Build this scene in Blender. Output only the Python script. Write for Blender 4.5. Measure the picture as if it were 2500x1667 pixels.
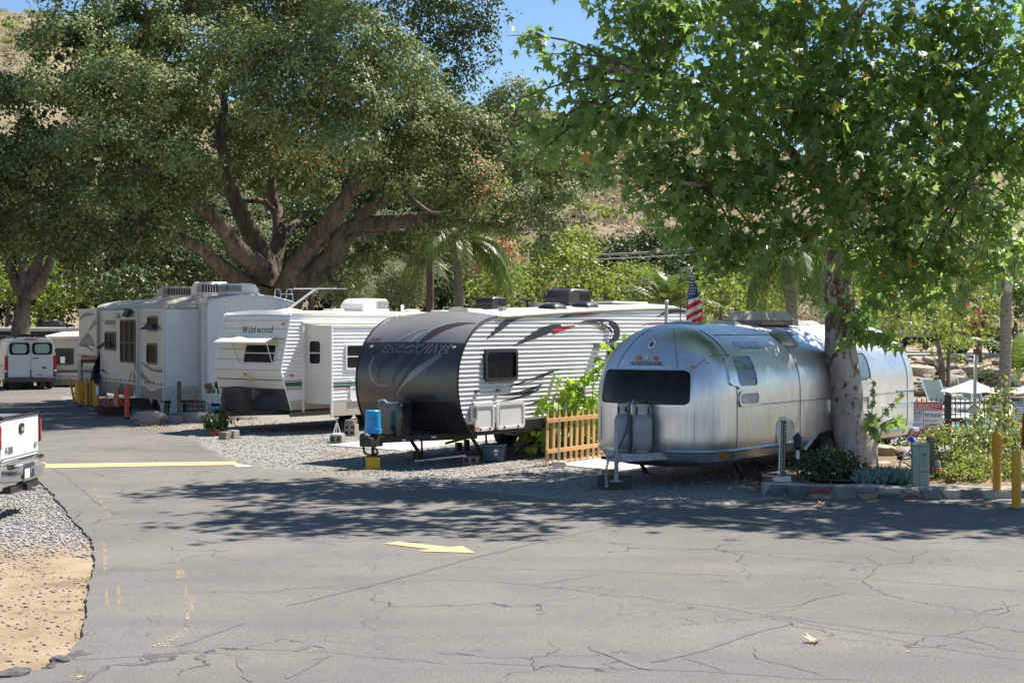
import bpy, bmesh, math, random
import numpy as np
from mathutils import Vector, Matrix, noise as mnoise

for _o in list(bpy.data.objects): bpy.data.objects.remove(_o)
SC = bpy.context.scene
COL = SC.collection
random.seed(7); RNG = np.random.default_rng(11)
R = math.radians

# ------------------------------------------------------------------ camera
CAM_H = 2.6; FPX = 3700.0; YH = 800.0          # eye height, focal length and horizon measured on the photograph (2500 px wide)
cam = bpy.data.cameras.new('camera'); camo = bpy.data.objects.new('camera', cam); COL.objects.link(camo)
camo.location = (0, 0, CAM_H); camo.rotation_euler = (R(90), 0, 0)
cam.sensor_width = 36; cam.lens = 36 * FPX / 2500; cam.shift_y = (YH - 833.5) / 2500
cam.clip_start = 0.1; cam.clip_end = 6000
SC.camera = camo

# ------------------------------------------------------------------ sky, sun, exposure
SUN_EL, SUN_AZ = R(58), R(56)                   # azimuth from +Y towards +X
world = bpy.data.worlds.new('World'); SC.world = world; world.use_nodes = True
wn = world.node_tree; wn.nodes.clear()
_sky = wn.nodes.new('ShaderNodeTexSky'); _sky.sky_type = 'NISHITA'; _sky.sun_disc = False
_sky.sun_elevation = SUN_EL; _sky.sun_rotation = SUN_AZ; _sky.altitude = 600; _sky.air_density = 1.0; _sky.dust_density = 0.1; _sky.ozone_density = 3.0
_bg = wn.nodes.new('ShaderNodeBackground'); _bg.inputs['Strength'].default_value = 0.076
_wo = wn.nodes.new('ShaderNodeOutputWorld')
_hs = wn.nodes.new('ShaderNodeHueSaturation'); _hs.inputs['Saturation'].default_value = 1.08
wn.links.new(_sky.outputs[0], _hs.inputs['Color']); wn.links.new(_hs.outputs[0], _bg.inputs['Color']); wn.links.new(_bg.outputs[0], _wo.inputs['Surface'])
sun = bpy.data.lights.new('sun', 'SUN'); suno = bpy.data.objects.new('sun', sun); COL.objects.link(suno)
sun.energy = 5.0; sun.angle = R(0.53); sun.color = (1.0, 0.94, 0.85)
_sd = Vector((math.sin(SUN_AZ) * math.cos(SUN_EL), math.cos(SUN_AZ) * math.cos(SUN_EL), math.sin(SUN_EL)))
suno.rotation_euler = (-_sd).to_track_quat('-Z', 'Y').to_euler()
SC.view_settings.view_transform = 'Standard'; SC.view_settings.look = 'None'
SC.view_settings.gamma = 1; SC.view_settings.use_curve_mapping = False
SC.view_settings.exposure = 1.0
SC.render.engine = 'CYCLES'
SC.cycles.max_bounces = 8; SC.cycles.transparent_max_bounces = 6; SC.cycles.diffuse_bounces = 5; SC.cycles.glossy_bounces = 3
SC.cycles.use_denoising = True; SC.cycles.transmission_bounces = 3; SC.cycles.sample_clamp_indirect = 6; SC.cycles.caustics_reflective = False; SC.cycles.caustics_refractive = False

# ------------------------------------------------------------------ surveying helpers: photograph pixel -> place
def G(px, py, z=0.0):
    d = FPX * (CAM_H - z) / (py - YH)
    return ((px - 1250) / FPX * d, d, z)
def P(px, py, d):
    return ((px - 1250) / FPX * d, d, CAM_H + (YH - py) / FPX * d)

# ------------------------------------------------------------------ materials
MATS = {}
def _nt(name):
    m = bpy.data.materials.new(name); m.use_nodes = True
    nt = m.node_tree; b = nt.nodes['Principled BSDF']
    return m, nt, b
def N(nt, t, **kw):
    n = nt.nodes.new('ShaderNode' + t)
    for k, v in kw.items():
        if k.startswith('i_'):
            n.inputs[k[2:].replace('_', ' ')].default_value = v
        else: setattr(n, k, v)
    return n
def coords(nt): return nt.nodes.new('ShaderNodeTexCoord').outputs['Object']
def noise(nt, vec, scale, detail=4, rough=.55, dist=0):
    n = N(nt, 'TexNoise'); n.inputs['Scale'].default_value = scale; n.inputs['Detail'].default_value = detail
    n.inputs['Roughness'].default_value = rough; n.inputs['Distortion'].default_value = dist
    nt.links.new(vec, n.inputs['Vector']); return n.outputs['Fac']
def ramp(nt, fac, stops):
    r = N(nt, 'ValToRGB'); nt.links.new(fac, r.inputs['Fac']); e = r.color_ramp.elements
    while len(e) > 1: e.remove(e[-1])
    e[0].position, e[0].color = stops[0][0], (*stops[0][1], 1) if len(stops[0][1]) == 3 else stops[0][1]
    for p, c in stops[1:]:
        x = e.new(p); x.color = (*c, 1) if len(c) == 3 else c
    return r.outputs['Color']
def mixc(nt, fac, a, b, mode='MIX'):
    m = N(nt, 'MixRGB', blend_type=mode)
    for s, v in ((m.inputs['Fac'], fac), (m.inputs['Color1'], a), (m.inputs['Color2'], b)):
        if hasattr(v, 'is_linked') or hasattr(v, 'links'): nt.links.new(v, s)
        elif isinstance(v, (int, float)): s.default_value = v
        else: s.default_value = (*v, 1)
    return m.outputs['Color']
def bump(nt, b, h, strength=.3, dist=.02):
    n = N(nt, 'Bump'); n.inputs['Strength'].default_value = strength; n.inputs['Distance'].default_value = dist
    nt.links.new(h, n.inputs['Height']); nt.links.new(n.outputs[0], b.inputs['Normal'])
def g3(v): return (v, v, v)
def mat(name, col, rough=.5, metal=0.0, var=.12, scale=3.0, bmp=0.0, bscale=60, spec=.5, dirt=None, dirt_amt=.5, coat=0.0):
    """painted / plastic / metal surface with uneven tone, fine relief and optional grime"""
    if name in MATS: return MATS[name]
    m, nt, b = _nt(name); v = coords(nt)
    n1 = noise(nt, v, scale, 6, .6)
    lo = tuple(max(0, c * (1 - var)) for c in col); hi = tuple(min(1, c * (1 + var)) for c in col)
    c = ramp(nt, n1, [(.25, lo), (.75, hi)])
    if dirt:
        sm = N(nt, 'Mapping'); sm.inputs['Scale'].default_value = (1.6, 1.6, .35); nt.links.new(v, sm.inputs[0]); n2 = noise(nt, sm.outputs[0], scale * 2.3, 8, .7, .6)
        f = ramp(nt, n2, [(.52, g3(0)), (.75, g3(dirt_amt))])
        c = mixc(nt, f, c, dirt)
    nt.links.new(c, b.inputs['Base Color'])
    n3 = noise(nt, v, scale * 1.7, 5, .6)
    rr = N(nt, 'MapRange'); rr.inputs['To Min'].default_value = max(.02, rough - .08); rr.inputs['To Max'].default_value = min(1, rough + .1)
    nt.links.new(n3, rr.inputs['Value']); nt.links.new(rr.outputs[0], b.inputs['Roughness'])
    b.inputs['Metallic'].default_value = metal; b.inputs['Specular IOR Level'].default_value = spec
    b.inputs['Coat Weight'].default_value = coat
    if bmp: bump(nt, b, noise(nt, v, bscale, 5, .65), bmp, .01)
    MATS[name] = m; return m
def leafmat(name, cols, trans=.35, rough=.45, spec=.35, tval=1.9, tsat=1.15):
    """foliage: every leaf its own tone, light passes through"""
    if name in MATS: return MATS[name]
    m, nt, b = _nt(name); out = nt.nodes['Material Output']
    geo = N(nt, 'NewGeometry'); k = len(cols)
    c = ramp(nt, geo.outputs['Random Per Island'], [(i / max(1, k - 1), col) for i, col in enumerate(cols)])
    big = noise(nt, coords(nt), .45, 3)
    c = mixc(nt, ramp(nt, big, [(.3, g3(.0)), (.7, g3(.45))]), c, tuple(min(1, x * 1.5) for x in cols[-2]))
    nt.links.new(c, b.inputs['Base Color']); b.inputs['Roughness'].default_value = rough; b.inputs['Specular IOR Level'].default_value = spec
    t = N(nt, 'BsdfTranslucent')
    hs = N(nt, 'HueSaturation'); hs.inputs['Saturation'].default_value = tsat; hs.inputs['Value'].default_value = tval; hs.inputs['Hue'].default_value = .485
    nt.links.new(c, hs.inputs['Color']); nt.links.new(hs.outputs[0], t.inputs['Color'])
    mx = N(nt, 'MixShader'); mx.inputs[0].default_value = trans
    nt.links.new(b.outputs[0], mx.inputs[1]); nt.links.new(t.outputs[0], mx.inputs[2]); nt.links.new(mx.outputs[0], out.inputs['Surface'])
    MATS[name] = m; return m
def glassmat(name, col=(.012, .014, .015), rough=.04, var=.5):
    """dark tinted window seen by day: glossy dielectric over a dim interior"""
    if name in MATS: return MATS[name]
    m, nt, b = _nt(name); v = coords(nt)
    c = ramp(nt, noise(nt, v, 2.2, 4, .6, .8), [(.35, tuple(x * (1 - var) for x in col)), (.7, tuple(min(1, x * (1 + 2 * var)) for x in col))])
    nt.links.new(c, b.inputs['Base Color']); b.inputs['Roughness'].default_value = rough; b.inputs['Specular IOR Level'].default_value = .6
    bump(nt, b, noise(nt, v, 1.3, 2), .05, .02)
    MATS[name] = m; return m

# ------------------------------------------------------------------ mesh builder and object bookkeeping
class MB:
    def __init__(s): s.v = []; s.f = []; s.mi = []; s.cur = 0
    def add(s, vs, fs):
        o = len(s.v); s.v += [tuple(p) for p in vs]
        for f in fs: s.f.append(tuple(o + i for i in f)); s.mi.append(s.cur)
        return s
    def box(s, x0, x1, y0, y1, z0, z1):
        return s.add([(x0, y0, z0), (x1, y0, z0), (x1, y1, z0), (x0, y1, z0), (x0, y0, z1), (x1, y0, z1), (x1, y1, z1), (x0, y1, z1)],
                     [(3, 2, 1, 0), (4, 5, 6, 7), (0, 1, 5, 4), (1, 2, 6, 5), (2, 3, 7, 6), (3, 0, 4, 7)])
    def cbox(s, c, size, rot=None):
        hx, hy, hz = (q / 2 for q in size); o = len(s.v)
        s.box(-hx, hx, -hy, hy, -hz, hz)
        M = rot if rot is not None else Matrix.Identity(3)
        for i in range(o, len(s.v)): s.v[i] = tuple(M @ Vector(s.v[i]) + Vector(c))
        return s
    def bar(s, p0, p1, w, h, up=(0, 0, 1)):
        p0, p1 = Vector(p0), Vector(p1); d = (p1 - p0); L = d.length; d.normalize(); up = Vector(up)
        if abs(d.dot(up)) > .98: up = Vector((1, 0, 0))
        x = d.cross(up).normalized(); u = x.cross(d)
        M = Matrix((x, d, u)).transposed()
        return s.cbox((p0 + p1) / 2, (w, L, h), M)
    def frus(s, c, a, b, z0, z1, ox=0, oy=0):
        (ax, ay), (bx, by) = a, b; x, y = c
        vs = [(x + sx * ax / 2, y + sy * ay / 2, z0) for sx, sy in ((-1, -1), (1, -1), (1, 1), (-1, 1))] + [(x + ox + sx * bx / 2, y + oy + sy * by / 2, z1) for sx, sy in ((-1, -1), (1, -1), (1, 1), (-1, 1))]
        return s.add(vs, [(3, 2, 1, 0), (4, 5, 6, 7), (0, 1, 5, 4), (1, 2, 6, 5), (2, 3, 7, 6), (3, 0, 4, 7)])
    def tube(s, pts, r, n=8, cap=True, tw=0):
        pts = [Vector(p) for p in pts]; rs = r if hasattr(r, '__len__') else [r] * len(pts)
        ref = Vector((0, 0, 1)); rings = []; o = len(s.v); px = None
        for i, p in enumerate(pts):
            d = (pts[min(i + 1, len(pts) - 1)] - pts[max(i - 1, 0)]).normalized()
            if px is None:
                q = ref if abs(d.z) < .95 else Vector((1, 0, 0)); px = d.cross(q).normalized()
            px = (px - d * px.dot(d)).normalized(); py = d.cross(px)
            for k in range(n):
                a = 2 * math.pi * k / n; s.v.append(tuple(p + (px * math.cos(a) + py * math.sin(a)) * rs[i]))
        for i in range(len(pts) - 1):
            for k in range(n):
                a = o + i * n + k; b = o + i * n + (k + 1) % n
                s.f.append((a, b, b + n, a + n)); s.mi.append(s.cur)
        if cap:
            s.f.append(tuple(o + k for k in reversed(range(n)))); s.mi.append(s.cur)
            e = o + (len(pts) - 1) * n; s.f.append(tuple(e + k for k in range(n))); s.mi.append(s.cur)
        return s
    def lathe(s, prof, c=(0, 0, 0), n=16, axis='z', cap=True):
        o = len(s.v); cx, cy, cz = c
        for r, h in prof:
            for k in range(n):
                a = 2 * math.pi * k / n; x, y = r * math.cos(a), r * math.sin(a)
                s.v.append((cx + x, cy + y, cz + h) if axis == 'z' else (cx + h, cy + x, cz + y) if axis == 'x' else (cx + y, cy + h, cz + x))
        for i in range(len(prof) - 1):
            for k in range(n):
                a = o + i * n + k; b = o + i * n + (k + 1) % n
                s.f.append((a, b, b + n, a + n)); s.mi.append(s.cur)
        if cap:
            s.f.append(tuple(o + k for k in reversed(range(n)))); s.mi.append(s.cur)
            e = o + (len(prof) - 1) * n; s.f.append(tuple(e + k for k in range(n))); s.mi.append(s.cur)
        return s
    def prism(s, poly, axis, a, b):
        """closed outline extruded along an axis; poly holds the two other coordinates in cyclic order (x: y,z  y: x,z  z: x,y)"""
        n = len(poly)
        def pt(p, t): return (t, p[0], p[1]) if axis == 'x' else (p[0], t, p[1]) if axis == 'y' else (p[0], p[1], t)
        return s.add([pt(p, a) for p in poly] + [pt(p, b) for p in poly],
                     [tuple(range(n))[::-1], tuple(range(n, 2 * n))] + [(i, (i + 1) % n, n + (i + 1) % n, n + i) for i in range(n)])
    def grid(s, rows, close=False):
        o = len(s.v); m = len(rows[0])
        for r in rows: s.v += [tuple(p) for p in r]
        for i in range(len(rows) - 1):
            for k in range(m if close else m - 1):
                a = o + i * m + k; b = o + i * m + (k + 1) % m
                s.f.append((a, b, b + m, a + m)); s.mi.append(s.cur)
        return s
    def ring(s, fn, outer, inner, off, base=0.0):
        """raised frame between two outlines on a surface fn(u, v, offset)"""
        n = len(outer)
        return s.grid([[fn(u, v, base) for u, v in outer], [fn(u, v, off) for u, v in outer], [fn(u, v, off) for u, v in inner], [fn(u, v, base) for u, v in inner]], close=True)
    def patch(s, fn, outline, off, rings=5, rim=None):
        cu = sum(p[0] for p in outline) / len(outline); cv = sum(p[1] for p in outline) / len(outline)
        rows = [[fn(cu + (u - cu) * k / rings, cv + (v - cv) * k / rings, off) for u, v in outline] for k in range(1, rings + 1)]
        if rim is not None: rows.append([fn(u, v, rim) for u, v in outline])
        o = len(s.v); s.grid(rows, close=True); s.v.append(tuple(fn(cu, cv, off))); c = len(s.v) - 1; n = len(outline)
        for k in range(n): s.f.append((c, o + k, o + (k + 1) % n)); s.mi.append(s.cur)
        return s
    def xf(s, M):
        s.v = [tuple(M @ Vector(p)) for p in s.v]; return s
    def mesh(s, name, mats, smooth=None):
        me = bpy.data.meshes.new(name); me.from_pydata(s.v, [], s.f)
        for m in (mats if isinstance(mats, (list, tuple)) else [mats]): me.materials.append(m)
        if isinstance(mats, (list, tuple)) and len(mats) > 1: me.polygons.foreach_set('material_index', s.mi)
        bm = bmesh.new(); bm.from_mesh(me); bmesh.ops.recalc_face_normals(bm, faces=bm.faces); bm.to_mesh(me); bm.free()
        if smooth is not None:
            me.polygons.foreach_set('use_smooth', [True] * len(me.polygons)); me.set_sharp_from_angle(angle=R(smooth))
        me.update(); return me
    def build(s, name, mats, parent=None, smooth=None, bevel=0, loc=(0, 0, 0), rz=0):
        o = bpy.data.objects.new(name, s.mesh(name, mats, smooth)); COL.objects.link(o); o.location = loc; o.rotation_euler.z = rz
        if parent: o.parent = parent
        if bevel:
            b = o.modifiers.new('bevel', 'BEVEL'); b.width = bevel; b.segments = 2; b.limit_method = 'ANGLE'; b.angle_limit = R(40); b.harden_normals = False
        return o
def tag(o, label=None, cat=None, group=None, kind=None):
    if label: o['label'] = label
    if cat: o['category'] = cat
    if group: o['group'] = group
    if kind: o['kind'] = kind
    return o
def thing(name, label, cat, loc=(0, 0, 0), rz=0, group=None):
    o = bpy.data.objects.new(name, None); COL.objects.link(o); o.empty_display_size = .2
    o.location = loc; o.rotation_euler.z = rz
    return tag(o, label, cat, group)
def copy_tree(o, parent=None):
    c = o.copy(); COL.objects.link(c); c.parent = parent
    for ch in list(o.children): copy_tree(ch, c)
    return c
def rr(cx, cy, w, h, r, n=5):
    """rounded rectangle outline"""
    pts = []
    for sx, sy, a0 in ((1, 1, 0), (-1, 1, 90), (-1, -1, 180), (1, -1, 270)):
        for k in range(n + 1):
            a = R(a0 + 90 * k / n); pts.append((cx + sx * (w / 2 - r) + r * math.cos(a), cy + sy * (h / 2 - r) + r * math.sin(a)))
    return pts
def dense(o, step=.07):
    out = []
    for a, b in zip(o, o[1:] + o[:1]):
        n = max(1, int(math.hypot(b[0] - a[0], b[1] - a[1]) / step)); out += [(a[0] + (b[0] - a[0]) * k / n, a[1] + (b[1] - a[1]) * k / n) for k in range(n)]
    return out
def shrink(o, k):
    cx = sum(p[0] for p in o) / len(o); cy = sum(p[1] for p in o) / len(o)
    w = max(p[0] for p in o) - min(p[0] for p in o); h = max(p[1] for p in o) - min(p[1] for p in o)
    return [(cx + (x - cx) * (w - 2 * k) / w, cy + (y - cy) * (h - 2 * k) / h) for x, y in o]
def poly_tris(mb):
    return [[mb.v[i] for i in f] for f in mb.f]
_TXT = {}
def text_polys(body, size=1.0, bold=0.0, shear=0.0, spacing=1.0):
    """flat letter shapes as a list of polygons in (u, v), starting at u=0, v=0; also their width"""
    key = (body, size, bold, shear, spacing)
    if key in _TXT: return _TXT[key]
    c = bpy.data.curves.new('t', 'FONT'); c.body = body; c.size = size; c.offset = bold; c.shear = shear; c.space_character = spacing
    o = bpy.data.objects.new('t', c); COL.objects.link(o); dg = bpy.context.evaluated_depsgraph_get()
    me = bpy.data.meshes.new_from_object(o.evaluated_get(dg))
    vs = [v.co.copy() for v in me.vertices]; ps = [[(vs[i].x, vs[i].y) for i in p.vertices] for p in me.polygons]
    bpy.data.objects.remove(o); bpy.data.curves.remove(c); bpy.data.meshes.remove(me)
    x0 = min(p[0] for q in ps for p in q); w = max(p[0] for q in ps for p in q) - x0
    ps = [[(x - x0, y) for x, y in q] for q in ps]
    _TXT[key] = (ps, w); return ps, w
def lettering(body, fn, size, m, parent, off=.004, bold=0.0, shear=0.0, spacing=1.0, width=None, center=False, name='lettering', at=(0, 0), height=None):
    ps, w = text_polys(body, size, bold, shear, spacing); k = (width / w) if width else 1.0
    hs = 1.0
    if height:
        hh = max(p[1] for q in ps for p in q); hs = height / hh
    ox = -w * k / 2 if center else 0
    mb = MB()
    for q in ps: mb.add([fn(at[0] + ox + x * k, at[1] + y * hs, off) for x, y in q], [tuple(range(len(q)))])
    return mb.build(name, m, parent)
def clip_band(poly, lo, hi):
    for sgn, lim in ((1, lo), (-1, hi)):
        out = []
        for i in range(len(poly)):
            a, b = poly[i], poly[(i + 1) % len(poly)]
            da, db = sgn * (a[1] - lim), sgn * (b[1] - lim)
            if da >= 0: out.append(a)
            if (da > 0 > db) or (da < 0 < db):
                t = da / (da - db); out.append((a[0] + (b[0] - a[0]) * t, a[1] + (b[1] - a[1]) * t))
        poly = out
        if len(poly) < 3: return []
    return poly
def swoosh(pts):
    """tapering band: list of (u, v, width) along a centreline -> convex quads"""
    from math import hypot
    P_ = []
    for i, (u, v, w) in enumerate(pts):
        a = pts[max(i - 1, 0)]; b = pts[min(i + 1, len(pts) - 1)]
        dx, dy = b[0] - a[0], b[1] - a[1]; L = hypot(dx, dy) or 1
        nx, ny = -dy / L, dx / L; P_.append(((u + nx * w / 2, v + ny * w / 2), (u - nx * w / 2, v - ny * w / 2)))
    return [[P_[i][0], P_[i + 1][0], P_[i + 1][1], P_[i][1]] for i in range(len(P_) - 1)]
def crom(pts, n=6):
    """Catmull-Rom through points of any dimension"""
    p = [np.array(q, float) for q in pts]; p = [2 * p[0] - p[1]] + p + [2 * p[-1] - p[-2]]; out = []
    for i in range(1, len(p) - 2):
        for k in range(n):
            t = k / n; out.append(.5 * ((2 * p[i]) + (-p[i - 1] + p[i + 1]) * t + (2 * p[i - 1] - 5 * p[i] + 4 * p[i + 1] - p[i + 2]) * t * t + (-p[i - 1] + 3 * p[i] - 3 * p[i + 1] + p[i + 2]) * t ** 3))
    out.append(p[-2]); return out
def rock(r, seed, n=2, sq=(1, 1, 1), rough=.25):
    bm = bmesh.new(); bmesh.ops.create_icosphere(bm, subdivisions=n, radius=1)
    for v in bm.verts:
        q = v.co * 1.3 + Vector((seed * 3.1, seed * 1.7, 0)); k = 1 + rough * mnoise.noise(q) * 1.6 + rough * .5 * mnoise.noise(q * 2.7)
        v.co = Vector((max(-.82, min(.82, v.co.x)) * sq[0], max(-.82, min(.82, v.co.y)) * sq[1], max(-.75, min(.75, v.co.z)) * sq[2])) * k * r
    mb = MB(); idx = {v: i for i, v in enumerate(bm.verts)}
    mb.add([v.co[:] for v in bm.verts], [[idx[v] for v in f.verts] for f in bm.faces]); bm.free(); return mb

def np_mesh(name, V, F_, m, smooth=False):
    """V (n,3), F_ (k,c) fixed corner count"""
    me = bpy.data.meshes.new(name); V = np.ascontiguousarray(V, np.float32); F_ = np.ascontiguousarray(F_, np.int32); k, c = F_.shape
    me.vertices.add(len(V)); me.vertices.foreach_set('co', V.ravel()); me.loops.add(k * c); me.loops.foreach_set('vertex_index', F_.ravel())
    me.polygons.add(k); me.polygons.foreach_set('loop_start', np.arange(0, k * c, c, dtype=np.int32)); me.polygons.foreach_set('loop_total', np.full(k, c, np.int32))
    if smooth: me.polygons.foreach_set('use_smooth', np.ones(k, bool))
    for q in (m if isinstance(m, (list, tuple)) else [m]): me.materials.append(q)
    me.update(calc_edges=True); return me
def np_obj(name, V, F_, m, parent=None, smooth=False):
    o = bpy.data.objects.new(name, np_mesh(name, V, F_, m, smooth)); COL.objects.link(o)
    if parent: o.parent = parent
    return o
def unit(a): return a / np.maximum(np.linalg.norm(a, axis=1, keepdims=True), 1e-9)
LEAF_OVAL = (np.array([(0, 0, 0), (.34, .45, .05), (0, 1, -.06), (-.34, .45, .05)]), np.array([(0, 1, 2, 3)]))
def leaves(pos, nrm, down, size, shape, rng):
    """copies of a small leaf shape (x across, y along, z normal) at pos, facing nrm, tip pointing roughly along down"""
    sv, sf = shape; n = len(pos); nrm = unit(nrm); t = down - nrm * np.sum(down * nrm, 1, keepdims=True); t = unit(t); b = np.cross(t, nrm)
    V = pos[:, None, :] + size[:, None, None] * (sv[None, :, 0:1] * b[:, None, :] + sv[None, :, 1:2] * t[:, None, :] + sv[None, :, 2:3] * nrm[:, None, :])
    F_ = sf[None] + (np.arange(n) * len(sv))[:, None, None]
    return V.reshape(-1, 3), F_.reshape(-1, sf.shape[1])

# ================================================================== SETTING
def ground_mat():
    m, nt, b = _nt('ground'); v = coords(nt); sp = N(nt, 'SeparateXYZ'); nt.links.new(v, sp.inputs[0])
    grav = ramp(nt, noise(nt, v, 26, 8, .75), [(.3, (.1, .095, .085)), (.5, (.28, .26, .235)), (.62, (.44, .41, .37)), (.75, (.6, .57, .52))])
    dirt = ramp(nt, noise(nt, v, 1.6, 9, .7, .4), [(.3, (.2, .14, .088)), (.5, (.32, .24, .16)), (.72, (.42, .33, .235))])
    dirt = mixc(nt, ramp(nt, noise(nt, v, 38, 6, .7), [(.56, g3(0)), (.66, g3(.55))]), dirt, (.22, .17, .12))
    # dirt near the road mouth on the left, gravel elsewhere, litter soil far away
    ad = N(nt, 'Math', operation='MULTIPLY_ADD'); ad.inputs[1].default_value = 3.2; nt.links.new(noise(nt, v, .9, 6, .7), ad.inputs[0]); nt.links.new(sp.outputs['Y'], ad.inputs[2])
    mr = N(nt, 'MapRange'); mr.inputs['From Min'].default_value = 19.2; mr.inputs['From Max'].default_value = 20.2; nt.links.new(ad.outputs[0], mr.inputs['Value'])
    c = mixc(nt, mr.outputs[0], dirt, grav)
    mf = N(nt, 'MapRange'); mf.inputs['From Min'].default_value = 52; mf.inputs['From Max'].default_value = 75; nt.links.new(ad.outputs[0], mf.inputs['Value'])
    soil = ramp(nt, noise(nt, v, .7, 8, .7), [(.3, (.09, .07, .045)), (.55, (.2, .155, .1)), (.75, (.3, .24, .16))])
    c = mixc(nt, mf.outputs[0], c, soil)
    nt.links.new(c, b.inputs['Base Color']); b.inputs['Roughness'].default_value = .95; b.inputs['Specular IOR Level'].default_value = .2
    bump(nt, b, noise(nt, v, 34, 6, .7), .7, .03); return m
def hill_mat():
    m, nt, b = _nt('dry_hillside'); v = coords(nt)
    a = ramp(nt, noise(nt, v, .05, 8, .65, .3), [(.32, (.2, .155, .095)), (.48, (.28, .215, .14)), (.6, (.33, .265, .18)), (.75, (.25, .175, .115))])
    s = ramp(nt, noise(nt, v, .16, 7, .72), [(.44, g3(0)), (.56, g3(.85))])
    c = mixc(nt, s, a, (.14, .14, .07))
    c = mixc(nt, ramp(nt, noise(nt, v, .9, 6, .7), [(.5, g3(0)), (.68, g3(.5))]), c, (.17, .14, .085))
    nt.links.new(c, b.inputs['Base Color']); b.inputs['Roughness'].default_value = 1; b.inputs['Specular IOR Level'].default_value = .1
    bump(nt, b, noise(nt, v, .8, 6, .7), .6, .5); return m
def asphalt_mat():
    m, nt, b = _nt('asphalt'); v = coords(nt)
    tone = ramp(nt, noise(nt, v, .22, 5, .6, .3), [(.3, (.118, .11, .099)), (.5, (.158, .148, .134)), (.72, (.188, .176, .16))])
    grit = ramp(nt, noise(nt, v, 52, 4, .85), [(.3, g3(.45)), (.48, g3(.95)), (.62, g3(1.35)), (.76, g3(2.0))])
    c = mixc(nt, 1.0, tone, grit, 'MULTIPLY')
    stain = ramp(nt, noise(nt, v, .55, 6, .62, 1.2), [(.5, g3(0)), (.78, g3(.55))])
    c = mixc(nt, stain, c, (.11, .105, .1))
    c = mixc(nt, ramp(nt, noise(nt, v, 2.6, 5, .6, .4), [(.66, g3(0)), (.74, g3(.45))]), c, (.075, .07, .065))
    dust = ramp(nt, noise(nt, v, .35, 7, .7, .5), [(.55, g3(0)), (.8, g3(.3))])
    c = mixc(nt, dust, c, (.33, .28, .21))
    tm = N(nt, 'Mapping'); tm.inputs['Rotation'].default_value = (0, 0, .12); tm.inputs['Scale'].default_value = (.05, .9, 1); nt.links.new(v, tm.inputs[0])
    c = mixc(nt, ramp(nt, noise(nt, tm.outputs[0], 1.3, 5, .6, .3), [(.48, g3(0)), (.66, g3(.4))]), c, (.115, .108, .1))
    # hairline cracks: warped cell borders, present only in patches
    wp = N(nt, 'TexNoise'); wp.inputs['Scale'].default_value = 2.2; wp.inputs['Detail'].default_value = 6; nt.links.new(v, wp.inputs['Vector'])
    wv = N(nt, 'VectorMath', operation='MULTIPLY_ADD'); wv.inputs[1].default_value = (.9, .9, 0); nt.links.new(wp.outputs['Color'], wv.inputs[0]); nt.links.new(v, wv.inputs[2])
    cr = None
    for sc_, w, lo, hi, ms in ((.55, .008, .47, .56, .33), (1.9, .011, .53, .63, .21)):
        vo = N(nt, 'TexVoronoi', feature='DISTANCE_TO_EDGE'); vo.inputs['Scale'].default_value = sc_; nt.links.new(wv.outputs[0], vo.inputs['Vector'])
        line = ramp(nt, vo.outputs['Distance'], [(0, g3(1)), (w * .5, g3(.8)), (w, g3(0))])
        mk = ramp(nt, noise(nt, v, ms, 4, .6), [(lo, g3(0)), (hi, g3(1))])
        k = mixc(nt, 1.0, line, mk, 'MULTIPLY'); cr = k if cr is None else mixc(nt, 1.0, cr, k, 'LIGHTEN')
    c = mixc(nt, cr, c, (.05, .047, .044))
    nt.links.new(c, b.inputs['Base Color']); b.inputs['Roughness'].default_value = .88; b.inputs['Specular IOR Level'].default_value = .35
    hn = N(nt, 'Math', operation='SUBTRACT'); nt.links.new(noise(nt, v, 85, 4, .75), hn.inputs[0]); nt.links.new(cr, hn.inputs[1])
    bump(nt, b, hn.outputs[0], .55, .012); return m
def gravel_bed_mat():
    m, nt, b = _nt('gravel_bed'); v = coords(nt)
    c = ramp(nt, noise(nt, v, 30, 7, .8), [(.3, (.08, .075, .068)), (.48, (.24, .228, .208)), (.62, (.38, .36, .33)), (.78, (.52, .495, .455))])
    f = ramp(nt, noise(nt, v, .45, 6, .65), [(.52, g3(0)), (.68, g3(.75))])
    c = mixc(nt, f, c, ramp(nt, noise(nt, v, 9, 7, .7), [(.3, (.12, .09, .06)), (.7, (.30, .235, .16))]))
    nt.links.new(c, b.inputs['Base Color']); b.inputs['Roughness'].default_value = .95; b.inputs['Specular IOR Level'].default_value = .2
    bump(nt, b, noise(nt, v, 34, 5, .7), .8, .03); return m
def paint_mat(name, col, wear):
    """road paint worn through to the asphalt"""
    m, nt, b = _nt(name); v = coords(nt); out = nt.nodes['Material Output']
    c = ramp(nt, noise(nt, v, 5, 6, .7), [(.3, tuple(x * .82 for x in col)), (.7, col)])
    nt.links.new(c, b.inputs['Base Color']); b.inputs['Roughness'].default_value = .75
    f = ramp(nt, noise(nt, v, 26, 7, .8), [(wear - .04, g3(1)), (wear + .05, g3(0))])
    tr = N(nt, 'BsdfTransparent'); mx = N(nt, 'MixShader'); nt.links.new(f, mx.inputs[0]); nt.links.new(b.outputs[0], mx.inputs[1]); nt.links.new(tr.outputs[0], mx.inputs[2])
    nt.links.new(mx.outputs[0], out.inputs['Surface']); bump(nt, b, noise(nt, v, 70, 4, .7), .4, .01); return m
M_CONC = mat('concrete', (.56, .53, .48), .85, var=.14, scale=1.5, bmp=.4, bscale=40, spec=.3, dirt=(.3, .26, .2), dirt_amt=.5)
M_TAR = mat('tar', (.085, .082, .078), .8, var=.3, scale=6, bmp=.5, bscale=60)

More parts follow.
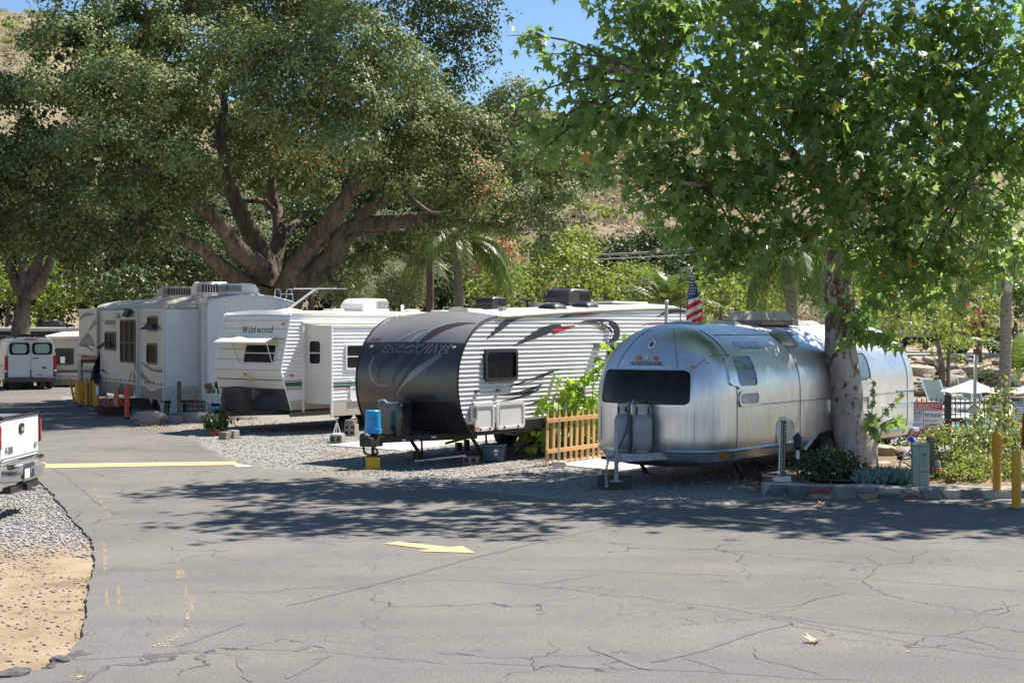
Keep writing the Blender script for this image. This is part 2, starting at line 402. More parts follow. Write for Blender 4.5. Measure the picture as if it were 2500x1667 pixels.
_g = MB(); _s = 3000
_g.add([(-_s, -60, 0), (_s, -60, 0), (_s, _s, 0), (-_s, _s, 0)], [(0, 1, 2, 3)])
tag(_g.build('ground', ground_mat()), kind='structure')

def jitter(pts, step, amp, seed, closed=False):
    """subdivide an outline and roughen it"""
    out = []; n = len(pts)
    for i in range(n if closed else n - 1):
        a = np.array(pts[i][:2]); b = np.array(pts[(i + 1) % n][:2]); L = np.linalg.norm(b - a); k = max(1, int(L / step))
        d = (b - a) / max(L, 1e-6); nn = np.array([-d[1], d[0]])
        for j in range(k):
            q = a + (b - a) * j / k; w = mnoise.noise(Vector((q[0] * 1.7, q[1] * 1.7, seed))) * .6 + mnoise.noise(Vector((q[0] * 6, q[1] * 6, seed + 5))) * .4
            out.append(tuple(q + nn * w * amp))
    if not closed: out.append(tuple(pts[-1][:2]))
    return out
ROAD_Z = .035
_left = [G(-140, 1700), G(13, 1664), G(60, 1650), G(122, 1637), G(171, 1605), G(198, 1564), G(207, 1520), G(212, 1479), G(225, 1411), G(236, 1393), G(228, 1357), G(228, 1325),
         G(189, 1289), G(153, 1240), G(122, 1203), G(86, 1172), G(30, 1148), G(-60, 1120), G(-300, 1085)]
_lj = jitter(_left, .07, .06, 3)
_ro = _lj + [(-30, 36), (-34, 66), (-12.2, 66), (-12.4, 52), (-9, 40), (-2, 34), (14, 30), (60, 30), (60, -20), (-3.5, -20), (-3.6, 6)]
_m = MB(); n_ = len(_ro)
_m.add([(x, y, ROAD_Z) for x, y in _ro] + [(x - (.04 if i < len(_lj) else 0), y, -.05) for i, (x, y) in enumerate(_ro)], [tuple(range(n_))] + [(i, (i + 1) % n_, n_ + (i + 1) % n_, n_ + i) for i in range(n_)])
road = tag(_m.build('road', asphalt_mat()), kind='structure')

# broken lumps along the crumbling edge
def lump(name, m, parent, x, y, z, r, seed, sq=(1, 1, .45), n=1, rz=0):
    o = rock(r, seed, n, sq, .35).build(name, m, parent, loc=(x, y, z), rz=rz); return o
M_ASPH_CHUNK = mat('broken_asphalt', (.1, .095, .09), .95, var=.35, scale=9, bmp=.8, bscale=50)
for i, (px, py, r) in enumerate([(40, 1650, .1), (60, 1646, .07), (150, 1622, .1), (165, 1614, .07), (188, 1608, .08), (196, 1600, .05), (205, 1607, .06), (178, 1618, .05), (30, 1657, .12), (120, 1640, .06), (216, 1480, .04), (232, 1398, .04)]):
    x, y, _ = G(px, py); lump('asphalt_chunk', M_ASPH_CHUNK, road, x, y, .02, r, i, (1, 1, .5), 2, i)

# tar-filled joints and long cracks: thin strips in the road surface
def strip(name, px_pts, w, m, seed, z=ROAD_Z + .004, amp=.05, parent=road):
    pts = [G(a, b) for a, b in px_pts]; q = jitter(pts, .12, amp, seed); mb = MB(); rows = []
    for i, (x, y) in enumerate(q):
        a = q[max(0, i - 1)]; b = q[min(len(q) - 1, i + 1)]; dx, dy = b[0] - a[0], b[1] - a[1]; L = math.hypot(dx, dy) or 1
        ww = w * (.55 + .75 * abs(mnoise.noise(Vector((x * 3, y * 3, seed + 9))))) * (1 if 0 < i < len(q) - 1 else .2)
        rows.append([(x - dy / L * ww, y + dx / L * ww, z), (x + dy / L * ww, y - dx / L * ww, z)])
    mb.grid(rows); return mb.build(name, m, parent)
M_SEAL = mat('faded_crack_seal', (.135, .128, .118), .85, var=.25, scale=5, bmp=.5, bscale=70)
M_CRACK = mat('crack', (.06, .056, .052), .95, var=.4, scale=9)
def C2(x, y): return (1100 + x / 1.68, 1100 + y / 1.68)
strip('sealed_joint', [(1480, 1292), (1400, 1310), (1290, 1335), (1200, 1358), (1130, 1374), (1000, 1412), (850, 1450), (700, 1487)], .05, M_SEAL, 1)
strip('sealed_joint', [(120, 1140), (160, 1163), (200, 1197), (266, 1249)], .06, M_SEAL, 2)
strip('sealed_joint', [(433, 1587), (520, 1556), (595, 1524)], .075, M_SEAL, 3)
strip('sealed_joint', [(582, 1612), (597, 1640), (612, 1675)], .06, M_SEAL, 4)
strip('sealed_joint', [C2(560, 820), C2(640, 848), C2(720, 880), C2(830, 920)], .05, M_SEAL, 5)
strip('sealed_joint', [C2(820, 885), C2(1000, 845), C2(1130, 800), C2(1290, 745), C2(1400, 725)], .06, M_SEAL, 6)
strip('sealed_joint', [(725, 1600), (760, 1585), (800, 1590), (790, 1610), (740, 1640), (700, 1667)], .06, M_SEAL, 7)
for i, q in enumerate([[(176, 1623), (300, 1615), (397, 1609), (480, 1606), (573, 1610), (620, 1618)], [(503, 1591), (600, 1592), (700, 1597), (850, 1608), (1000, 1620), (1100, 1632)],
        [C2(0, 545), C2(330, 565), C2(800, 620), C2(1170, 665), C2(1550, 740), C2(2000, 830), C2(2352, 880)], [(650, 1452), (800, 1440), (1000, 1428), C2(0, 545)],
        [C2(0, 490), C2(700, 510), C2(1100, 525), C2(1700, 540), C2(2352, 590)], [C2(470, 380), C2(900, 410), C2(1700, 450), C2(1770, 480), C2(1750, 510), C2(1690, 540)],
        [C2(1500, 345), C2(1700, 390), C2(1870, 430), C2(1950, 420), C2(2352, 430)], [C2(1950, 420), C2(1870, 470), C2(1760, 482)],
        [C2(0, 895), C2(380, 900), C2(820, 915), C2(1280, 940), C2(1700, 960)], [C2(1690, 540), C2(1710, 580), C2(1860, 625), C2(2070, 660), C2(2220, 690), C2(2352, 640)],
        [C2(330, 565), C2(520, 540), C2(640, 515)], [C2(1170, 665), C2(1400, 655), C2(1620, 600), C2(1800, 610)], [C2(1240, 820), C2(1270, 870), C2(1400, 900), C2(1540, 945)],
        [C2(1330, 690), C2(1500, 720), C2(1800, 760), C2(2100, 790), C2(2250, 830)], [(240, 1395), (330, 1402), (430, 1398)], [(280, 1190), (400, 1182), (520, 1178), (640, 1170)],
        [(150, 1188), (300, 1183), (450, 1178)], [(100, 1112), (300, 1108), (520, 1100)], [C2(940, 860), C2(1060, 900), C2(1140, 930)], [C2(0, 430), C2(-200, 440), C2(-350, 470)], [(600, 1312), (700, 1322), (860, 1345)]]):
    strip('crack_line', q, .005, M_CRACK, 20 + i, amp=.13)

# painted markings
M_YEL = paint_mat('yellow_road_paint', (.70, .50, .23), .41); M_YEL_WORN = paint_mat('worn_yellow_road_paint', (.66, .48, .2), .55); M_WHT = paint_mat('white_road_paint', (.75, .75, .73), .38)
def marking(name, pts, m, z=ROAD_Z + .008):
    q = [G(a, b) for a, b in pts]; mb = MB(); mb.add([(x, y, z) for x, y, _ in q], [tuple(range(len(q)))]); return mb.build(name, m, road)
marking('stop_line', [(60, 1138.5), (340, 1134.5), (612, 1130.5), (620, 1136), (612, 1139), (340, 1143.5), (60, 1148.5)], M_YEL)
def A1(x, y): return (920 + x / 8.4, 1300 + y / 8.4)
def A2(x, y): return (1660 + x / 9.046, 1240 + y / 9.046)
marking('lane_arrow', [A1(150, 292), A1(450, 247), A1(1470, 368), A1(1745, 343), A1(2015, 488), A1(830, 450), A1(1095, 408)], M_YEL)
marking('lane_arrow', [A2(170, 260), A2(700, 258), A2(1110, 275), A2(1030, 300), A2(2090, 405), A2(1960, 426), A2(840, 330), A2(700, 352)], M_YEL)
marking('white_patch', [(570, 1140.5), (610, 1139.8), (618, 1143.5), (580, 1145)], M_WHT)
marking('white_patch', [(1078, 1192), (1140, 1192), (1148, 1195), (1090, 1195.5)], M_WHT)
for a, b, c, d in [((430, 1400), (450, 1420), 5, 8), ((450, 1440), (456, 1470), 6, 0), ((468, 1466), (474, 1480), 12, 0), ((461, 1485), (470, 1505), 12, 0), ((452, 1508), (462, 1524), 13, 0), ((448, 1545), (458, 1548), 10, 5),
                   ((430, 1557), (448, 1566), 10, 0), ((405, 1566), (430, 1576), 14, 0), ((372, 1582), (412, 1588), 24, 0), ((250, 1335), (258, 1400), 12, 0), ((256, 1450), (262, 1490), 16, 0), ((285, 1440), (293, 1500), 5, 0), ((170, 1660), (205, 1668), 14, 0)]:
    x0, y0 = a; x1, y1 = b
    marking('worn_stripe', [(x0, y0), (x1, y0 - 2), (x1 + c * .2, y1), (x0 + c * .1, y1 + 2)], M_YEL_WORN)
for a in range(5):   # remnants along the edge line
    t = a / 4; x0 = 225 + 32 * t; y0 = 1198 + 60 * t
    marking('worn_stripe', [(x0, y0), (x0 + 8, y0), (x0 + 14, y0 + 9), (x0 + 6, y0 + 9)], M_YEL_WORN)

# gravel bed the trailers stand on
BED_Z = .06
_front = [(-13.6, 66), G(150, 972), G(172, 990), G(270, 1008), G(350, 1024), G(430, 1048), G(480, 1075), G(496, 1091), G(541, 1118), G(595, 1136), G(640, 1147), G(680, 1151), G(850, 1168), G(1020, 1184), G(1170, 1200), G(1330, 1219), G(1490, 1231), G(1700, 1236), G(1800, 1232), G(1880, 1223)]
_fj = jitter([q[:2] for q in _front], .25, .28, 8)
_back = [(9.5, 24.5), (14, 25), (30, 26), (40, 66)]
_in = _fj + _back; _m = MB(); n_ = len(_in)
_outr = [(x + (-.05 if i < len(_fj) else .3), y - (.22 if i < len(_fj) else .0)) for i, (x, y) in enumerate(_in)]
_m.add([(x, y, BED_Z) for x, y in _in] + [(x, y, ROAD_Z - .02) for x, y in _outr], [tuple(range(n_))] + [(i, (i + 1) % n_, n_ + (i + 1) % n_, n_ + i) for i in range(n_)])
bed = tag(_m.build('gravel_ground', gravel_bed_mat()), kind='structure')

# loose stones
def in_poly(P_, poly):
    x, y = P_[:, 0], P_[:, 1]; r = np.zeros(len(P_), bool); q = np.array(poly); j = len(q) - 1
    for i in range(len(q)):
        c = ((q[i, 1] > y) != (q[j, 1] > y)) & (x < (q[j, 0] - q[i, 0]) * (y - q[i, 1]) / (q[j, 1] - q[i, 1] + 1e-12) + q[i, 0]); r ^= c; j = i
    return r
_oct = np.array([(1, 0, 0), (-1, 0, 0), (0, 1, 0), (0, -1, 0), (0, 0, .8), (0, 0, -.8)], float); _of = np.array([(0, 2, 4), (2, 1, 4), (1, 3, 4), (3, 0, 4), (2, 0, 5), (1, 2, 5), (3, 1, 5), (0, 3, 5)])
def stones(name, poly, dens_n, z, smin, smax, m, parent, label, seed, mask=None):
    rng = np.random.default_rng(seed); q = np.array(poly); lo, hi = q.min(0), q.max(0)
    p = lo + (hi - lo) * rng.random((dens_n, 2)); p = p[in_poly(p, poly)]
    if mask is not None: p = p[mask(p, rng)]
    n = len(p); s = smin + (smax - smin) * rng.random(n) ** 2.2
    a = rng.random(n) * 6.283; ca, sa = np.cos(a), np.sin(a)
    V = _oct[None] * (s[:, None, None] * (.65 + .7 * rng.random((n, 6, 1)))); V[:, :, 2] *= .75
    X = V[:, :, 0] * ca[:, None] - V[:, :, 1] * sa[:, None]; Y = V[:, :, 0] * sa[:, None] + V[:, :, 1] * ca[:, None]
    W = np.stack([X + p[:, 0:1], Y + p[:, 1:2], V[:, :, 2] + z + .2 * s[:, None]], 2)
    F_ = (_of[None] + (np.arange(n) * 6)[:, None, None]).reshape(-1, 3)
    o = np_obj(name, W.reshape(-1, 3), F_, m, parent); return tag(o, label, 'gravel', kind='stuff')
def stone_mat(name, cols):
    m, nt, b = _nt(name); geo = N(nt, 'NewGeometry'); k = len(cols)
    c = ramp(nt, geo.outputs['Random Per Island'], [(i / (k - 1), q) for i, q in enumerate(cols)])
    c = mixc(nt, .35, c, ramp(nt, noise(nt, coords(nt), 60, 4), [(.3, g3(.1)), (.7, g3(.5))])); nt.links.new(c, b.inputs['Base Color']); b.inputs['Roughness'].default_value = .9; return m
M_ST = stone_mat('stone_chips', [(.08, .076, .07), (.2, .19, .175), (.3, .285, .26), (.14, .13, .115), (.4, .38, .35), (.25, .21, .17)])
_lp = [q[:2] for q in _left[6:]] + [(-16, 33), (-16, 16)]
stones('gravel', _lp, 90000, .0, .012, .034, M_ST, None, 'grey gravel strewn along the crumbling road edge under the pickup', 5, lambda p, r: (p[:, 1] > 16.8 + 1.6 * r.random(len(p))) & (p[:, 0] > -.37 * p[:, 1] - .3))
_lp2 = [q[:2] for q in _left[:9]] + [(-9, 22), (-9, 10)]
stones('dirt_pebbles', _lp2, 9000, .0, .003, .026, stone_mat('dirt_stones', [(.2, .15, .1), (.36, .27, .18), (.12, .1, .08), (.42, .34, .25)]), None, 'scattered pebbles and crumbs on the orange dirt shoulder', 6)['category'] = 'pebbles'
_bp = [q[:2] for q in _fj] + [(9, 27), (6, 36), (-13, 60)]
stones('gravel', _bp, 120000, BED_Z, .011, .03, M_ST, None, 'pale crushed gravel bed in front of the parked trailers', 7, lambda p, r: (p[:, 1] < 41) & (r.random(len(p)) < np.clip(1.6 - p[:, 1] / 40, .25, 1)))

# concrete pads
def slab(name, pts, z0, z1, m, label):
    mb = MB(); n = len(pts); mb.add([(x, y, z1) for x, y in pts] + [(x, y, z0) for x, y in pts], [tuple(range(n))] + [(i, (i + 1) % n, n + (i + 1) % n, n + i) for i in range(n)])
    return tag(mb.build(name, m, bevel=.01), kind='structure')
slab('concrete_pad', [(2.04, 26.5), (.62, 28.3), (5.2, 34.4), (6.4, 33.2)], .0, .085, M_CONC, '')
slab('concrete_pad', [(-3.95, 32.6), (-3.05, 34.3), (1.2, 39.6), (2.2, 38.6), (-2.3, 31.2)], .0, .085, M_CONC, '')

# the hill behind
def sstep(a, b, x): t = np.clip((x - a) / (b - a), 0, 1); return t * t * (3 - 2 * t)
def hill_z(x, y):
    x = np.asarray(x, float); y = np.asarray(y, float); az = x / np.maximum(y, 1)
    A = 42 + 24 * sstep(-.06, -.34, az) + 4 * np.sin(az * 17 + 1) - 4 * sstep(.1, .3, az)
    low = 8 * sstep(112, 165, y) + 3 * np.sin(x * .045 + 1.2) * sstep(115, 165, y)
    z = np.maximum(low, 0) * (1 - sstep(190, 330, y)) + A * sstep(120, 335, y) ** 1.15
    z = z + (1.6 * np.sin(x * .11 + y * .05) + 1.2 * np.sin(x * .05 - y * .083 + 2) + .8 * np.sin(x * .21 + y * .17)) * sstep(120, 170, y)
    return z * (1 - .75 * sstep(345, 640, y)) - .4 * (1 - sstep(70, 95, y))
_xs = np.linspace(-330, 330, 150); _ys = np.concatenate([np.linspace(70, 180, 56), np.linspace(183, 380, 70), np.linspace(390, 760, 24)])
X_, Y_ = np.meshgrid(_xs, _ys); Z_ = hill_z(X_, Y_); nx = len(_xs); ny = len(_ys)
_idx = np.arange(nx * ny).reshape(ny, nx); _F = np.stack([_idx[:-1, :-1], _idx[:-1, 1:], _idx[1:, 1:], _idx[1:, :-1]], -1).reshape(-1, 4)
tag(np_obj('hillside', np.stack([X_, Y_, Z_], -1).reshape(-1, 3), _F, hill_mat(), smooth=True), kind='structure')

# ================================================================== TRAILERS AND VEHICLES
M_WHITE = mat('white_gelcoat', (.74, .735, .71), .32, var=.06, scale=1.2, dirt=(.5, .45, .37), dirt_amt=.3)
M_WSIDE = mat('white_aluminium_siding', (.76, .765, .76), .3, var=.05, scale=1.0, dirt=(.55, .52, .46), dirt_amt=.25, spec=.6)
M_CREAM = mat('cream_fibreglass', (.58, .545, .465), .35, var=.07, scale=1.3, dirt=(.42, .36, .27), dirt_amt=.35)
M_FRONTCREAM = mat('cream_front_panel', (.70, .645, .53), .4, var=.06, scale=1.5, dirt=(.5, .45, .36), dirt_amt=.4)
M_BEIGE = mat('beige_panel', (.46, .40, .33), .45, var=.08, scale=1.5)
M_TAUPE = mat('taupe_skirt', (.26, .215, .165), .45, var=.12, scale=1.5, dirt=(.14, .11, .08), dirt_amt=.5)
M_ROOFM = mat('roof_membrane', (.66, .61, .53), .75, var=.15, scale=.9, bmp=.2, dirt=(.36, .29, .21), dirt_amt=.7)
M_ROOFW = mat('white_roof', (.74, .72, .68), .6, var=.1, scale=.9, dirt=(.45, .4, .33), dirt_amt=.5)
M_BLACK = mat('black_plastic', (.016, .016, .017), .4, var=.3, scale=3, bmp=.15)
M_BLACKG = mat('black_gelcoat', (.02, .021, .024), .16, var=.2, scale=2, spec=.7)
M_GUN = mat('gunmetal_gelcoat', (.09, .084, .075), .24, metal=.55, var=.1, scale=1.5)
M_GREYCAP = mat('sunlit_grey_gelcoat', (.22, .215, .205), .26, metal=.1, var=.07, scale=1.2, spec=.6)
M_STEEL = mat('galvanised_steel', (.42, .43, .44), .42, metal=.85, var=.2, scale=5)
M_ALU = mat('trim_aluminium', (.66, .67, .68), .3, metal=.9, var=.1, scale=4)
M_FRAME = mat('painted_frame_steel', (.03, .028, .026), .6, var=.4, scale=4, dirt=(.16, .1, .06), dirt_amt=.5)
M_TYRE = mat('tyre_rubber', (.022, .022, .022), .85, var=.3, scale=6, bmp=.4, bscale=30)
M_RIM = mat('wheel_rim', (.5, .5, .5), .35, metal=.8, var=.2, scale=6)
M_RED = mat('red_paint', (.5, .025, .022), .35, var=.15, scale=3)
M_AMBER = mat('amber_lens', (.62, .17, .02), .2, var=.2, scale=12, spec=.7)
M_REDLENS = mat('red_lens', (.42, .015, .012), .15, var=.25, scale=12, spec=.8)
M_GREY = mat('grey_plastic', (.3, .3, .29), .5, var=.12, scale=4)
M_LGREY = mat('light_grey_plastic', (.58, .575, .55), .5, var=.1, scale=4, dirt=(.4, .35, .28), dirt_amt=.5)
M_ACW = mat('white_ac_plastic', (.72, .705, .66), .5, var=.07, scale=2.5, dirt=(.45, .4, .32), dirt_amt=.45)
M_ACT = mat('tan_ac_plastic', (.5, .45, .37), .55, var=.12, scale=2.5, dirt=(.3, .26, .2), dirt_amt=.5)
M_GREEN = mat('dark_green_stripe', (.03, .1, .075), .4, var=.15)
M_GLASS = glassmat('tinted_window', (.008, .009, .01)); M_GLASS.node_tree.nodes['Principled BSDF'].inputs['Specular IOR Level'].default_value = .22; M_GLASSD = glassmat('dark_window', (.008, .008, .009), .25); M_GLASSD.node_tree.nodes['Principled BSDF'].inputs['IOR'].default_value = 1.07
M_GLASSB = glassmat('curtained_window', (.012, .010, .008), .06); M_GLASSB.node_tree.nodes['Principled BSDF'].inputs['IOR'].default_value = 1.3
M_GLASS2 = glassmat('blue_grey_window', (.09, .13, .15), .08, .35)
M_GLASS3 = glassmat('frosted_window', (.26, .36, .42), .12, .25)
M_DIAM = None

def flat_side(x, sgn=1): return lambda u, v, off: (x + sgn * off, u, v)
def flat_front(y): return lambda u, v, off: (u, y - off, v)
def window(parent, fn, cx, cy, w, h, r, fm, fw=.035, glass=None, off=.03, bars=(), name='window', pane_off=.012, hatch=False):
    """framed window on any surface; bars: (u0, v0, u1, v1) glazing bars"""
    o = dense(rr(cx, cy, w, h, r)); i = shrink(o, fw); mb = MB(); mb.ring(fn, o, i, off, -.01)
    for (u0, v0, u1, v1) in bars:
        t = .013; du, dv = (0, t) if abs(u1 - u0) > abs(v1 - v0) else (t, 0); n = 6
        a = [(u0 + (u1 - u0) * k / n, v0 + (v1 - v0) * k / n) for k in range(n + 1)]
        mb.grid([[fn(u - du, v - dv, 0) for u, v in a], [fn(u - du, v - dv, off * .9) for u, v in a], [fn(u + du, v + dv, off * .9) for u, v in a], [fn(u + du, v + dv, 0) for u, v in a]])
    f = mb.build(name, fm, parent, smooth=35)
    MB().patch(fn, shrink(o, fw * .7), pane_off, 6).build('pane', glass or M_GLASS, f, smooth=40)
    return f
def plate(parent, fn, outline, off, m, name, rings=3, smooth=35):
    return MB().patch(fn, dense(outline), off, rings, 0).build(name, m, parent, smooth=smooth)
def band_map(polys, prof, x0, sgn, off):
    """lay polygons given in (y, z) on a ribbed wall whose relief prof is a list of (z, depth)"""
    mb = MB()
    for poly in polys:
        lo = min(p[1] for p in poly); hi = max(p[1] for p in poly)
        for (za, da), (zb, db) in zip(prof, prof[1:]):
            if zb < lo or za > hi: continue
            q = clip_band(poly, za, zb)
            if len(q) >= 3: mb.add([(x0 + sgn * (da + (db - da) * (z - za) / (zb - za) + off), y, z) for y, z in q], [tuple(range(len(q)))])
    return mb
def rib_profile(z0, z1, pitch=.083, d=.015):
    pr = []; z = z0
    while z < z1 + pitch:
        pr += [(z, 0), (z + .36 * pitch, 0), (z + .47 * pitch, d), (z + .62 * pitch, d)]; z += pitch
    return pr
def ac_unit(parent, x, y, z, w, l, h, m, rz=0, tilt=0, slats=9, gm=None, name='air_conditioner', face='both'):
    """roof air conditioner: base tray, shroud with sloping nose, louvred rear"""
    mb = MB(); hw, hl = w / 2, l / 2
    prof = [(-hl, 0), (-hl, .45 * h), (-hl + .12 * l, .88 * h), (-hl + .25 * l, h), (hl - .06 * l, .97 * h), (hl, .8 * h), (hl, 0)]
    sec = []
    for k, ins in ((-1, .06), (-.86, 0), (.86, 0), (1, .06)):
        sec.append([(k * hw, py * (1 - ins * .6), pz * (1 - ins * 1.6)) for py, pz in prof])
    mb.grid(sec); mb.add([*sec[0]], [tuple(range(len(prof)))[::-1]]); mb.add([*sec[-1]], [tuple(range(len(prof)))])
    o = mb.build(name, m, parent, smooth=30, bevel=.012, loc=(x, y, z + .05), rz=rz); o.rotation_euler.x = tilt
    MB().box(-hw - .02, hw + .02, -hl - .02, hl + .02, -.05, .03).build('base_tray', gm or M_LGREY, o, bevel=.01)
    mb = MB(); n = slats
    for k in range(n): q = -hw * .82 + 1.64 * hw * k / (n - 1); mb.box(q - .008, q + .008, hl - .004, hl + .012, .18 * h, .74 * h)
    for k in range(n): q = hl * .1 + .82 * hl * k / (n - 1); mb.box(hw - .004, hw + .012, q - .008, q + .008, .2 * h, .74 * h)
    for k in range(n): q = hl * .1 + .82 * hl * k / (n - 1); mb.box(-hw - .012, -hw + .004, q - .008, q + .008, .2 * h, .74 * h)
    mb.build('louvre', m, o)
    MB().box(-hw - .003, hw + .003, hl * .08, hl + .003, .17 * h, .75 * h).build('grille_back', M_BLACK, o)
    return o
def roof_vent(parent, x, y, z, s, h, m, dome=True, rz=0, tilt=0.0):
    mb = MB()
    if dome:
        rows = []
        for k in range(5):
            a = R(90 * k / 4); q = s / 2 * (math.cos(a) * .75 + .25); rows.append([(u, v, h * math.sin(a)) for u, v in rr(0, 0, q * 2, q * 2, q * .45, 3)])
        mb.grid(rows, close=True); mb.add(rows[-1], [tuple(range(len(rows[-1])))])
    else: mb.frus((0, 0), (s, s), (s * .92, s * .92), 0, h)
    o = mb.build('roof_vent', m, parent, smooth=40, loc=(x, y, z), rz=rz); o.rotation_euler.x = tilt
    MB().box(-s * .53, s * .53, -s * .53, s * .53, -.05, .012).build('vent_flange', M_LGREY, o); return o
def wheel(parent, x, y, r, w, side=1, rim=M_RIM):
    t = MB(); t.lathe([(r * .6, -w / 2), (r * .9, -w / 2), (r, -w * .34), (r, w * .34), (r * .9, w / 2), (r * .6, w / 2), (r * .6, -w / 2)], n=28, axis='x', cap=False)
    o = t.build('wheel', M_TYRE, parent, smooth=40, loc=(x, y, r))
    q = MB(); q.lathe([(r * .6, -w * .3), (r * .6, side * w * .42), (r * .52, side * w * .4), (r * .4, side * w * .2), (r * .22, side * w * .26), (r * .18, side * w * .4), (.001, side * w * .4)], n=24, axis='x'); q.build('rim', rim, o, smooth=40)
    return o
def lens(parent, fn, cx, cy, w, h, m, name='marker_light', off=.03, r=.3):
    return MB().patch(fn, rr(cx, cy, w, h, min(w, h) * r, 3), off, 3, -.005).build(name, m, parent, smooth=50)
def tongue(parent, y0, ztop, length, m, spread=.75, back=.7):
    mb = MB()
    for s in (-1, 1): mb.bar((s * spread, y0 + back, ztop - .06), (s * .05, y0 - length, ztop - .06), .06, .12)
    mb.box(-.09, .09, y0 - length - .16, y0 - length + .22, ztop - .1, ztop + .015); mb.box(-.45, .45, y0 - .05, y0, ztop - .1, ztop - .02)
    o = mb.build('tow_frame', m, parent, bevel=.006)
    MB().lathe([(.03, 0), (.06, .02), (.075, .06), (.06, .1), (.02, .12)], (0, y0 - length - .18, ztop - .05), 12).build('coupler', m, o, smooth=40); return o
def chain(mb, pts, r=.016):
    c = crom(pts, 8)
    for k in range(len(c) - 1):
        a, b = Vector(c[k]), Vector(c[k + 1]); d = (b - a).normalized(); u = d.cross(Vector((0, 0, 1)) if abs(d.z) < .9 else Vector((1, 0, 0))).normalized()
        if k % 2: u = d.cross(u)
        m_ = (a + b) / 2; L = (b - a).length * .75
        mb.tube([m_ + d * L * math.cos(t) + u * r * 1.4 * math.sin(t) for t in [R(45 * q) for q in range(9)]], r * .42, 5, cap=False)

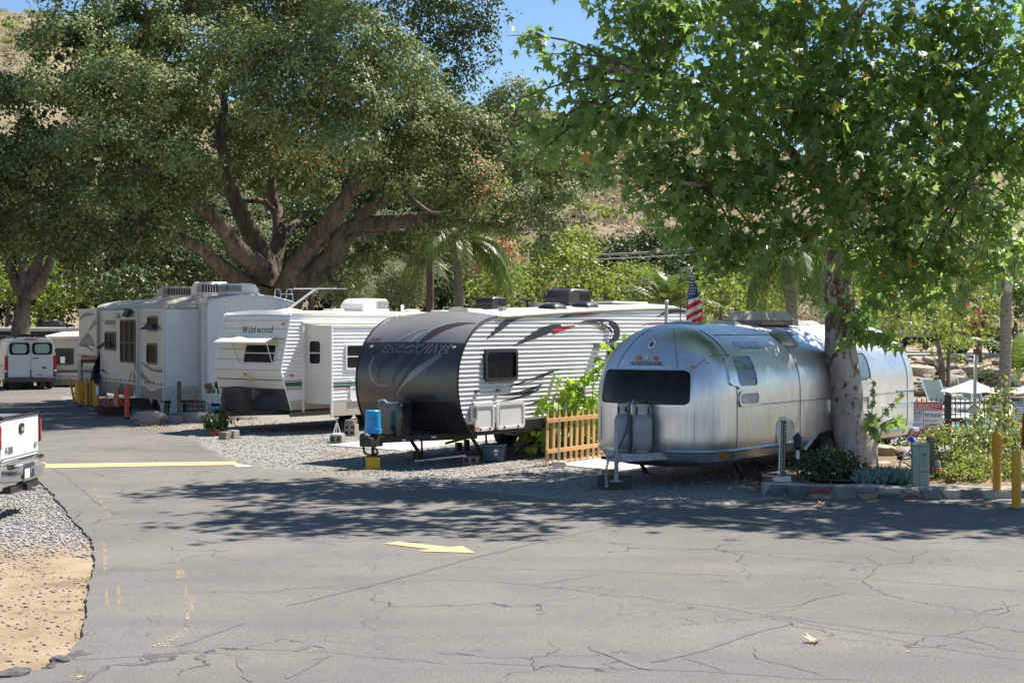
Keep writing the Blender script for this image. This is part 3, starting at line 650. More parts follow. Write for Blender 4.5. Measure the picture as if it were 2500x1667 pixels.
# ------------------------------------------------------------------ polished aluminium trailer
def build_silver():
    T = thing('travel_trailer', 'rounded bare aluminium travel trailer with riveted panels and dark front window', 'trailer', (2.06, 24.3, BED_Z), R(-36.4), 'travel trailers parked side by side')
    W_, E_, L_, ZB, ZT = 1.215, .98, 9.15, .40, 2.60
    def wz(z):
        if z > 1.42: q = min(1, (z - 1.42) / (ZT - 1.42)); return W_ * max(0, 1 - q ** 2.25) ** (1 / 2.05)
        if z < .75: q = (.75 - z) / .35; return W_ - .13 * q ** 2
        return W_
    def ez(z):
        if z > 1.2: q = min(1, (z - 1.2) / (ZT - 1.2)); return E_ * max(0, 1 - q ** 2.0) ** .52
        if z < .75: q = (.75 - z) / .35; return E_ - .12 * q ** 2
        return E_
    PN = 2.55
    def surf(u, z):
        """u in [-1,1]: around the nose; beyond: metres along the side"""
        a, b = wz(z), ez(z); su = 1 if u >= 0 else -1; au = abs(u)
        if au <= 1:
            return Vector((su * a * au, E_ - b * max(0, 1 - au ** PN) ** (1 / PN), z))
        y = E_ + (au - 1)
        if y <= L_ - E_: return Vector((su * a, y, z))
        t = min(1.0, (y - (L_ - E_)) / 1.0) * R(90); c, s_ = max(0, math.cos(t)), math.sin(t)
        return Vector((su * a * c ** (2 / PN), L_ - E_ + b * s_ ** (2 / PN), z))
    UMAX = 1 + (L_ - 2 * E_) + 1.0
    def fn(u, z, off):
        p = surf(u, z); e = .004
        if off == 0: return p
        du = surf(min(UMAX, u + e), z) - surf(max(-UMAX, u - e), z); dz = surf(u, min(ZT - 1e-4, z + e)) - surf(u, z - e)
        n = du.cross(dz)
        if n.length < 1e-9: n = Vector((0, 0, 1))
        n.normalize()
        c = Vector((0, min(max(p.y, E_), L_ - E_), 1.2))
        if n.dot(p - c) < 0: n = -n
        return p + n * off
    # shell material
    m, nt, b = _nt('brushed_aluminium'); v = coords(nt)
    sx = N(nt, 'Mapping'); sx.inputs['Scale'].default_value = (6, 6, .35); nt.links.new(v, sx.inputs[0])
    st = noise(nt, sx.outputs[0], 4, 4, .55); cl = noise(nt, v, 1.1, 5, .6, .6)
    c = ramp(nt, st, [(.3, (.66, .64, .605)), (.7, (.84, .82, .785))]); c = mixc(nt, ramp(nt, cl, [(.42, g3(0)), (.7, g3(.5))]), c, (.62, .60, .57))
    nt.links.new(c, b.inputs['Base Color']); b.inputs['Metallic'].default_value = .92
    rg = ramp(nt, noise(nt, v, 2.2, 6, .65), [(.3, g3(.3)), (.7, g3(.46))]); nt.links.new(rg, b.inputs['Roughness'])
    ad = N(nt, 'Math', operation='MULTIPLY_ADD'); ad.inputs[1].default_value = .12; nt.links.new(st, ad.inputs[0]); nt.links.new(noise(nt, v, 1.6, 3, .5), ad.inputs[2])
    bump(nt, b, ad.outputs[0], .14, .05)
    M_AL = m; M_SEAM = mat('seam_strip', (.2, .2, .2), .4, metal=.9, var=.2, scale=8); M_RAIL = mat('rub_rail', (.52, .57, .62), .28, metal=.9, var=.1, scale=6)
    us = list(np.concatenate([np.linspace(-UMAX, -UMAX + 1, 18)[:-1], np.linspace(-UMAX + 1, -1, 30)[:-1], np.sin(np.linspace(-R(90), R(90), 61))[:-1], np.linspace(1, UMAX - 1, 30)[:-1], np.linspace(UMAX - 1, UMAX, 18)]))
    zs = [ZB + (1.42 - ZB) * k / 12 for k in range(12)] + [1.42 + (ZT - 1.42) * math.sin(R(90 * k / 22)) for k in range(22)] + [ZT - .0005]
    mb = MB(); mb.grid([[surf(u, z) for u in us] for z in zs])
    mb.add([surf(u, ZT - .0005) for u in us], [tuple(range(len(us)))])
    mb.add([surf(u, ZB) for u in us], [tuple(range(len(us)))])
    mb.build('shell', M_AL, T, smooth=60)
    # belly pan
    MB().grid([[surf(u, ZB) + Vector((0, 0, 0)) for u in us], [Vector((surf(u, ZB).x * .8, (surf(u, ZB).y - L_ / 2) * .94 + L_ / 2, ZB - .1)) for u in us]]).build('belly_pan', M_STEEL, T, smooth=40)
    # riveted seams
    def seam(pts, w=.016, off=.004, m_=M_SEAM, name='panel_seam', rivets=True):
        P_ = [fn(u, z, off) for u, z in pts]; mbs = MB(); mbs.tube(P_, w / 2, 5, cap=False); mbs.build(name, m_, T, smooth=60)
        if rivets:
            rv = MB(); d = 0
            for i in range(1, len(P_)):
                a, b_ = P_[i - 1], P_[i]; L = (b_ - a).length
                while d < L:
                    q = a.lerp(b_, d / L); uu = pts[i][0]; zz = pts[i][1]
                    for dz in (-.02,): rv.cbox(tuple(q + Vector((0, 0, dz))), (.008, .008, .008))
                    d += .07
                d -= L
            if rv.v: rv.build('rivet_row', m_, T)
    ls = lambda a, b_, n: [a + (b_ - a) * k / n for k in range(n + 1)]
    seam([(u, 1.28) for u in ls(1.0, UMAX - .02, 120)], .012); seam([(-u, 1.28) for u in ls(1.0, UMAX - .02, 60)], .012, rivets=False)
    for uu in (1.0, 3.3, 5.9, UMAX - 1.05):
        seam([(uu, z) for z in ls(.44, 1.24, 12) + (ls(1.32, 2.45, 24) if uu != 1.0 else ls(1.32, 2.5, 26))], .012)
    seam([(u, 2.42) for u in ls(1.2, UMAX - 1.2, 60)], .01, rivets=False)
    for k in (.5, -.5): seam([(k * (1 - .12 * q), z) for q, z in zip(ls(0, 1, 22), ls(1.9, 2.52, 22))], .01, rivets=False)
    seam([(u, 1.9 + .2 * math.sin(R(90 * (u - .72) / .28))) for u in ls(.72, .999, 24)], .01, rivets=False)
    seam([(.72, z) for z in ls(.7, 1.25, 10)], .008); seam([(-.72, z) for z in ls(.7, 1.25, 10)], .008, rivets=False)
    for k in (-.45, .45): pass
    # rub rails all round
    for zz, w in ((.575, .045), (.545, .02)):
        for sg in (1, -1):
            seam([(sg * u, zz) for u in list(np.sin(np.linspace(.25, 1.57, 40))) + ls(1.02, 3.55, 30)], w, .012, M_RAIL, 'rub_rail', False)
            seam([(sg * u, zz - .02) for u in ls(6.6, UMAX, 50)], w, .012, M_RAIL, 'rub_rail', False)
    seam([(u, 1.06) for u in ls(UMAX - 2.0, UMAX, 40)], .03, .008, M_RAIL, 'rub_rail', False); seam([(u, 1.30) for u in ls(UMAX - 1.6, UMAX, 40)], .03, .008, M_RAIL, 'rub_rail', False)
    # windows
    window(T, fn, 0, 1.585, 1.40, .60, .09, M_ALU, .03, M_GLASSB, .03, name='front_window')
    window(T, fn, 1.36, 1.83, .74, .56, .1, M_ALU, .045, M_GLASS2, .03); window(T, fn, 1.40, 1.39, .70, .25, .1, M_ALU, .04, M_GLASS3, .025)
    window(T, fn, 5.95, 1.80, .80, .60, .12, M_ALU, .05, M_GLASS2, .03); window(T, fn, -1.8, 1.8, .8, .56, .1, M_ALU, .045, M_GLASS2, .03)
    window(T, fn, 2.0, 2.24, .95, .16, .07, M_ALU, .025, M_GLASS3, .012, name='roof_window')
    # hatches and vents on the side
    o_ = rr(2.72, .775, .66, .42, .14); q = MB(); q.ring(fn, o_, shrink(o_, .03), .018, -.005); h_ = q.build('access_hatch', M_ALU, T, smooth=40); plate(h_, fn, shrink(o_, .03), .006, M_CREAM, 'hatch_door')
    o_ = rr(5.35, 1.13, 1.75, .30, .05); q = MB(); q.ring(fn, o_, shrink(o_, .03), .03, -.005); h_ = q.build('service_panel', M_ALU, T, smooth=40); plate(h_, fn, shrink(o_, .03), .008, M_LGREY, 'panel_door')
    for k in range(2): plate(h_, fn, rr(5.0 + .75 * k, 1.13, .55, .14, .03), .016, M_GREY, 'louvre')
    o_ = rr(7.15, .84, .5, .42, .02); q = MB(); q.ring(fn, o_, shrink(o_, .02), .012, -.005); h_ = q.build('access_hatch', M_ALU, T); plate(h_, fn, shrink(o_, .02), .008, M_ALU, 'hatch_door')
    # wheel opening with trim and two axles
    MB().patch(fn, [(3.75 + .08, .40), (3.9, .58), (4.1, .68), (6.1, .68), (6.3, .58), (6.45, .40)], .006, 3).build('wheel_opening', M_BLACK, T)
    seam([(3.75, .40), (3.85, .58), (4.0, .69), (4.2, .72), (5.1, .72), (6.0, .72), (6.2, .69), (6.4, .58), (6.5, .40)], .04, .015, M_ALU, 'opening_trim', False)
    for yy in (4.45, 5.35): wheel(T, 1.13, yy, .36, .22, 1); wheel(T, -1.13, yy, .36, .22, -1)
    # lights, badge, letters
    for u in (-.15, .15): lens(T, fn, u, 2.045, .075, .06, M_AMBER, off=.035)
    lens(T, fn, 0, 2.045, .07, .06, M_LGREY, off=.02); lens(T, fn, .87, 2.02, .05, .08, M_LGREY, off=.02); lens(T, fn, 1.0 - .02, .50, .03, .07, M_AMBER, off=.03)
    lens(T, fn, .70, 1.91, .05, .05, M_AMBER, off=.03); lens(T, fn, UMAX - .62, .47, .1, .1, M_REDLENS, 'tail_light', off=.05)
    bd = plate(T, fn, [(.075 * math.cos(R(a)) * .9, 2.27 + .07 * math.sin(R(a))) for a in range(0, 360, 20)], .008, M_WSIDE, 'badge')
    plate(bd, fn, [(.045 * math.cos(R(a)) * .9, 2.265 + .042 * math.sin(R(a)) * (1.2 if 90 < a < 200 else .9)) for a in range(0, 360, 24)], .012, mat('navy_print', (.02, .05, .16), .4), 'emblem')
    M_LET = mat('badge_letters', (.2, .2, .21), .35, metal=.6)
    MB().patch(fn, dense(rr(.02, 1.915, .80, .018, .006, 2)), .02, 2, 0).build('letter_rail', M_ALU, T)
    ps, w = text_polys('AIRSTREAM', 1, .03, 0, 1.25); mb = MB()
    for q in ps: mb.add([fn(-.26 + x / w * .52, 1.932 + y * .085, .022) for x, y in q], [tuple(range(len(q)))])
    mb.build('lettering', M_LET, T)
    ps, w = text_polys('3959', 1, .01); mb = MB()
    for q in ps: mb.add([fn(-.2 + x / w * .38, 2.10 + y * .15, .003) for x, y in q], [tuple(range(len(q)))])
    mb.build('faded_number', mat('faded_number', (.55, .55, .54), .5, metal=.7, var=.25, scale=20), T)
    # roof equipment
    def rz_(x): # roof height across
        lo, hi = 1.42, ZT
        for _ in range(30):
            md = (lo + hi) / 2
            if wz(md) > abs(x): lo = md
            else: hi = md
        return lo
    mb = MB(); mb.frus((0, 0), (.72, 1.3), (.74, 1.32), 0, .09); mb.cur = 1; mb.frus((0, 0), (.78, 1.36), (.58, .98), .09, .26)
    a_ = mb.build('air_conditioner', [M_TAUPE, M_ACT], T, bevel=.02, loc=(0, 4.15, ZT - .02))
    q = MB()
    for k in range(6):
        for r_ in range(2): q.box(.365, .372, .25 + k * .055, .295 + k * .055, .018 + r_ * .034, .042 + r_ * .034)
    q.build('grille', M_BLACK, a_)
    roof_vent(T, -.1, 1.55, ZT - .02, .5, .05, M_GREY, False).rotation_euler = (R(3), R(3), 0)
    v_ = roof_vent(T, -.05, 3.05, ZT - .02, .45, .04, M_GREY, False); v_.rotation_euler = (R(-14), 0, 0)
    roof_vent(T, .1, 5.35, ZT - .02, .34, .1, M_ACW, False); roof_vent(T, 0, 6.1, ZT - .03, .45, .1, M_ACW)
    mb = MB(); rows = []
    for k in range(7):
        t = k / 6; w2 = .16 + .07 * math.sin(math.pi * t); h2 = .02 + .11 * math.sin(math.pi * min(1, t * 1.1)) ** .7; y2 = -.35 + .7 * t
        rows.append([(w2 * math.cos(R(a)), y2, h2 * math.sin(R(a))) for a in range(0, 181, 20)])
    mb.grid(rows); vs = mb.build('vent_scoop', M_STEEL, T, smooth=50, loc=(.78, 3.55, rz_(.78) - .01)); vs.rotation_euler.y = R(38)
    MB().cbox((.02, .05, .13), (.1, .16, .015)).build('scoop_plate', M_GREY, vs)
    # tongue, bottles, jack
    M_TG = mat('grey_painted_steel', (.36, .38, .4), .45, metal=.3, var=.2, scale=6, dirt=(.2, .14, .09), dirt_amt=.5)
    tongue(T, .30, .56, 1.02, M_TG, .8, .8)
    for i, (x, y) in enumerate(((-.17, -.22), (.17, -.22))):
        mb = MB(); mb.lathe([(.11, 0), (.11, .03), (.13, .04), (.155, .1), (.158, .16), (.158, .47), (.15, .53), (.115, .59), (.06, .62), (.05, .625)], n=24)
        t_ = mb.build('propane_tank', mat('tank_grey', (.27, .29, .31), .4, metal=.2, var=.1, scale=5, dirt=(.25, .2, .15), dirt_amt=.3), T, smooth=40, loc=(x, y, .57))
        q = MB()
        for a0 in (20, 140, 260):
            q.grid([[(.1 * math.cos(R(a0 + a)), .1 * math.sin(R(a0 + a)), z) for a in range(0, 91, 15)] for z in (.6, .76)]); q.grid([[(.108 * math.cos(R(a0 + a)), .108 * math.sin(R(a0 + a)), z) for a in range(0, 91, 15)] for z in (.6, .76)])
        q.lathe([(.108, .72), (.108, .76), (.098, .76), (.098, .72)], n=20, cap=False); q.build('collar', M_TG, t_, smooth=50)
        MB().lathe([(.025, .62), (.025, .7), (.04, .7), (.04, .73)], n=10).build('valve', M_STEEL, t_)
        MB().tube([(.159 * math.cos(R(a)), .159 * math.sin(R(a)), .31) for a in range(0, 361, 20)], .004, 5, cap=False).build('weld_seam', M_TG, t_)
    mb = MB(); mb.tube([(0, -.22, .56), (0, -.22, 1.36)], .012, 6); mb.tube([(-.12, -.22, 1.345), (.12, -.22, 1.345)], .01, 6); mb.lathe([(.02, 0), (.03, .02), (.01, .06)], (0, -.22, 1.33), 8); mb.build('tank_clamp', M_STEEL, T, smooth=40)
    MB().tube(crom([(-.1, -.28, 1.2), (-.02, -.4, 1.28), (.02, -.4, 1.1), (-.03, -.42, .85), (-.12, -.45, .65), (-.1, -.5, .57)]), .012, 6).build('gas_hose', M_BLACK, T, smooth=60)
    mb = MB(); mb.tube([(0, -.72, .14), (0, -.72, .95)], .035, 10); mb.tube([(0, -.72, .95), (-.02, -.72, 1.05)], .014, 6); mb.cbox((0, -.72, .145), (.16, .16, .02)); mb.build('tongue_jack', M_TG, T, smooth=40)
    mb = MB(); chain(mb, [(-.06, -.85, .5), (-.09, -.87, .3), (-.06, -.9, .06)]); mb.build('safety_chain', M_STEEL, T); mb = MB(); chain(mb, [(.08, -.8, .5), (.1, -.88, .33), (.02, -.78, .3)]); mb.build('safety_chain', M_STEEL, T)
    # stabiliser legs, bumper
    for x, y in ((.95, 1.35), (.95, 7.6), (-.95, 1.35)):
        mb = MB(); mb.bar((x, y, .4), (x - .1, y + .55, .02), .05, .05); mb.bar((x, y + .45, .4), (x - .08, y + .25, .2), .03, .03); mb.cbox((x - .1, y + .56, .015), (.16, .1, .02)); mb.build('stabiliser_leg', M_FRAME, T)
    mb = MB(); mb.box(-1.0, 1.0, L_ - .1, L_ + .18, .42, .5); mb.build('rear_bumper', M_ALU, T, bevel=.02)
    MB().tube([(-.9, .25, .40), (0, .05, .36), (.9, .25, .40)], .03, 6).build('front_rail', M_FRAME, T)
    return T
build_silver()

# ------------------------------------------------------------------ dark-nosed ribbed trailer
def build_dark_nose():
    T = thing('travel_trailer', 'white ribbed travel trailer with curved dark grey nose and black swooshes', 'trailer', (-1.97, 28.12, BED_Z), R(-36.2), 'travel trailers parked side by side')
    HW = 1.22; LEN = 8.35
    nose = [(.42, .60), (.2, .83), (.1, 1.0), (.035, 1.2), (0, 1.4), (0, 1.62), (.03, 1.84), (.1, 2.03), (.21, 2.22), (.38, 2.41), (.60, 2.57), (.90, 2.70), (1.3, 2.76)]
    nose = [tuple(q) for q in crom(nose, 3)]
    def ny(z):
        for (ya, za), (yb, zb) in zip(nose, nose[1:]):
            if za <= z <= zb: return ya + (yb - ya) * (z - za) / max(1e-6, zb - za)
        return nose[0][0] if z < nose[0][1] else nose[-1][0]
    top = lambda y: 2.72 + .036 * max(0, y - 1.1) + .03 * math.sin(math.pi * min(1, max(0, (y - 1.1) / 7.2)))
    outline = [(y, z) for y, z in nose if z < 2.755] + [(y, top(y)) for y in (1.5, 2.5, 3.5, 4.5, 5.5, 6.5, 7.3, 7.9)] + [(8.2, top(8) - .03), (LEN, 2.92), (LEN, .60)]
    pr = rib_profile(.78, 3.1)
    prof = [(.5, 0), (.78, 0)] + pr[1:]
    for sg in (1, -1):
        body = band_map([clip_band(outline, .775, 9)], prof, sg * HW, sg, 0).build('side_wall', M_WSIDE, T)
        band_map([clip_band(outline, .0, .775)], [(.5, 0), (.79, 0)], sg * HW, sg, 0).build('lower_skirt', M_BLACKG, T)
    # roof: crowned across
    rows = []
    for y in [nose[-1][0] - .02] + [1.5 + .5 * k for k in range(14)] + [8.2, LEN]:
        zt = (top(y) if y < 8.1 else top(8) - .03 - (y - 8.2) * .7); rows.append([(HW * math.sin(R(a)) , y, zt + .11 * math.cos(R(a)) ** 1.0 if abs(a) < 90 else zt) for a in range(-90, 91, 15)])
    mb = MB(); mb.grid(rows); mb.build('roof', M_ROOFM, T, smooth=50)
    MB().grid([[(-HW, LEN, .6), (HW, LEN, .6)], [(-HW, LEN, 2.9), (HW, LEN, 2.9)]]).build('rear_wall', M_WSIDE, T)
    MB().box(-HW + .01, HW - .01, .5, LEN, .55, .62).build('underbelly', M_BLACK, T)
    for sg in (1, -1):
        MB().tube([(sg * (HW + .01), y, z) for y, z in outline if y > 1.1 and z > 2.6], .028, 6).build('roof_edge_trim', M_TAUPE if sg > 0 else M_ROOFW, T, smooth=50)
        MB().tube([(sg * (HW + .006), y, z) for y, z in nose], .022, 6).build('nose_edge_trim', M_BLACK, T, smooth=50)
    # nose: grey cap with direct sun put into its lighter colour, gunmetal band, black chin; crowned like the roof near the top
    def nz(x, z):  # crown
        return z + (.10 * (1 - (x / HW) ** 2) * max(0, min(1, (z - 2.2) / .55)))
    def nfn(u, v, off):
        e = .01; y = ny(v); dy = (ny(v + e) - ny(v - e)) / (2 * e); L = math.hypot(1, dy)
        return (u, y - off / L, nz(u, v) + off * dy / L)
    def nose_part(z0, z1, m_, name):
        zz = [z0] + [z for _, z in nose if z0 < z < z1] + [z1]; xs = [HW * k / 8 for k in range(-8, 9)]
        return MB().grid([[(x, ny(z), nz(x, z)) for x in xs] for z in zz]).build(name, m_, T, smooth=60)
    nose_part(2.262, 2.76, M_GREYCAP, 'nose_cap'); nose_part(1.182, 2.262, M_GUN, 'nose_panel'); nose_part(.60, 1.182, M_BLACKG, 'nose_chin')
    def ndecal(name, m_, quads, off=.004, parent=T):
        zz = [.6 + .05 * k for k in range(45)]; mb_ = MB()
        for q in quads:
            lo = min(p[1] for p in q); hi = max(p[1] for p in q)
            for a, b_ in zip(zz, zz[1:]):
                if b_ < lo or a > hi: continue
                c = clip_band(q, a, b_)
                if len(c) >= 3: mb_.add([nfn(x, z, off) for x, z in c], [tuple(range(len(c)))])
        return mb_.build(name, m_, parent)
    M_SIL = mat('silver_graphic', (.36, .365, .37), .3, metal=.4, var=.05); M_MAROON = mat('maroon_graphic', (.06, .034, .034), .3, var=.1); M_CHAR = mat('charcoal_graphic', (.03, .03, .032), .3, var=.15); M_GR2 = mat('faded_grey_graphic', (.2, .195, .18), .3, metal=.4, var=.1)
    sw = lambda pts: swoosh([tuple(q) for q in crom(pts, 5)])
    ndecal('graphic', M_SIL, sw([(-.42, 2.27, .01), (-.25, 2.36, .05), (.0, 2.45, .03), (.15, 2.47, .005)])); ndecal('graphic', M_SIL, sw([(-.12, 2.27, .05), (.02, 2.35, .10), (.16, 2.43, .02)]))
    ndecal('graphic', M_MAROON, sw([(.14, 2.27, .05), (.3, 2.37, .13), (.55, 2.50, .11), (.85, 2.575, .05), (1.12, 2.61, .005)])); ndecal('graphic', M_SIL, sw([(.12, 2.30, .01), (.3, 2.47, .03), (.5, 2.545, .02), (.7, 2.58, .004)]), .006)
    ndecal('graphic', M_CHAR, sw([(-.28, 2.06, .06), (-.55, 1.9, .1), (-.68, 1.72, .07), (-.66, 1.56, .01)])); ndecal('graphic', M_CHAR, sw([(.12, 2.06, .14), (-.1, 1.85, .13), (-.26, 1.66, .08), (-.34, 1.46, .01)]))
    ndecal('graphic', M_GR2, sw([(.75, 2.05, .1), (.4, 1.82, .13), (.05, 1.6, .12), (-.16, 1.42, .08), (-.24, 1.26, .01)])); ndecal('graphic', M_GR2, sw([(-.85, 2.0, .05), (-.9, 1.75, .06), (-.75, 1.5, .03), (-.5, 1.46, .02), (-.3, 1.5, .01)])); ndecal('graphic', M_CHAR, sw([(.35, 2.06, .06), (.1, 1.78, .09), (-.12, 1.5, .06), (-.27, 1.31, .005)]), .006)
    for body, th_, w_, x_, z_, mm, of in (('SHOCKWAVE', .05, 1.64, -.69, 2.082, M_SIL, .008), ('SHOCKWAVE', .012, 1.58, -.67, 2.088, M_CHAR, .014)):
        ps, w = text_polys(body, 1, th_, .32, 1.08); mb = MB()
        for q in ps: mb.add([nfn(x_ + x / w * w_, z_ + y * .205, of) for x, y in q], [tuple(range(len(q)))])
        mb.build('lettering', mm, T)
    ps, w = text_polys('DA RUST', 1, .01, .3); mb = MB()
    for q in ps: mb.add([nfn(-1.12 + x / w * .3, 2.285 + y * .07, .006) for x, y in q], [tuple(range(len(q)))])
    mb.build('lettering', M_CHAR, T)
    for x in (-1.0, 1.0): lens(T, nfn, x, 2.18, .06, .045, M_LGREY, off=.02)
    # side graphics
    fs = flat_side(HW)
    def sd(name, m_, pts, off=.003): return band_map(sw(pts), prof, HW, 1, off).build(name, m_, T)
    M_BLK = mat('black_graphic', (.018, .018, .02), .3, var=.2); M_RG = mat('red_graphic', (.42, .015, .02), .3, var=.15); M_GG = mat('grey_graphic', (.32, .33, .34), .3, var=.12)
    sd('graphic', M_BLK, [(.84, 2.32, .01), (1.05, 2.43, .07), (1.35, 2.58, .13), (1.65, 2.70, .10), (2.1, 2.76, .02)])
    sd('graphic', M_BLK, [(1.68, 2.19, .01), (2.1, 2.31, .09), (2.6, 2.45, .17), (3.0, 2.53, .14), (3.3, 2.57, .08)]); sd('graphic', M_RG, [(3.0, 2.45, .10), (3.3, 2.52, .10), (3.79, 2.575, .03)], .006)
    sd('graphic', M_BLK, [(3.21, 2.74, .01), (3.6, 2.79, .06), (4.0, 2.83, .05), (4.75, 2.81, .005)]); sd('graphic', M_RG, [(3.7, 2.76, .01), (4.1, 2.79, .03), (4.5, 2.79, .005)], .006)
    sd('graphic', M_BLK, [(3.76, 2.62, .01), (4.3, 2.67, .05), (4.9, 2.63, .16), (5.3, 2.52, .26), (5.35, 2.38, .24), (5.1, 2.28, .1), (4.85, 2.2, .01)])
    sd('graphic', M_GG, [(3.9, 2.60, .01), (4.4, 2.62, .04), (4.9, 2.52, .14), (4.97, 2.38, .18), (4.85, 2.27, .05)], .006); sd('graphic', M_WSIDE, [(4.6, 2.66, .01), (5.1, 2.56, .03), (5.22, 2.4, .035), (5.0, 2.25, .02)], .009)
    sd('graphic', M_RG, [(4.05, 2.62, .01), (4.6, 2.60, .015), (4.9, 2.50, .012)], .009)
    sd('graphic', M_BLK, [(7.0, 2.78, .01), (7.4, 2.87, .08), (7.8, 2.93, .13), (8.3, 2.93, .12)]); sd('graphic', M_RG, [(6.35, 2.58, .005), (6.8, 2.635, .035), (7.4, 2.64, .03), (7.8, 2.60, .005)])
    sd('graphic', M_BLK, [(1.2, 1.265, .005), (1.7, 1.28, .05), (2.1, 1.31, .09), (2.45, 1.39, .05), (2.7, 1.45, .005)]); sd('graphic', M_BLK, [(1.57, 1.43, .005), (2.0, 1.49, .06), (2.45, 1.56, .07), (2.9, 1.66, .05), (3.32, 1.745, .004)])
    sd('graphic', M_GG, [(1.9, 1.46, .01), (2.3, 1.53, .04), (2.7, 1.57, .01)], .006); sd('graphic', M_BLK, [(1.25, 1.16, .005), (1.8, 1.20, .04), (2.3, 1.29, .05), (2.7, 1.40, .004)]); sd('graphic', M_RG, [(1.85, 1.29, .02), (2.1, 1.33, .02)], .006)
    sd('graphic', M_RG, [(2.12, .85, .005), (2.6, .93, .05), (3.05, 1.05, .05), (3.5, 1.2, .03), (4.0, 1.24, .03), (4.66, 1.25, .005)]); sd('graphic', M_BLK, [(2.0, 1.02, .005), (2.5, 1.10, .04), (2.9, 1.16, .005)])
    sd('graphic', M_RG, [(4.5, 2.1, .005), (4.58, 2.18, .04), (4.62, 2.24, .02)])
    # windows and hatches
    fs2 = flat_side(HW + .013)
    window(T, fs2, 1.275, 1.84, 1.02, .60, .09, M_BLACK, .06, M_GLASS, .05); window(T, fs2, 5.45, 1.93, .85, .52, .09, M_BLACK, .06, M_GLASS, .05)
    for c_, w_ in ((.77, .58), (1.59, .88)):
        o_ = rr(c_, .885, w_, .5, .07); q = MB(); q.ring(fs2, o_, shrink(o_, .05), .03, -.02); h_ = q.build('baggage_door', M_WHITE, T, smooth=40); plate(h_, fs2, shrink(o_, .05), .014, M_WSIDE, 'door_panel')
        for k in (-1, 1): MB().cbox((HW + .045, c_ + k * w_ * .25, .67), (.03, .03, .04)).build('latch', M_BLACK, h_)
    MB().cbox((HW + .03, 1.22, .90), (.02, .03, .36)).build('divider', M_ALU, T)
    mb = MB(); mb.box(HW, HW + .03, 3.5, 4.1, 1.12, 1.46)
    v_ = mb.build('fridge_vent', M_BLACK, T, bevel=.01)
    for k in range(4): MB().bar((HW + .035, 3.54, 1.18 + k * .075), (HW + .035, 4.06, 1.18 + k * .075), .04, .012).build('slat', M_BLACK, v_)
    mb = MB(); mb.cbox((HW + .07, 4.62, 2.18), (.13, .24, .11)); mb.build('porch_light', M_GREY, T, bevel=.015)
    mb = MB(); mb.cbox((HW + .03, 4.9, 2.63), (.05, .2, .05)); mb.build('grab_bracket', M_LGREY, T, bevel=.015)
    for y_, z_ in ((.55, 1.37), (1.2, 1.37)): MB().cbox((HW + .03, y_, z_), (.05, .1, .02)).build('door_catch', M_BLACK, T)
    mb = MB(); mb.tube([(HW + .02, .42, 1.14), (HW + .06, .40, 1.18)], .02, 6); mb.ring(flat_side(HW + .02), rr(.42, .98, .2, .28, .04), rr(.42, .98, .12, .2, .03), .04); mb.build('service_port', M_GREY, T)
    lens(T, fs2, .52, .69, .12, .07, M_AMBER); lens(T, fs2, 1.6, 1.62, .0 + .04, .04, M_BLACK)
    # roof gear
    rz_ = lambda x, y: top(y) + .11 * math.sqrt(max(0, 1 - (x / HW) ** 2)) - .02
    ac_unit(T, 0, 5.35, rz_(0, 5.3), .62, .86, .33, M_BLACK, gm=M_BLACK); ac_unit(T, -.25, 2.95, rz_(0, 3), .42, .5, .21, M_BLACK, gm=M_BLACK)
    roof_vent(T, .05, 1.75, rz_(0, 1.75), .5, .07, M_CREAM, False); roof_vent(T, .1, 4.35, rz_(0, 4.3), .48, .1, M_CREAM, False); roof_vent(T, .75, 3.7, rz_(.75, 3.7), .5, .13, M_BLACK); roof_vent(T, .78, 4.85, rz_(.78, 4.9), .48, .13, M_BLACK)
    mb = MB(); mb.lathe([(.03, 0), (.03, .14), (.2, .16), (.22, .175), (.05, .19)], (-.1, 4.0, rz_(0, 4)), 14); mb.build('antenna', M_BLACK, T, smooth=40)
    MB().box(-.25, .35, 6.6, 8.1, 0, .05).build('solar_panel', M_LGREY, T, bevel=.01, loc=(0, 0, rz_(0, 7.3) + .03)); MB().cbox((.6, 2.2, rz_(.6, 2.2) + .05), (.12, .12, .1)).build('plumbing_vent', M_GREY, T)
    # tongue, covered gas bottles, jack
    tongue(T, .45, .58, 1.45, M_FRAME, .85, .6)
    rows = []
    for k in range(7):
        t = k / 6; z = .58 + .62 * t; s_ = 1 - .1 * t ** 3; rows.append([(x * s_, -.32 + y * s_, z + .03 * (math.cos(x * 9) if k == 6 else 0)) for x, y in rr(0, 0, .62, .44, .12, 5)])
    mb = MB(); mb.grid(rows, close=True); mb.add([(0, -.32, rows[-1][0][2] + .015)] + rows[-1], [(0, i + 1, (i + 1) % len(rows[-1]) + 1) for i in range(len(rows[-1]))])
    lp = mb.build('gas_bottle_cover', M_BLACKG, T, smooth=45); MB().tube(crom([(-.24, -.5, 1.19), (-.1, -.52, 1.22), (.02, -.53, 1.17), (.22, -.5, 1.18)]), .014, 6).build('cover_handle', M_LGREY, lp)
    for k in range(4): MB().lathe([(.008, 0), (.008, .01)], (.312, -.5, .62 + k * .17), 6, axis='y').build('rivet', M_ALU, lp)
    mb = MB(); mb.lathe([(.03, .15), (.03, .6), (.09, .62), (.1, .74), (.085, .82)], (0, -.92, 0), 12); mb.build('tongue_jack', M_FRAME, T, smooth=40)
    mb = MB(); mb.box(-.13, .13, -1.15, -.78, .40, .57); mb.build('hitch_head', M_FRAME, T, bevel=.02)
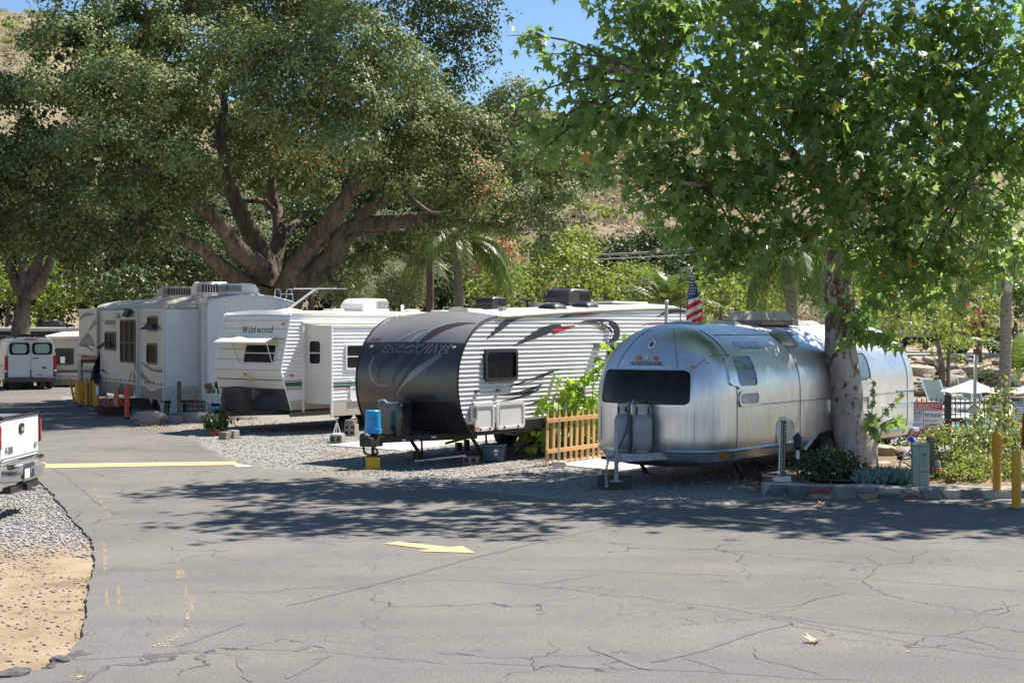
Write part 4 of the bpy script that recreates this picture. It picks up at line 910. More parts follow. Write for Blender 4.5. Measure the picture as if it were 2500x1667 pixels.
    mb = MB(); chain(mb, [(.1, -1.0, .42), (.14, -.95, .3), (.02, -.9, .25)]); mb.build('safety_chain', M_FRAME, T); mb = MB(); chain(mb, [(-.12, -1.05, .42), (-.12, -1.0, .28), (-.03, -.92, .24)]); mb.build('safety_chain', M_FRAME, T)
    for k, (y, z, w_) in enumerate(((-.45, .5, .08), (-.2, .48, .08), (.12, .53, .1))):
        s_ = .41 * (y + 1.0) + .06; MB().cbox((s_ + .05, y, z), (.012, w_, .03), Matrix.Rotation(R(-22), 3, 'Z')).build('sticker', M_WSIDE, T)
    mb = MB(); mb.tube([(.5, -.1, .1), (.5, .35, .12)], .02, 6); mb.bar((.3, -.1, .09), (1.1, .4, .2), .03, .03); mb.build('stabiliser_bar', M_STEEL, T)
    for x, y in ((.8, .9), (-.8, .9), (.8, 7.2)): 
        mb = MB(); mb.bar((x, y, .55), (x, y + .5, .05), .05, .05); mb.bar((x, y + .5, .55), (x, y + .55, .05), .03, .03); mb.build('stabiliser_leg', M_FRAME, T)
    for yy in (4.6, 5.45): wheel(T, 1.08, yy, .36, .22, 1); wheel(T, -1.08, yy, .36, .22, -1)
build_dark_nose()

# ------------------------------------------------------------------ white and cream trailer with slide-out
def build_white():
    T = thing('travel_trailer', 'cream fronted travel trailer with propped window awning and slide-out side', 'trailer', (-6.47, 36.93, BED_Z), R(-38), 'travel trailers parked side by side')
    HW = 1.18; LEN = 8.2; ZT = 2.90
    nose = [(.36, .56), (.0, 1.52), (.335, 2.84), (.40, ZT)]
    def ny(z):
        for (ya, za), (yb, zb) in zip(nose, nose[1:]):
            if za <= z <= zb: return ya + (yb - ya) * (z - za) / (zb - za)
        return nose[0][0] if z < nose[0][1] else nose[-1][0]
    def ffn(u, v, off):
        e = .01; y = ny(v); dy = (ny(v + e) - ny(v - e)) / (2 * e); L = math.hypot(1, dy); return (u, y - off / L, v + off * dy / L)
    outline = nose + [(LEN, ZT), (LEN, .56)]
    prof = [(.5, 0), (.80, 0)] + rib_profile(.80, ZT, .088)[1:]
    for sg in (1, -1):
        band_map([clip_band(outline, .795, 9)], prof, sg * HW, sg, 0).build('side_wall', M_WSIDE, T)
        band_map([clip_band(outline, 0, .795)], [(.4, 0), (.82, 0)], sg * HW, sg, 0).build('lower_skirt', M_BEIGE, T)
        MB().tube([(sg * (HW + .01), y, z) for y, z in nose], .022, 6).build('corner_trim', M_WSIDE, T)
        MB().tube([(sg * (HW + .01), .4, ZT - .01), (sg * (HW + .01), LEN, ZT - .01)], .025, 6).build('roof_edge_trim', M_ROOFM, T)
    # stacked front panels with recessed joints
    zs = [1.065, 1.285, 1.52, 1.77, 2.02, 2.27, 2.52, 2.72, 2.885]
    for a, b_ in zip(zs, zs[1:]):
        g = .004; rows = [[(x, ny(z) - (0 if i in (0, 3) else .008), z) for x in (-HW, HW)] for i, z in enumerate((a + g, a + g + .006, b_ - g - .006, b_ - g))]
        MB().grid(rows).build('front_panel', M_FRONTCREAM if b_ < 2.75 else M_WHITE, T)
    MB().grid([[(-HW, ny(z) + .012, z) for z in (.56, 1.0, 1.52, 2.2, 2.84)], [(HW, ny(z) + .012, z) for z in (.56, 1.0, 1.52, 2.2, 2.84)]]).build('front_backing', M_TAUPE, T)
    for z in (1.285, 1.065): MB().patch(ffn, rr(0, z, 2.34, .022, .004, 1), .010, 1).build('front_stripe', mat('brown_stripe', (.08, .06, .045), .5), T)
    rows = []
    for y in (.34, .42, .6, LEN): rows.append([(HW * k / 8, y, (ZT - .06 if y < .4 else ZT) + (.07 if y > .4 else .03) * (1 - (k / 8) ** 2)) for k in range(-8, 9)])
    MB().grid(rows).build('roof', M_ROOFW, T, smooth=40)
    MB().grid([[(-HW, LEN, .56), (HW, LEN, .56)], [(-HW, LEN, ZT), (HW, LEN, ZT)]]).build('rear_wall', M_WSIDE, T); MB().box(-HW + .01, HW - .01, .4, LEN, .5, .57).build('underbelly', M_BLACK, T)
    # rock guard of raised diamonds
    M_DP = mat('diamond_plate', (.42, .42, .41), .22, metal=.95, var=.12, scale=3)
    dp = MB().grid([[(x, ny(z) - .006, z) for x in (-HW + .02, HW - .02)] for z in (.575, 1.04)]).build('rock_guard', M_DP, T)
    mb = MB(); k = 0
    for r_ in range(15):
        for c_ in range(58):
            x = -1.13 + c_ * .0395 + (.02 if r_ % 2 else 0); z = .6 + r_ * .029
            if x > 1.13: continue
            y = ny(z) - .007; a = .013; d = R(45 if (r_ + c_) % 2 else -45); cx_, sz_ = math.cos(d) * a, math.sin(d) * a; px_, pz_ = -math.sin(d) * .004, math.cos(d) * .004
            mb.add([(x - cx_, y, z - sz_), (x + px_, y, z + pz_), (x + cx_, y, z + sz_), (x - px_, y, z - pz_), (x, y - .006, z)], [(0, 1, 4), (1, 2, 4), (2, 3, 4), (3, 0, 4)])
    tag(mb.build('tread_studs', M_DP, dp), kind='stuff')
    # front window, propped awning, lights, name
    window(T, ffn, .39, 1.905, 1.16, .52, .06, M_CREAM, .05, M_GLASSB, .035, bars=((-.13, 1.92, .91, 1.92),), name='front_window')
    A_ = MB(); ya = ny(2.27); rows = []
    for k in range(7):
        x = -.88 + 1.84 * k / 6; rows.append([(x, ya - .02, 2.30 + (.05 if k == 2 else 0)), (x, ya - .25, 2.27 + (.045 if k == 2 else .01)), (x, ya - .46, 2.20), (x, ya - .46, 2.165)])
    A_.grid(rows); A_.add([r[0] for r in rows] + [r[3] for r in rows], [(i, i + 1, i + 8, i + 7) for i in range(6)]); aw = A_.build('window_awning', M_WHITE, T, smooth=30)
    for x in (-.3, .93): MB().bar((x, ya - .40, 2.18), (x + (.03 if x < 0 else -.05), ny(1.72) - .03, 1.70), .016, .01).build('awning_strut', M_GREY if x < 0 else M_WHITE, aw)
    for x, z, w_ in ((1.0, 2.62, .1),): lens(T, ffn, x, z, w_, .05, M_AMBER)
    lens(T, ffn, -.83, 2.58, .07, .05, M_LGREY); e_ = MB().patch(ffn, [(-.02 + .11 * math.cos(R(a)), 1.43 + .055 * math.sin(R(a))) for a in range(0, 360, 24)], .03, 2, 0).build('light_base', M_WHITE, T, smooth=40); lens(e_, ffn, -.045, 1.425, .12, .06, M_AMBER, off=.045)
    plate(T, ffn, rr(.07, 1.285, .26, .085, .035), .02, mat('yellow_tag', (.62, .42, .1), .5), 'yellow_plate')
    # serif lettering
    M_LT = mat('dark_letters', (.04, .04, .035), .5); mb = MB()
    def stroke(pts, w): 
        for q in swoosh([(a, b_, w) for a, b_ in pts]): mb.add([ffn(-.41 + u * .148, 2.415 + v * .148, .012) for u, v in q], [(0, 1, 2, 3)])
    def ser(u, v, w=.26): stroke([(u - w / 2, v), (u + w / 2, v)], .07)
    def bowl(u, v, r1, r2): stroke([(u + r1 * math.cos(R(a)), v + r2 * math.sin(R(a))) for a in range(0, 361, 20)], .12)
    x = 0
    stroke([(.12, 1.0), (.38, 0)], .17); stroke([(.38, 0), (.58, .8)], .08); stroke([(.52, 1.0), (.78, 0)], .17); stroke([(.78, 0), (1.0, 1)], .08); ser(.12, 1.0, .34); ser(.56, 1.0, .3); ser(1.02, 1.0, .28)
    stroke([(1.32, .68), (1.32, 0)], .15); ser(1.3, 0, .34); ser(1.25, .68, .2); stroke([(1.28, .9), (1.4, .9)], .13)
    stroke([(1.72, 1.05), (1.72, 0)], .15); ser(1.72, 0, .34); ser(1.66, 1.05, .2)
    bowl(2.18, .34, .22, .3); stroke([(2.42, 1.05), (2.42, 0)], .15); ser(2.36, 1.05, .2); ser(2.48, 0, .2)
    stroke([(2.85, .68), (3.05, 0)], .15); stroke([(3.05, 0), (3.22, .6)], .07); stroke([(3.18, .68), (3.4, 0)], .15); stroke([(3.4, 0), (3.6, .68)], .07); ser(2.85, .68, .28); ser(3.62, .68, .24)
    bowl(4.02, .34, .25, .3); bowl(4.72, .34, .25, .3); bowl(5.36, .34, .22, .3); stroke([(5.6, 1.05), (5.6, 0)], .15); ser(5.54, 1.05, .2); ser(5.66, 0, .2)
    mb.v = [(-.41 + (p[0] + .41) * 1.29, p[1], p[2]) for p in mb.v]; mb.build('lettering', M_LT, T)
    # side stripes ahead of the slide-out
    for z, h_, m_ in ((1.26, .025, M_TAUPE), (1.18, .10, M_GREEN), (1.10, .02, M_TAUPE), (1.06, .02, M_RED)): band_map([[(.0 + ny(z) + .03, z - h_ / 2), (.74, z - h_ / 2), (.74, z + h_ / 2), (ny(z) + .03, z + h_ / 2)]], prof, HW, 1, .003).build('side_stripe', m_, T)
    lens(T, flat_side(HW + .015), .36, 1.385, .12, .055, M_AMBER)
    # slide-out room
    SX = 2.05; Y0, Y1, Z0, Z1 = .86, 5.2, .70, 2.60
    S_ = MB(); S_.add([(HW - .05, Y0, Z0), (SX, Y0, Z0), (SX, Y0, Z1), (HW - .05, Y0, Z1)], [(0, 1, 2, 3)]); S_.add([(HW - .05, Y1, Z0), (SX, Y1, Z0), (SX, Y1, Z1), (HW - .05, Y1, Z1)], [(3, 2, 1, 0)]); S_.add([(HW - .05, Y0, Z0), (SX, Y0, Z0), (SX, Y1, Z0), (HW - .05, Y1, Z0)], [(0, 1, 2, 3)])
    S_.add([(HW - .05, Y0 - .02, Z1 + .02), (SX + .03, Y0 - .02, Z1 - .01), (SX + .03, Y1, Z1 - .01), (HW - .05, Y1, Z1 + .02)], [(0, 1, 2, 3)])
    so = S_.build('slide_out', M_FRONTCREAM, T)
    band_map([[(Y0, .74), (Y1, .74), (Y1, Z1), (Y0, Z1)]], [(.7, 0), (.76, 0)] + rib_profile(.76, 2.62, .088)[1:], SX, 1, 0).build('slide_face', M_WSIDE, so)
    MB().add([(SX + .004, Y0 - .01, .42), (SX + .004, Y1, .42), (SX + .004, Y1, .75), (SX + .004, Y0 - .01, .75)], [(0, 1, 2, 3)]).build('slide_skirt', M_BEIGE, so)
    mb = MB(); mb.bar((SX + .01, Y0 - .015, .42), (SX + .01, Y0 - .015, Z1), .05, .05); mb.bar((SX + .01, Y0, Z1 - .02), (SX + .01, Y1, Z1 - .02), .04, .05); mb.bar((HW + .02, .74, .5), (HW + .02, .74, 2.66), .06, .04); mb.bar((HW + .03, .70, 2.67), (HW + .03, 5.3, 2.67), .05, .04); mb.build('slide_trim', M_WHITE, so, bevel=.006)
    fe = lambda u, v, off: (u, Y0 - off, v)
    window(so, fe, 1.50, 1.945, .44, .62, .09, M_WHITE, .035, M_GLASS, .025, bars=((1.30, 1.93, 1.70, 1.93),))
    fsl = flat_side(SX + .013); window(so, fsl, 1.93, 1.835, 1.24, .62, .05, M_WHITE, .04, M_GLASS, .03, bars=((1.32, 1.84, 1.93, 1.84), (1.93, 1.55, 1.93, 2.13)))
    for z, h_, m_ in ((1.255, .02, M_TAUPE), (1.19, .05, M_GREEN), (1.12, .06, M_GREEN), (1.07, .02, M_RED)): band_map([[(Y0 + .05, z - h_ / 2), (Y1, z - h_ / 2), (Y1, z + h_ / 2), (Y0 + .05, z + h_ / 2)]], [(.7, 0), (.76, 0)] + rib_profile(.76, 2.62, .088)[1:], SX, 1, .003).build('slide_stripe', m_, so)
    o_ = rr(1.9, .935, .88, .36, .07); q = MB(); q.ring(fsl, o_, shrink(o_, .03), .025, -.02); h_ = q.build('access_hatch', M_WHITE, so, smooth=40); plate(h_, fsl, shrink(o_, .03), .01, M_WHITE, 'hatch_door')
    mb = MB(); mb.cbox((SX + .03, 1.51, 1.26), (.06, .08, .05)); mb.cbox((SX + .03, 1.5, .79), (.05, .03, .03)); mb.build('hatch_knob', M_WHITE, so, bevel=.01)
    # roof gear
    ac_unit(T, .05, 4.1, ZT + .05, .82, 1.0, .31, M_ACW)
    mb = MB(); mb.frus((0, 0), (.6, .55), (.2, .2), 0, .07); an = mb.build('antenna_base', M_WHITE, T, bevel=.02, loc=(.2, 1.25, ZT + .05))
    mb = MB(); mb.bar((-.02, -.05, .06), (.28, .62, .58), .03, .02); mb.bar((.05, -.05, .06), (.35, .62, .58), .03, .02); mb.bar((-.35, .5, .58), (.85, .75, .57), .07, .025); mb.bar((-.5, .45, .57), (1.2, .8, .56), .02, .015); mb.build('antenna_arm', M_WHITE, an)
    roof_vent(T, .1, 2.9, ZT + .05, .4, .08, M_ROOFW, False); roof_vent(T, 0, 6.0, ZT + .05, .45, .1, M_ROOFM); roof_vent(T, .3, 6.9, ZT + .05, .4, .08, M_ACW, False)
    mb = MB(); mb.tube([(-.2, 7.6, ZT), (-.2, 7.6, ZT + .22), (.5, 7.6, ZT + .22), (.5, 7.6, ZT)], .014, 6); mb.tube([(-.2, 8.0, ZT), (-.2, 8.0, ZT + .2), (.5, 8.0, ZT + .2), (.5, 8.0, ZT)], .014, 6); mb.build('roof_rack', M_STEEL, T)
    MB().cbox((.4, 5.2, ZT + .16), (.02, .1, .2)).build('wind_gauge', M_WHITE, T)
    # tongue, shrouded gas bottles, jack
    tongue(T, .36, .54, 1.15, M_FRAME, .85, .5); mb = MB(); mb.bar((1.0, .5, .46), (1.0, 3.2, .46), .06, .16); mb.bar((-1.0, .5, .46), (-1.0, 3.2, .46), .06, .16); mb.build('chassis_rail', M_TAUPE, T)
    M_COVER = mat('weathered_vinyl', (.045, .037, .03), .75, var=.3, scale=5, bmp=.5, bscale=14, dirt=(.09, .07, .05), dirt_amt=.6)
    rows = []
    for k in range(9):
        t = k / 8; z = .5 + .60 * t; s_ = 1 - .07 * max(0, t - .85) / .15; rows.append([(x * s_ + .012 * math.sin(z * 17 + x * 9), -.32 + y * s_ + .012 * math.sin(z * 13 + x * 15), z) for x, y in rr(0, 0, .76, .40, .1, 5)])
    mb = MB(); mb.grid(rows, close=True); mb.add([(0, -.32, 1.13)] + rows[-1], [(0, i + 1, (i + 1) % len(rows[-1]) + 1) for i in range(len(rows[-1]))]); gc = mb.build('gas_bottle_cover', M_COVER, T, smooth=50)
    MB().tube(crom([(-.2, -.53, .86), (.1, -.54, .92), (.38, -.5, 1.0)]), .008, 5).build('cord', M_BLACK, gc); MB().tube(crom([(-.25, -.53, .72), (.1, -.54, .76), (.39, -.5, .75)]), .008, 5).build('cord', M_BLACK, gc)
    mb = MB(); mb.tube([(-.02, -.66, .16), (-.02, -.66, .86)], .035, 10); mb.tube([(-.02, -.66, .86), (-.1, -.66, .95), (-.04, -.62, .98)], .02, 6); mb.build('tongue_jack', M_FRAME, T, smooth=40)
    for yy in (4.4, 5.2): wheel(T, 1.02, yy, .35, .22, 1); wheel(T, -1.02, yy, .35, .22, -1)
build_white()

# ------------------------------------------------------------------ big fifth-wheel with slide-outs
def build_fifth():
    T = thing('fifth_wheel_trailer', 'tall cream fifth-wheel trailer with slide-outs and brown swooshes behind the orange posts', 'trailer', (-8.87, 44, 0), R(30))
    W_, LEN, ZT = 2.72, 12.0, 3.36
    arch = lambda x: ZT + .22 * math.sin(math.pi * min(1, max(0, x / W_))) ** .8
    M_CORR = mat('weathered_corrugated_aluminium', (.66, .665, .66), .42, metal=.25, var=.1, scale=.8, dirt=(.45, .44, .4), dirt_amt=.4)
    # rear: vertical corrugation with rounded corners
    mb = MB(); xs = []; n = 88
    for k in range(n + 1):
        x = .06 + (W_ - .12) * k / n; xs.append((x, -.014 if k % 2 else 0))
    cor = [(0, .22), (.01, .12), (.03, .05), (.06, 0)]
    pts = [(x, y) for x, y in cor] + xs + [(W_ - x, y) for x, y in reversed(cor)]
    mb.grid([[(x, y, .45) for x, y in pts], [(x, y, arch(x) - .03) for x, y in pts]]); mb.build('rear_wall', M_CORR, T)
    body = MB().grid([[(0, .2, z) for z in (.45, 1.2, ZT)], [(0, LEN, z) for z in (.45, 1.2, ZT)]]).build('side_wall', M_CREAM, T); MB().grid([[(W_, .2, z) for z in (.45, ZT)], [(W_, LEN, z) for z in (.45, ZT)]]).build('side_wall', M_CREAM, T)
    MB().grid([[(0, LEN, .45), (W_, LEN, .45)], [(0, LEN, ZT), (W_, LEN, ZT)]]).build('front_wall', M_CREAM, T); MB().box(.05, W_ - .05, .3, LEN, .4, .46).build('underbelly', M_BLACK, T)
    rows = []
    for y in [-.04, .1] + [k + .5 for k in range(12)] + [LEN]: rows.append([(W_ * k / 14, y, arch(W_ * k / 14) + (.02 if y > 0 else -.02)) for k in range(0, 15)])
    rows = [[(r[0][0] - .05, r[0][1], r[0][2] - .1)] + r + [(r[-1][0] + .05, r[0][1], r[0][2] - .1)] for r in rows]
    MB().grid(rows).build('roof', M_ROOFM, T, smooth=50)
    MB().tube([(x, -.03, arch(x) - .02) for x in [W_ * k / 20 for k in range(21)]], .02, 6).build('roof_edge_trim', M_ALU, T)
    mb = MB(); mb.bar((-.02, .1, .5), (-.02, .1, ZT - .1), .05, .2); mb.build('corner_trim', M_LGREY, T, bevel=.02)
    # awning rail and dark slots above the slides
    for a, b_ in ((.7, 3.1), (3.4, 7.6)): MB().box(-.12, .01, a, b_, 3.19, 3.27).build('slide_topper', M_ROOFM, T, bevel=.01)
    MB().box(-.04, .0, 5.6, 7.8, 3.2, 3.3).build('awning_rail', M_FRAME, T)
    M_SW1 = mat('brown_graphic', (.16, .125, .095), .4, var=.12); M_SW2 = mat('dark_grey_graphic', (.075, .068, .06), .4, var=.15)
    sw = lambda pts: swoosh([tuple(q) for q in crom(pts, 5)])
    def side_dec(par, x, m_, pts, off=.004, name='graphic'):
        mb_ = MB()
        for q in sw(pts): mb_.add([(x - off, y, z) for y, z in q], [(0, 1, 2, 3)])
        return mb_.build(name, m_, par)
    def slide(name, y0, y1, z0, z1, xo, end_m):
        s = MB(); s.box(xo, .02, y0, y1, z0, z1); o = s.build('slide_out', M_CREAM, T, bevel=.012)
        MB().add([(xo + .03, y0 - .004, .87), (-.02, y0 - .004, .87), (-.02, y0 - .004, z1 - .03), (xo + .03, y0 - .004, z1 - .03)], [(0, 1, 2, 3)]).build('end_panel', end_m, o)
        mb_ = MB()
        for yy in (y0 + .02, y1 - .02): mb_.bar((xo - .008, yy, z0), (xo - .008, yy, z1), .025, .05)
        mb_.bar((xo - .008, y0, z1 - .02), (xo - .008, y1, z1 - .02), .03, .04); mb_.build('slide_trim', M_WHITE, o)
        MB().add([(xo - .006, y0 + .05, z0), (xo - .006, y1 - .05, z0), (xo - .006, y1 - .05, .86), (xo - .006, y0 + .05, .86)], [(3, 2, 1, 0)]).build('lower_skirt', M_TAUPE, o)
        st = MB(); k = 0; y = y0 + .08
        while y < y1 - .2: st.add([(xo - .009, y, .91), (xo - .009, y + .19, .91), (xo - .009, y + .19, .975), (xo - .009, y, .975)], [(3, 2, 1, 0)]); y += .42
        st.build('reflective_tape', M_RED, o); return o
    XO = -1.05; fo = flat_side(XO, -1); M_ENDW = mat('plain_white_panel', (.74, .72, .68), .45, var=.05, scale=2, dirt=(.5, .5, .48), dirt_amt=.25)
    sa = slide('a', 3.32, 7.55, .48, 3.15, XO, M_ENDW); sb = slide('b', .68, 3.04, .48, 3.15, XO, M_ENDW)
    M_FR = mat('bronze_window_frame', (.05, .042, .035), .4, var=.2)
    window(sa, fo, 6.42, 2.17, 1.28, .62, .1, M_FR, .06, M_GLASSD, .03, bars=((6.42, 1.9, 6.42, 2.45),))
    mb = MB(); mb.add([(XO - .03, 7.08, 2.15), (XO - .03, 6.45, 2.15), (XO - .32, 6.45, 1.93), (XO - .32, 7.08, 1.93)], [(0, 1, 2, 3)]); mb.build('open_sash', M_GLASSD, sa)
    for c_ in (4.98, 4.40, 3.82): window(sa, fo, c_, 2.18, .5, 1.36, .14, M_FR, .045, M_GLASSD, .03, bars=((c_ - .2, 2.14, c_ + .2, 2.14),))
    window(sb, fo, 1.8, 2.72, 1.0, .46, .12, M_FR, .06, M_GLASSD, .03, bars=((1.4, 2.72, 2.2, 2.72),)); window(sb, fo, 1.85, 1.83, 1.02, .64, .12, M_FR, .06, M_GLASSD, .03)
    mb = MB(); mb.add([(XO - .03, 2.28, 2.72), (XO - .03, 1.35, 2.72), (XO - .26, 1.35, 2.55), (XO - .26, 2.28, 2.55)], [(0, 1, 2, 3)]); mb.build('open_sash', M_GLASSD, sb)
    lettering('MOUNTAINEER', lambda u, v, o_: (XO - o_, 7.05 - u, v), 1, M_SW2, sa, .008, .02, width=1.25, height=.15, at=(0, 2.70)); lettering('Titan', lambda u, v, o_: (XO - o_, 6.2 - u, v), 1, M_SW2, sa, .008, width=.36, height=.06, at=(0, 2.60))
    # swooshes
    side_dec(sa, XO, M_SW1, [(3.9, 1.55, .05), (3.6, 1.42, .18), (3.36, 1.28, .22)]); side_dec(sb, XO, M_SW1, [(3.0, 1.22, .22), (2.6, 1.08, .18), (2.1, .99, .08), (1.5, .985, .01)])
    side_dec(sb, XO, M_SW2, [(3.0, 1.56, .02), (2.4, 1.44, .07), (1.7, 1.36, .10), (.75, 1.36, .14)]); side_dec(sb, XO, M_CREAM, [(2.2, 1.42, .005), (1.6, 1.38, .025), (.75, 1.40, .03)], .008)
    side_dec(sa, XO, M_SW1, [(4.1, 1.42, .01), (4.05, 1.2, .09), (4.2, 1.0, .14), (4.25, .97, .02)]); side_dec(sa, XO, M_SW1, [(3.7, 1.3, .05), (3.75, 1.12, .2), (3.6, .99, .3)]); side_dec(sa, XO, M_SW2, [(7.5, 1.22, .1), (7.1, 1.16, .07), (6.6, 1.08, .01)])
    side_dec(sb, XO, M_SW2, [(2.9, 2.72, .005), (2.5, 2.72, .05), (2.3, 2.70, .06)]); side_dec(sb, XO, M_SW2, [(1.25, 2.65, .08), (1.0, 2.56, .04), (.75, 2.47, .005)]); side_dec(sb, XO, M_CREAM, [(2.7, .86, .01), (1.9, .78, .12), (.9, .86, .02)], .010)
    side_dec(T, 0, M_SW2, [(2.9, 3.30, .01), (2.2, 3.28, .06), (1.9, 3.22, .07), (1.8, 3.14, .01)]); side_dec(T, 0, M_SW2, [(1.7, 3.30, .08), (1.78, 3.22, .06), (1.82, 3.14, .01)])
    side_dec(sa, XO, M_SW1, [(7.5, 2.83, .03), (7.2, 2.82, .02)])
    # wheel arches in the skirt
    for c_ in (4.95, 4.05): MB().patch(fo, [(c_ + .42 * math.cos(R(a)), .48 + .36 * math.sin(R(a))) for a in range(0, 181, 15)], .012, 2).build('wheel_arch', M_BLACK, sa); MB().tube([(XO - .014, c_ + .42 * math.cos(R(a)), .48 + .36 * math.sin(R(a))) for a in range(0, 181, 15)], .02, 5).build('arch_trim', M_ALU, sa)
    for yy in (4.05, 4.95): wheel(T, -.05, yy, .38, .24, -1); wheel(T, W_ - .2, yy, .38, .24, 1)
    # lamp, camera plate and trim odds and ends
    MB().cbox((XO - .06, 5.55, 2.98), (.1, .35, .16)).build('porch_light', M_LGREY, sa, bevel=.03); mb = MB(); mb.cbox((XO - .12, 4.05, 3.06), (.12, .5, .24), Matrix.Rotation(R(25), 3, 'Y')); mb.build('solar_lamp', M_BLACK, sa)
    lens(T, flat_side(0, -1), 4.6, 3.34 - .05, .16, .2, M_LGREY, 'round_port', .02, .5)
    # forward slide with mountain picture
    sc_ = MB(); sc_.box(-1.05, .02, 8.15, 10.5, 1.62, 3.25); fo2 = sc_.build('slide_out', M_CREAM, T, bevel=.012)
    side_dec(fo2, XO, M_SW1, [(10.45, 2.86, .02), (9.8, 3.02, .14), (9.0, 3.06, .1), (8.3, 3.03, .02)]); side_dec(fo2, XO, M_SW2, [(10.4, 1.98, .05), (9.6, 1.98, .08), (8.9, 1.88, .06), (8.4, 1.76, .01)]); side_dec(fo2, XO, M_SW1, [(9.3, 2.45, .01), (8.7, 2.66, .16), (8.2, 2.82, .2)])
    mt = MB(); zz = [(10.4, 2.02), (10.1, 2.22), (9.75, 2.3), (9.4, 2.43), (9.05, 2.42), (8.8, 2.3), (8.55, 2.2), (8.3, 1.95), (8.9, 2.0), (9.6, 2.0)]; mt.add([(XO - .004, y, z) for y, z in zz], [tuple(range(len(zz)))]); mt.build('mountain_picture', M_SW1, fo2)
    for k in range(5): side_dec(fo2, XO, M_CREAM, [(10.0 - .3 * k, 2.05, .01), (9.85 - .3 * k, 2.18, .04), (9.7 - .28 * k, 2.3, .01)], .008, 'mountain_ridge')
    MB().box(-1.07, -1.05, 8.2, 10.4, 1.62, 1.69).build('reflective_tape', M_RED, fo2)
    # rear ladder
    mb = MB()
    for x in (2.25, 2.62): mb.tube([(x, -.12, 1.0), (x, -.12, 3.5), (x, .0, 3.75), (x, .35, 3.75), (x, .4, 3.5)], .016, 6)
    for k in range(9): mb.tube([(2.25, -.12, 1.2 + .3 * k), (2.62, -.12, 1.2 + .3 * k)], .013, 6)
    mb.build('ladder', M_ALU, T, smooth=50)
    # roof gear
    ac_unit(T, 1.25, 6.9, arch(1.25), .85, 1.1, .36, M_ACT, R(180)); ac_unit(T, 1.35, 3.7, arch(1.3), .85, 1.1, .42, M_ACW, R(180)); ac_unit(T, 1.3, .9, arch(1.3), .8, 1.0, .3, M_ACW, R(90))
    roof_vent(T, .7, 6.4, arch(.7), .7, .12, M_ACT); MB().tube([(1.9, 11, arch(1.9)), (1.9, 11.2, 4.3)], .02, 6).build('antenna', M_LGREY, T)
    for x, y in ((.3, 2.2), (2.3, 2.2), (.3, 9.5), (2.3, 9.5)): MB().bar((x, y, .45), (x, y, .03), .08, .08).build('stabiliser_leg', M_FRAME, T)
build_fifth()

# ================================================================== TREES AND PLANTS
def bark_mat(name, dark, light, scale=6.0, stretch=.25, strength=.9, dist=.06):
    m, nt, b = _nt(name); v = coords(nt); mp = N(nt, 'Mapping'); mp.inputs['Scale'].default_value = (1, 1, stretch); nt.links.new(v, mp.inputs[0])
    n1 = noise(nt, mp.outputs[0], scale, 8, .7, .8); c = ramp(nt, n1, [(.32, dark), (.68, light)])
    nt.links.new(c, b.inputs['Base Color']); b.inputs['Roughness'].default_value = .92; b.inputs['Specular IOR Level'].default_value = .2
    bump(nt, b, n1, strength, dist); return m
def sycamore_bark():
    m, nt, b = _nt('sycamore_bark'); v = coords(nt); mp = N(nt, 'Mapping'); mp.inputs['Scale'].default_value = (1, 1, .55); nt.links.new(v, mp.inputs[0])
    base = ramp(nt, noise(nt, mp.outputs[0], 5, 7, .65, .5), [(.3, (.36, .32, .27)), (.55, (.52, .485, .43)), (.75, (.60, .575, .53))])
    sp = N(nt, 'SeparateXYZ'); nt.links.new(v, sp.inputs[0]); mr = N(nt, 'MapRange'); mr.inputs['From Min'].default_value = 1.2; mr.inputs['From Max'].default_value = 3.0; nt.links.new(sp.outputs['Z'], mr.inputs['Value'])
    sub = N(nt, 'Math', operation='MULTIPLY_ADD'); sub.inputs[1].default_value = .085; nt.links.new(mr.outputs[0], sub.inputs[0]); n2 = noise(nt, mp.outputs[0], 4.2, 8, .72, 1.1); nt.links.new(n2, sub.inputs[2])
    f = ramp(nt, sub.outputs[0], [(.575, g3(0)), (.60, g3(1))]); c = mixc(nt, f, base, ramp(nt, noise(nt, v, 11, 5), [(.3, (.09, .06, .04)), (.7, (.24, .17, .115))]))
    f2 = ramp(nt, noise(nt, v, 15, 6, .7), [(.62, g3(0)), (.67, g3(.6))]); c = mixc(nt, f2, c, (.2, .17, .14))
    nt.links.new(c, b.inputs['Base Color']); b.inputs['Roughness'].default_value = .85; b.inputs['Specular IOR Level'].default_value = .25
    hh = N(nt, 'Math', operation='SUBTRACT'); nt.links.new(noise(nt, v, 9, 7, .7), hh.inputs[0]); nt.links.new(f, hh.inputs[1]); bump(nt, b, hh.outputs[0], .6, .02); return m
M_OAKB = bark_mat('oak_bark', (.035, .026, .019), (.22, .175, .13), 5); M_SYCB = sycamore_bark(); M_TWIG = bark_mat('twig_bark', (.05, .035, .025), (.2, .16, .12), 12)
M_PALMB = bark_mat('palm_bark', (.09, .075, .06), (.33, .285, .23), 7, 3.0, .8, .03); M_TREEB = bark_mat('grey_tree_bark', (.06, .05, .04), (.24, .2, .16), 8)
L_OAK = leafmat('oak_leaves', [(.036, .07, .018), (.07, .118, .032), (.12, .172, .054), (.18, .23, .085), (.26, .3, .13)], .12, .55, .25, 1.8)
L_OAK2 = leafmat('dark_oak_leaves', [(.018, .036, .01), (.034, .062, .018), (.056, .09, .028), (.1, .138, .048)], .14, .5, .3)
L_SYC = leafmat('sycamore_leaves', [(.065, .115, .033), (.1, .16, .048), (.14, .21, .068), (.08, .14, .04)] * 7 + [(.2, .27, .1), (.11, .18, .05), (.40, .2, .04)], .5, .4, .55, 3.1, 1.1)
L_BRIGHT = leafmat('bright_leaves', [(.08, .125, .03), (.12, .175, .042), (.165, .22, .06), (.095, .14, .036)], .42, .45, .35)
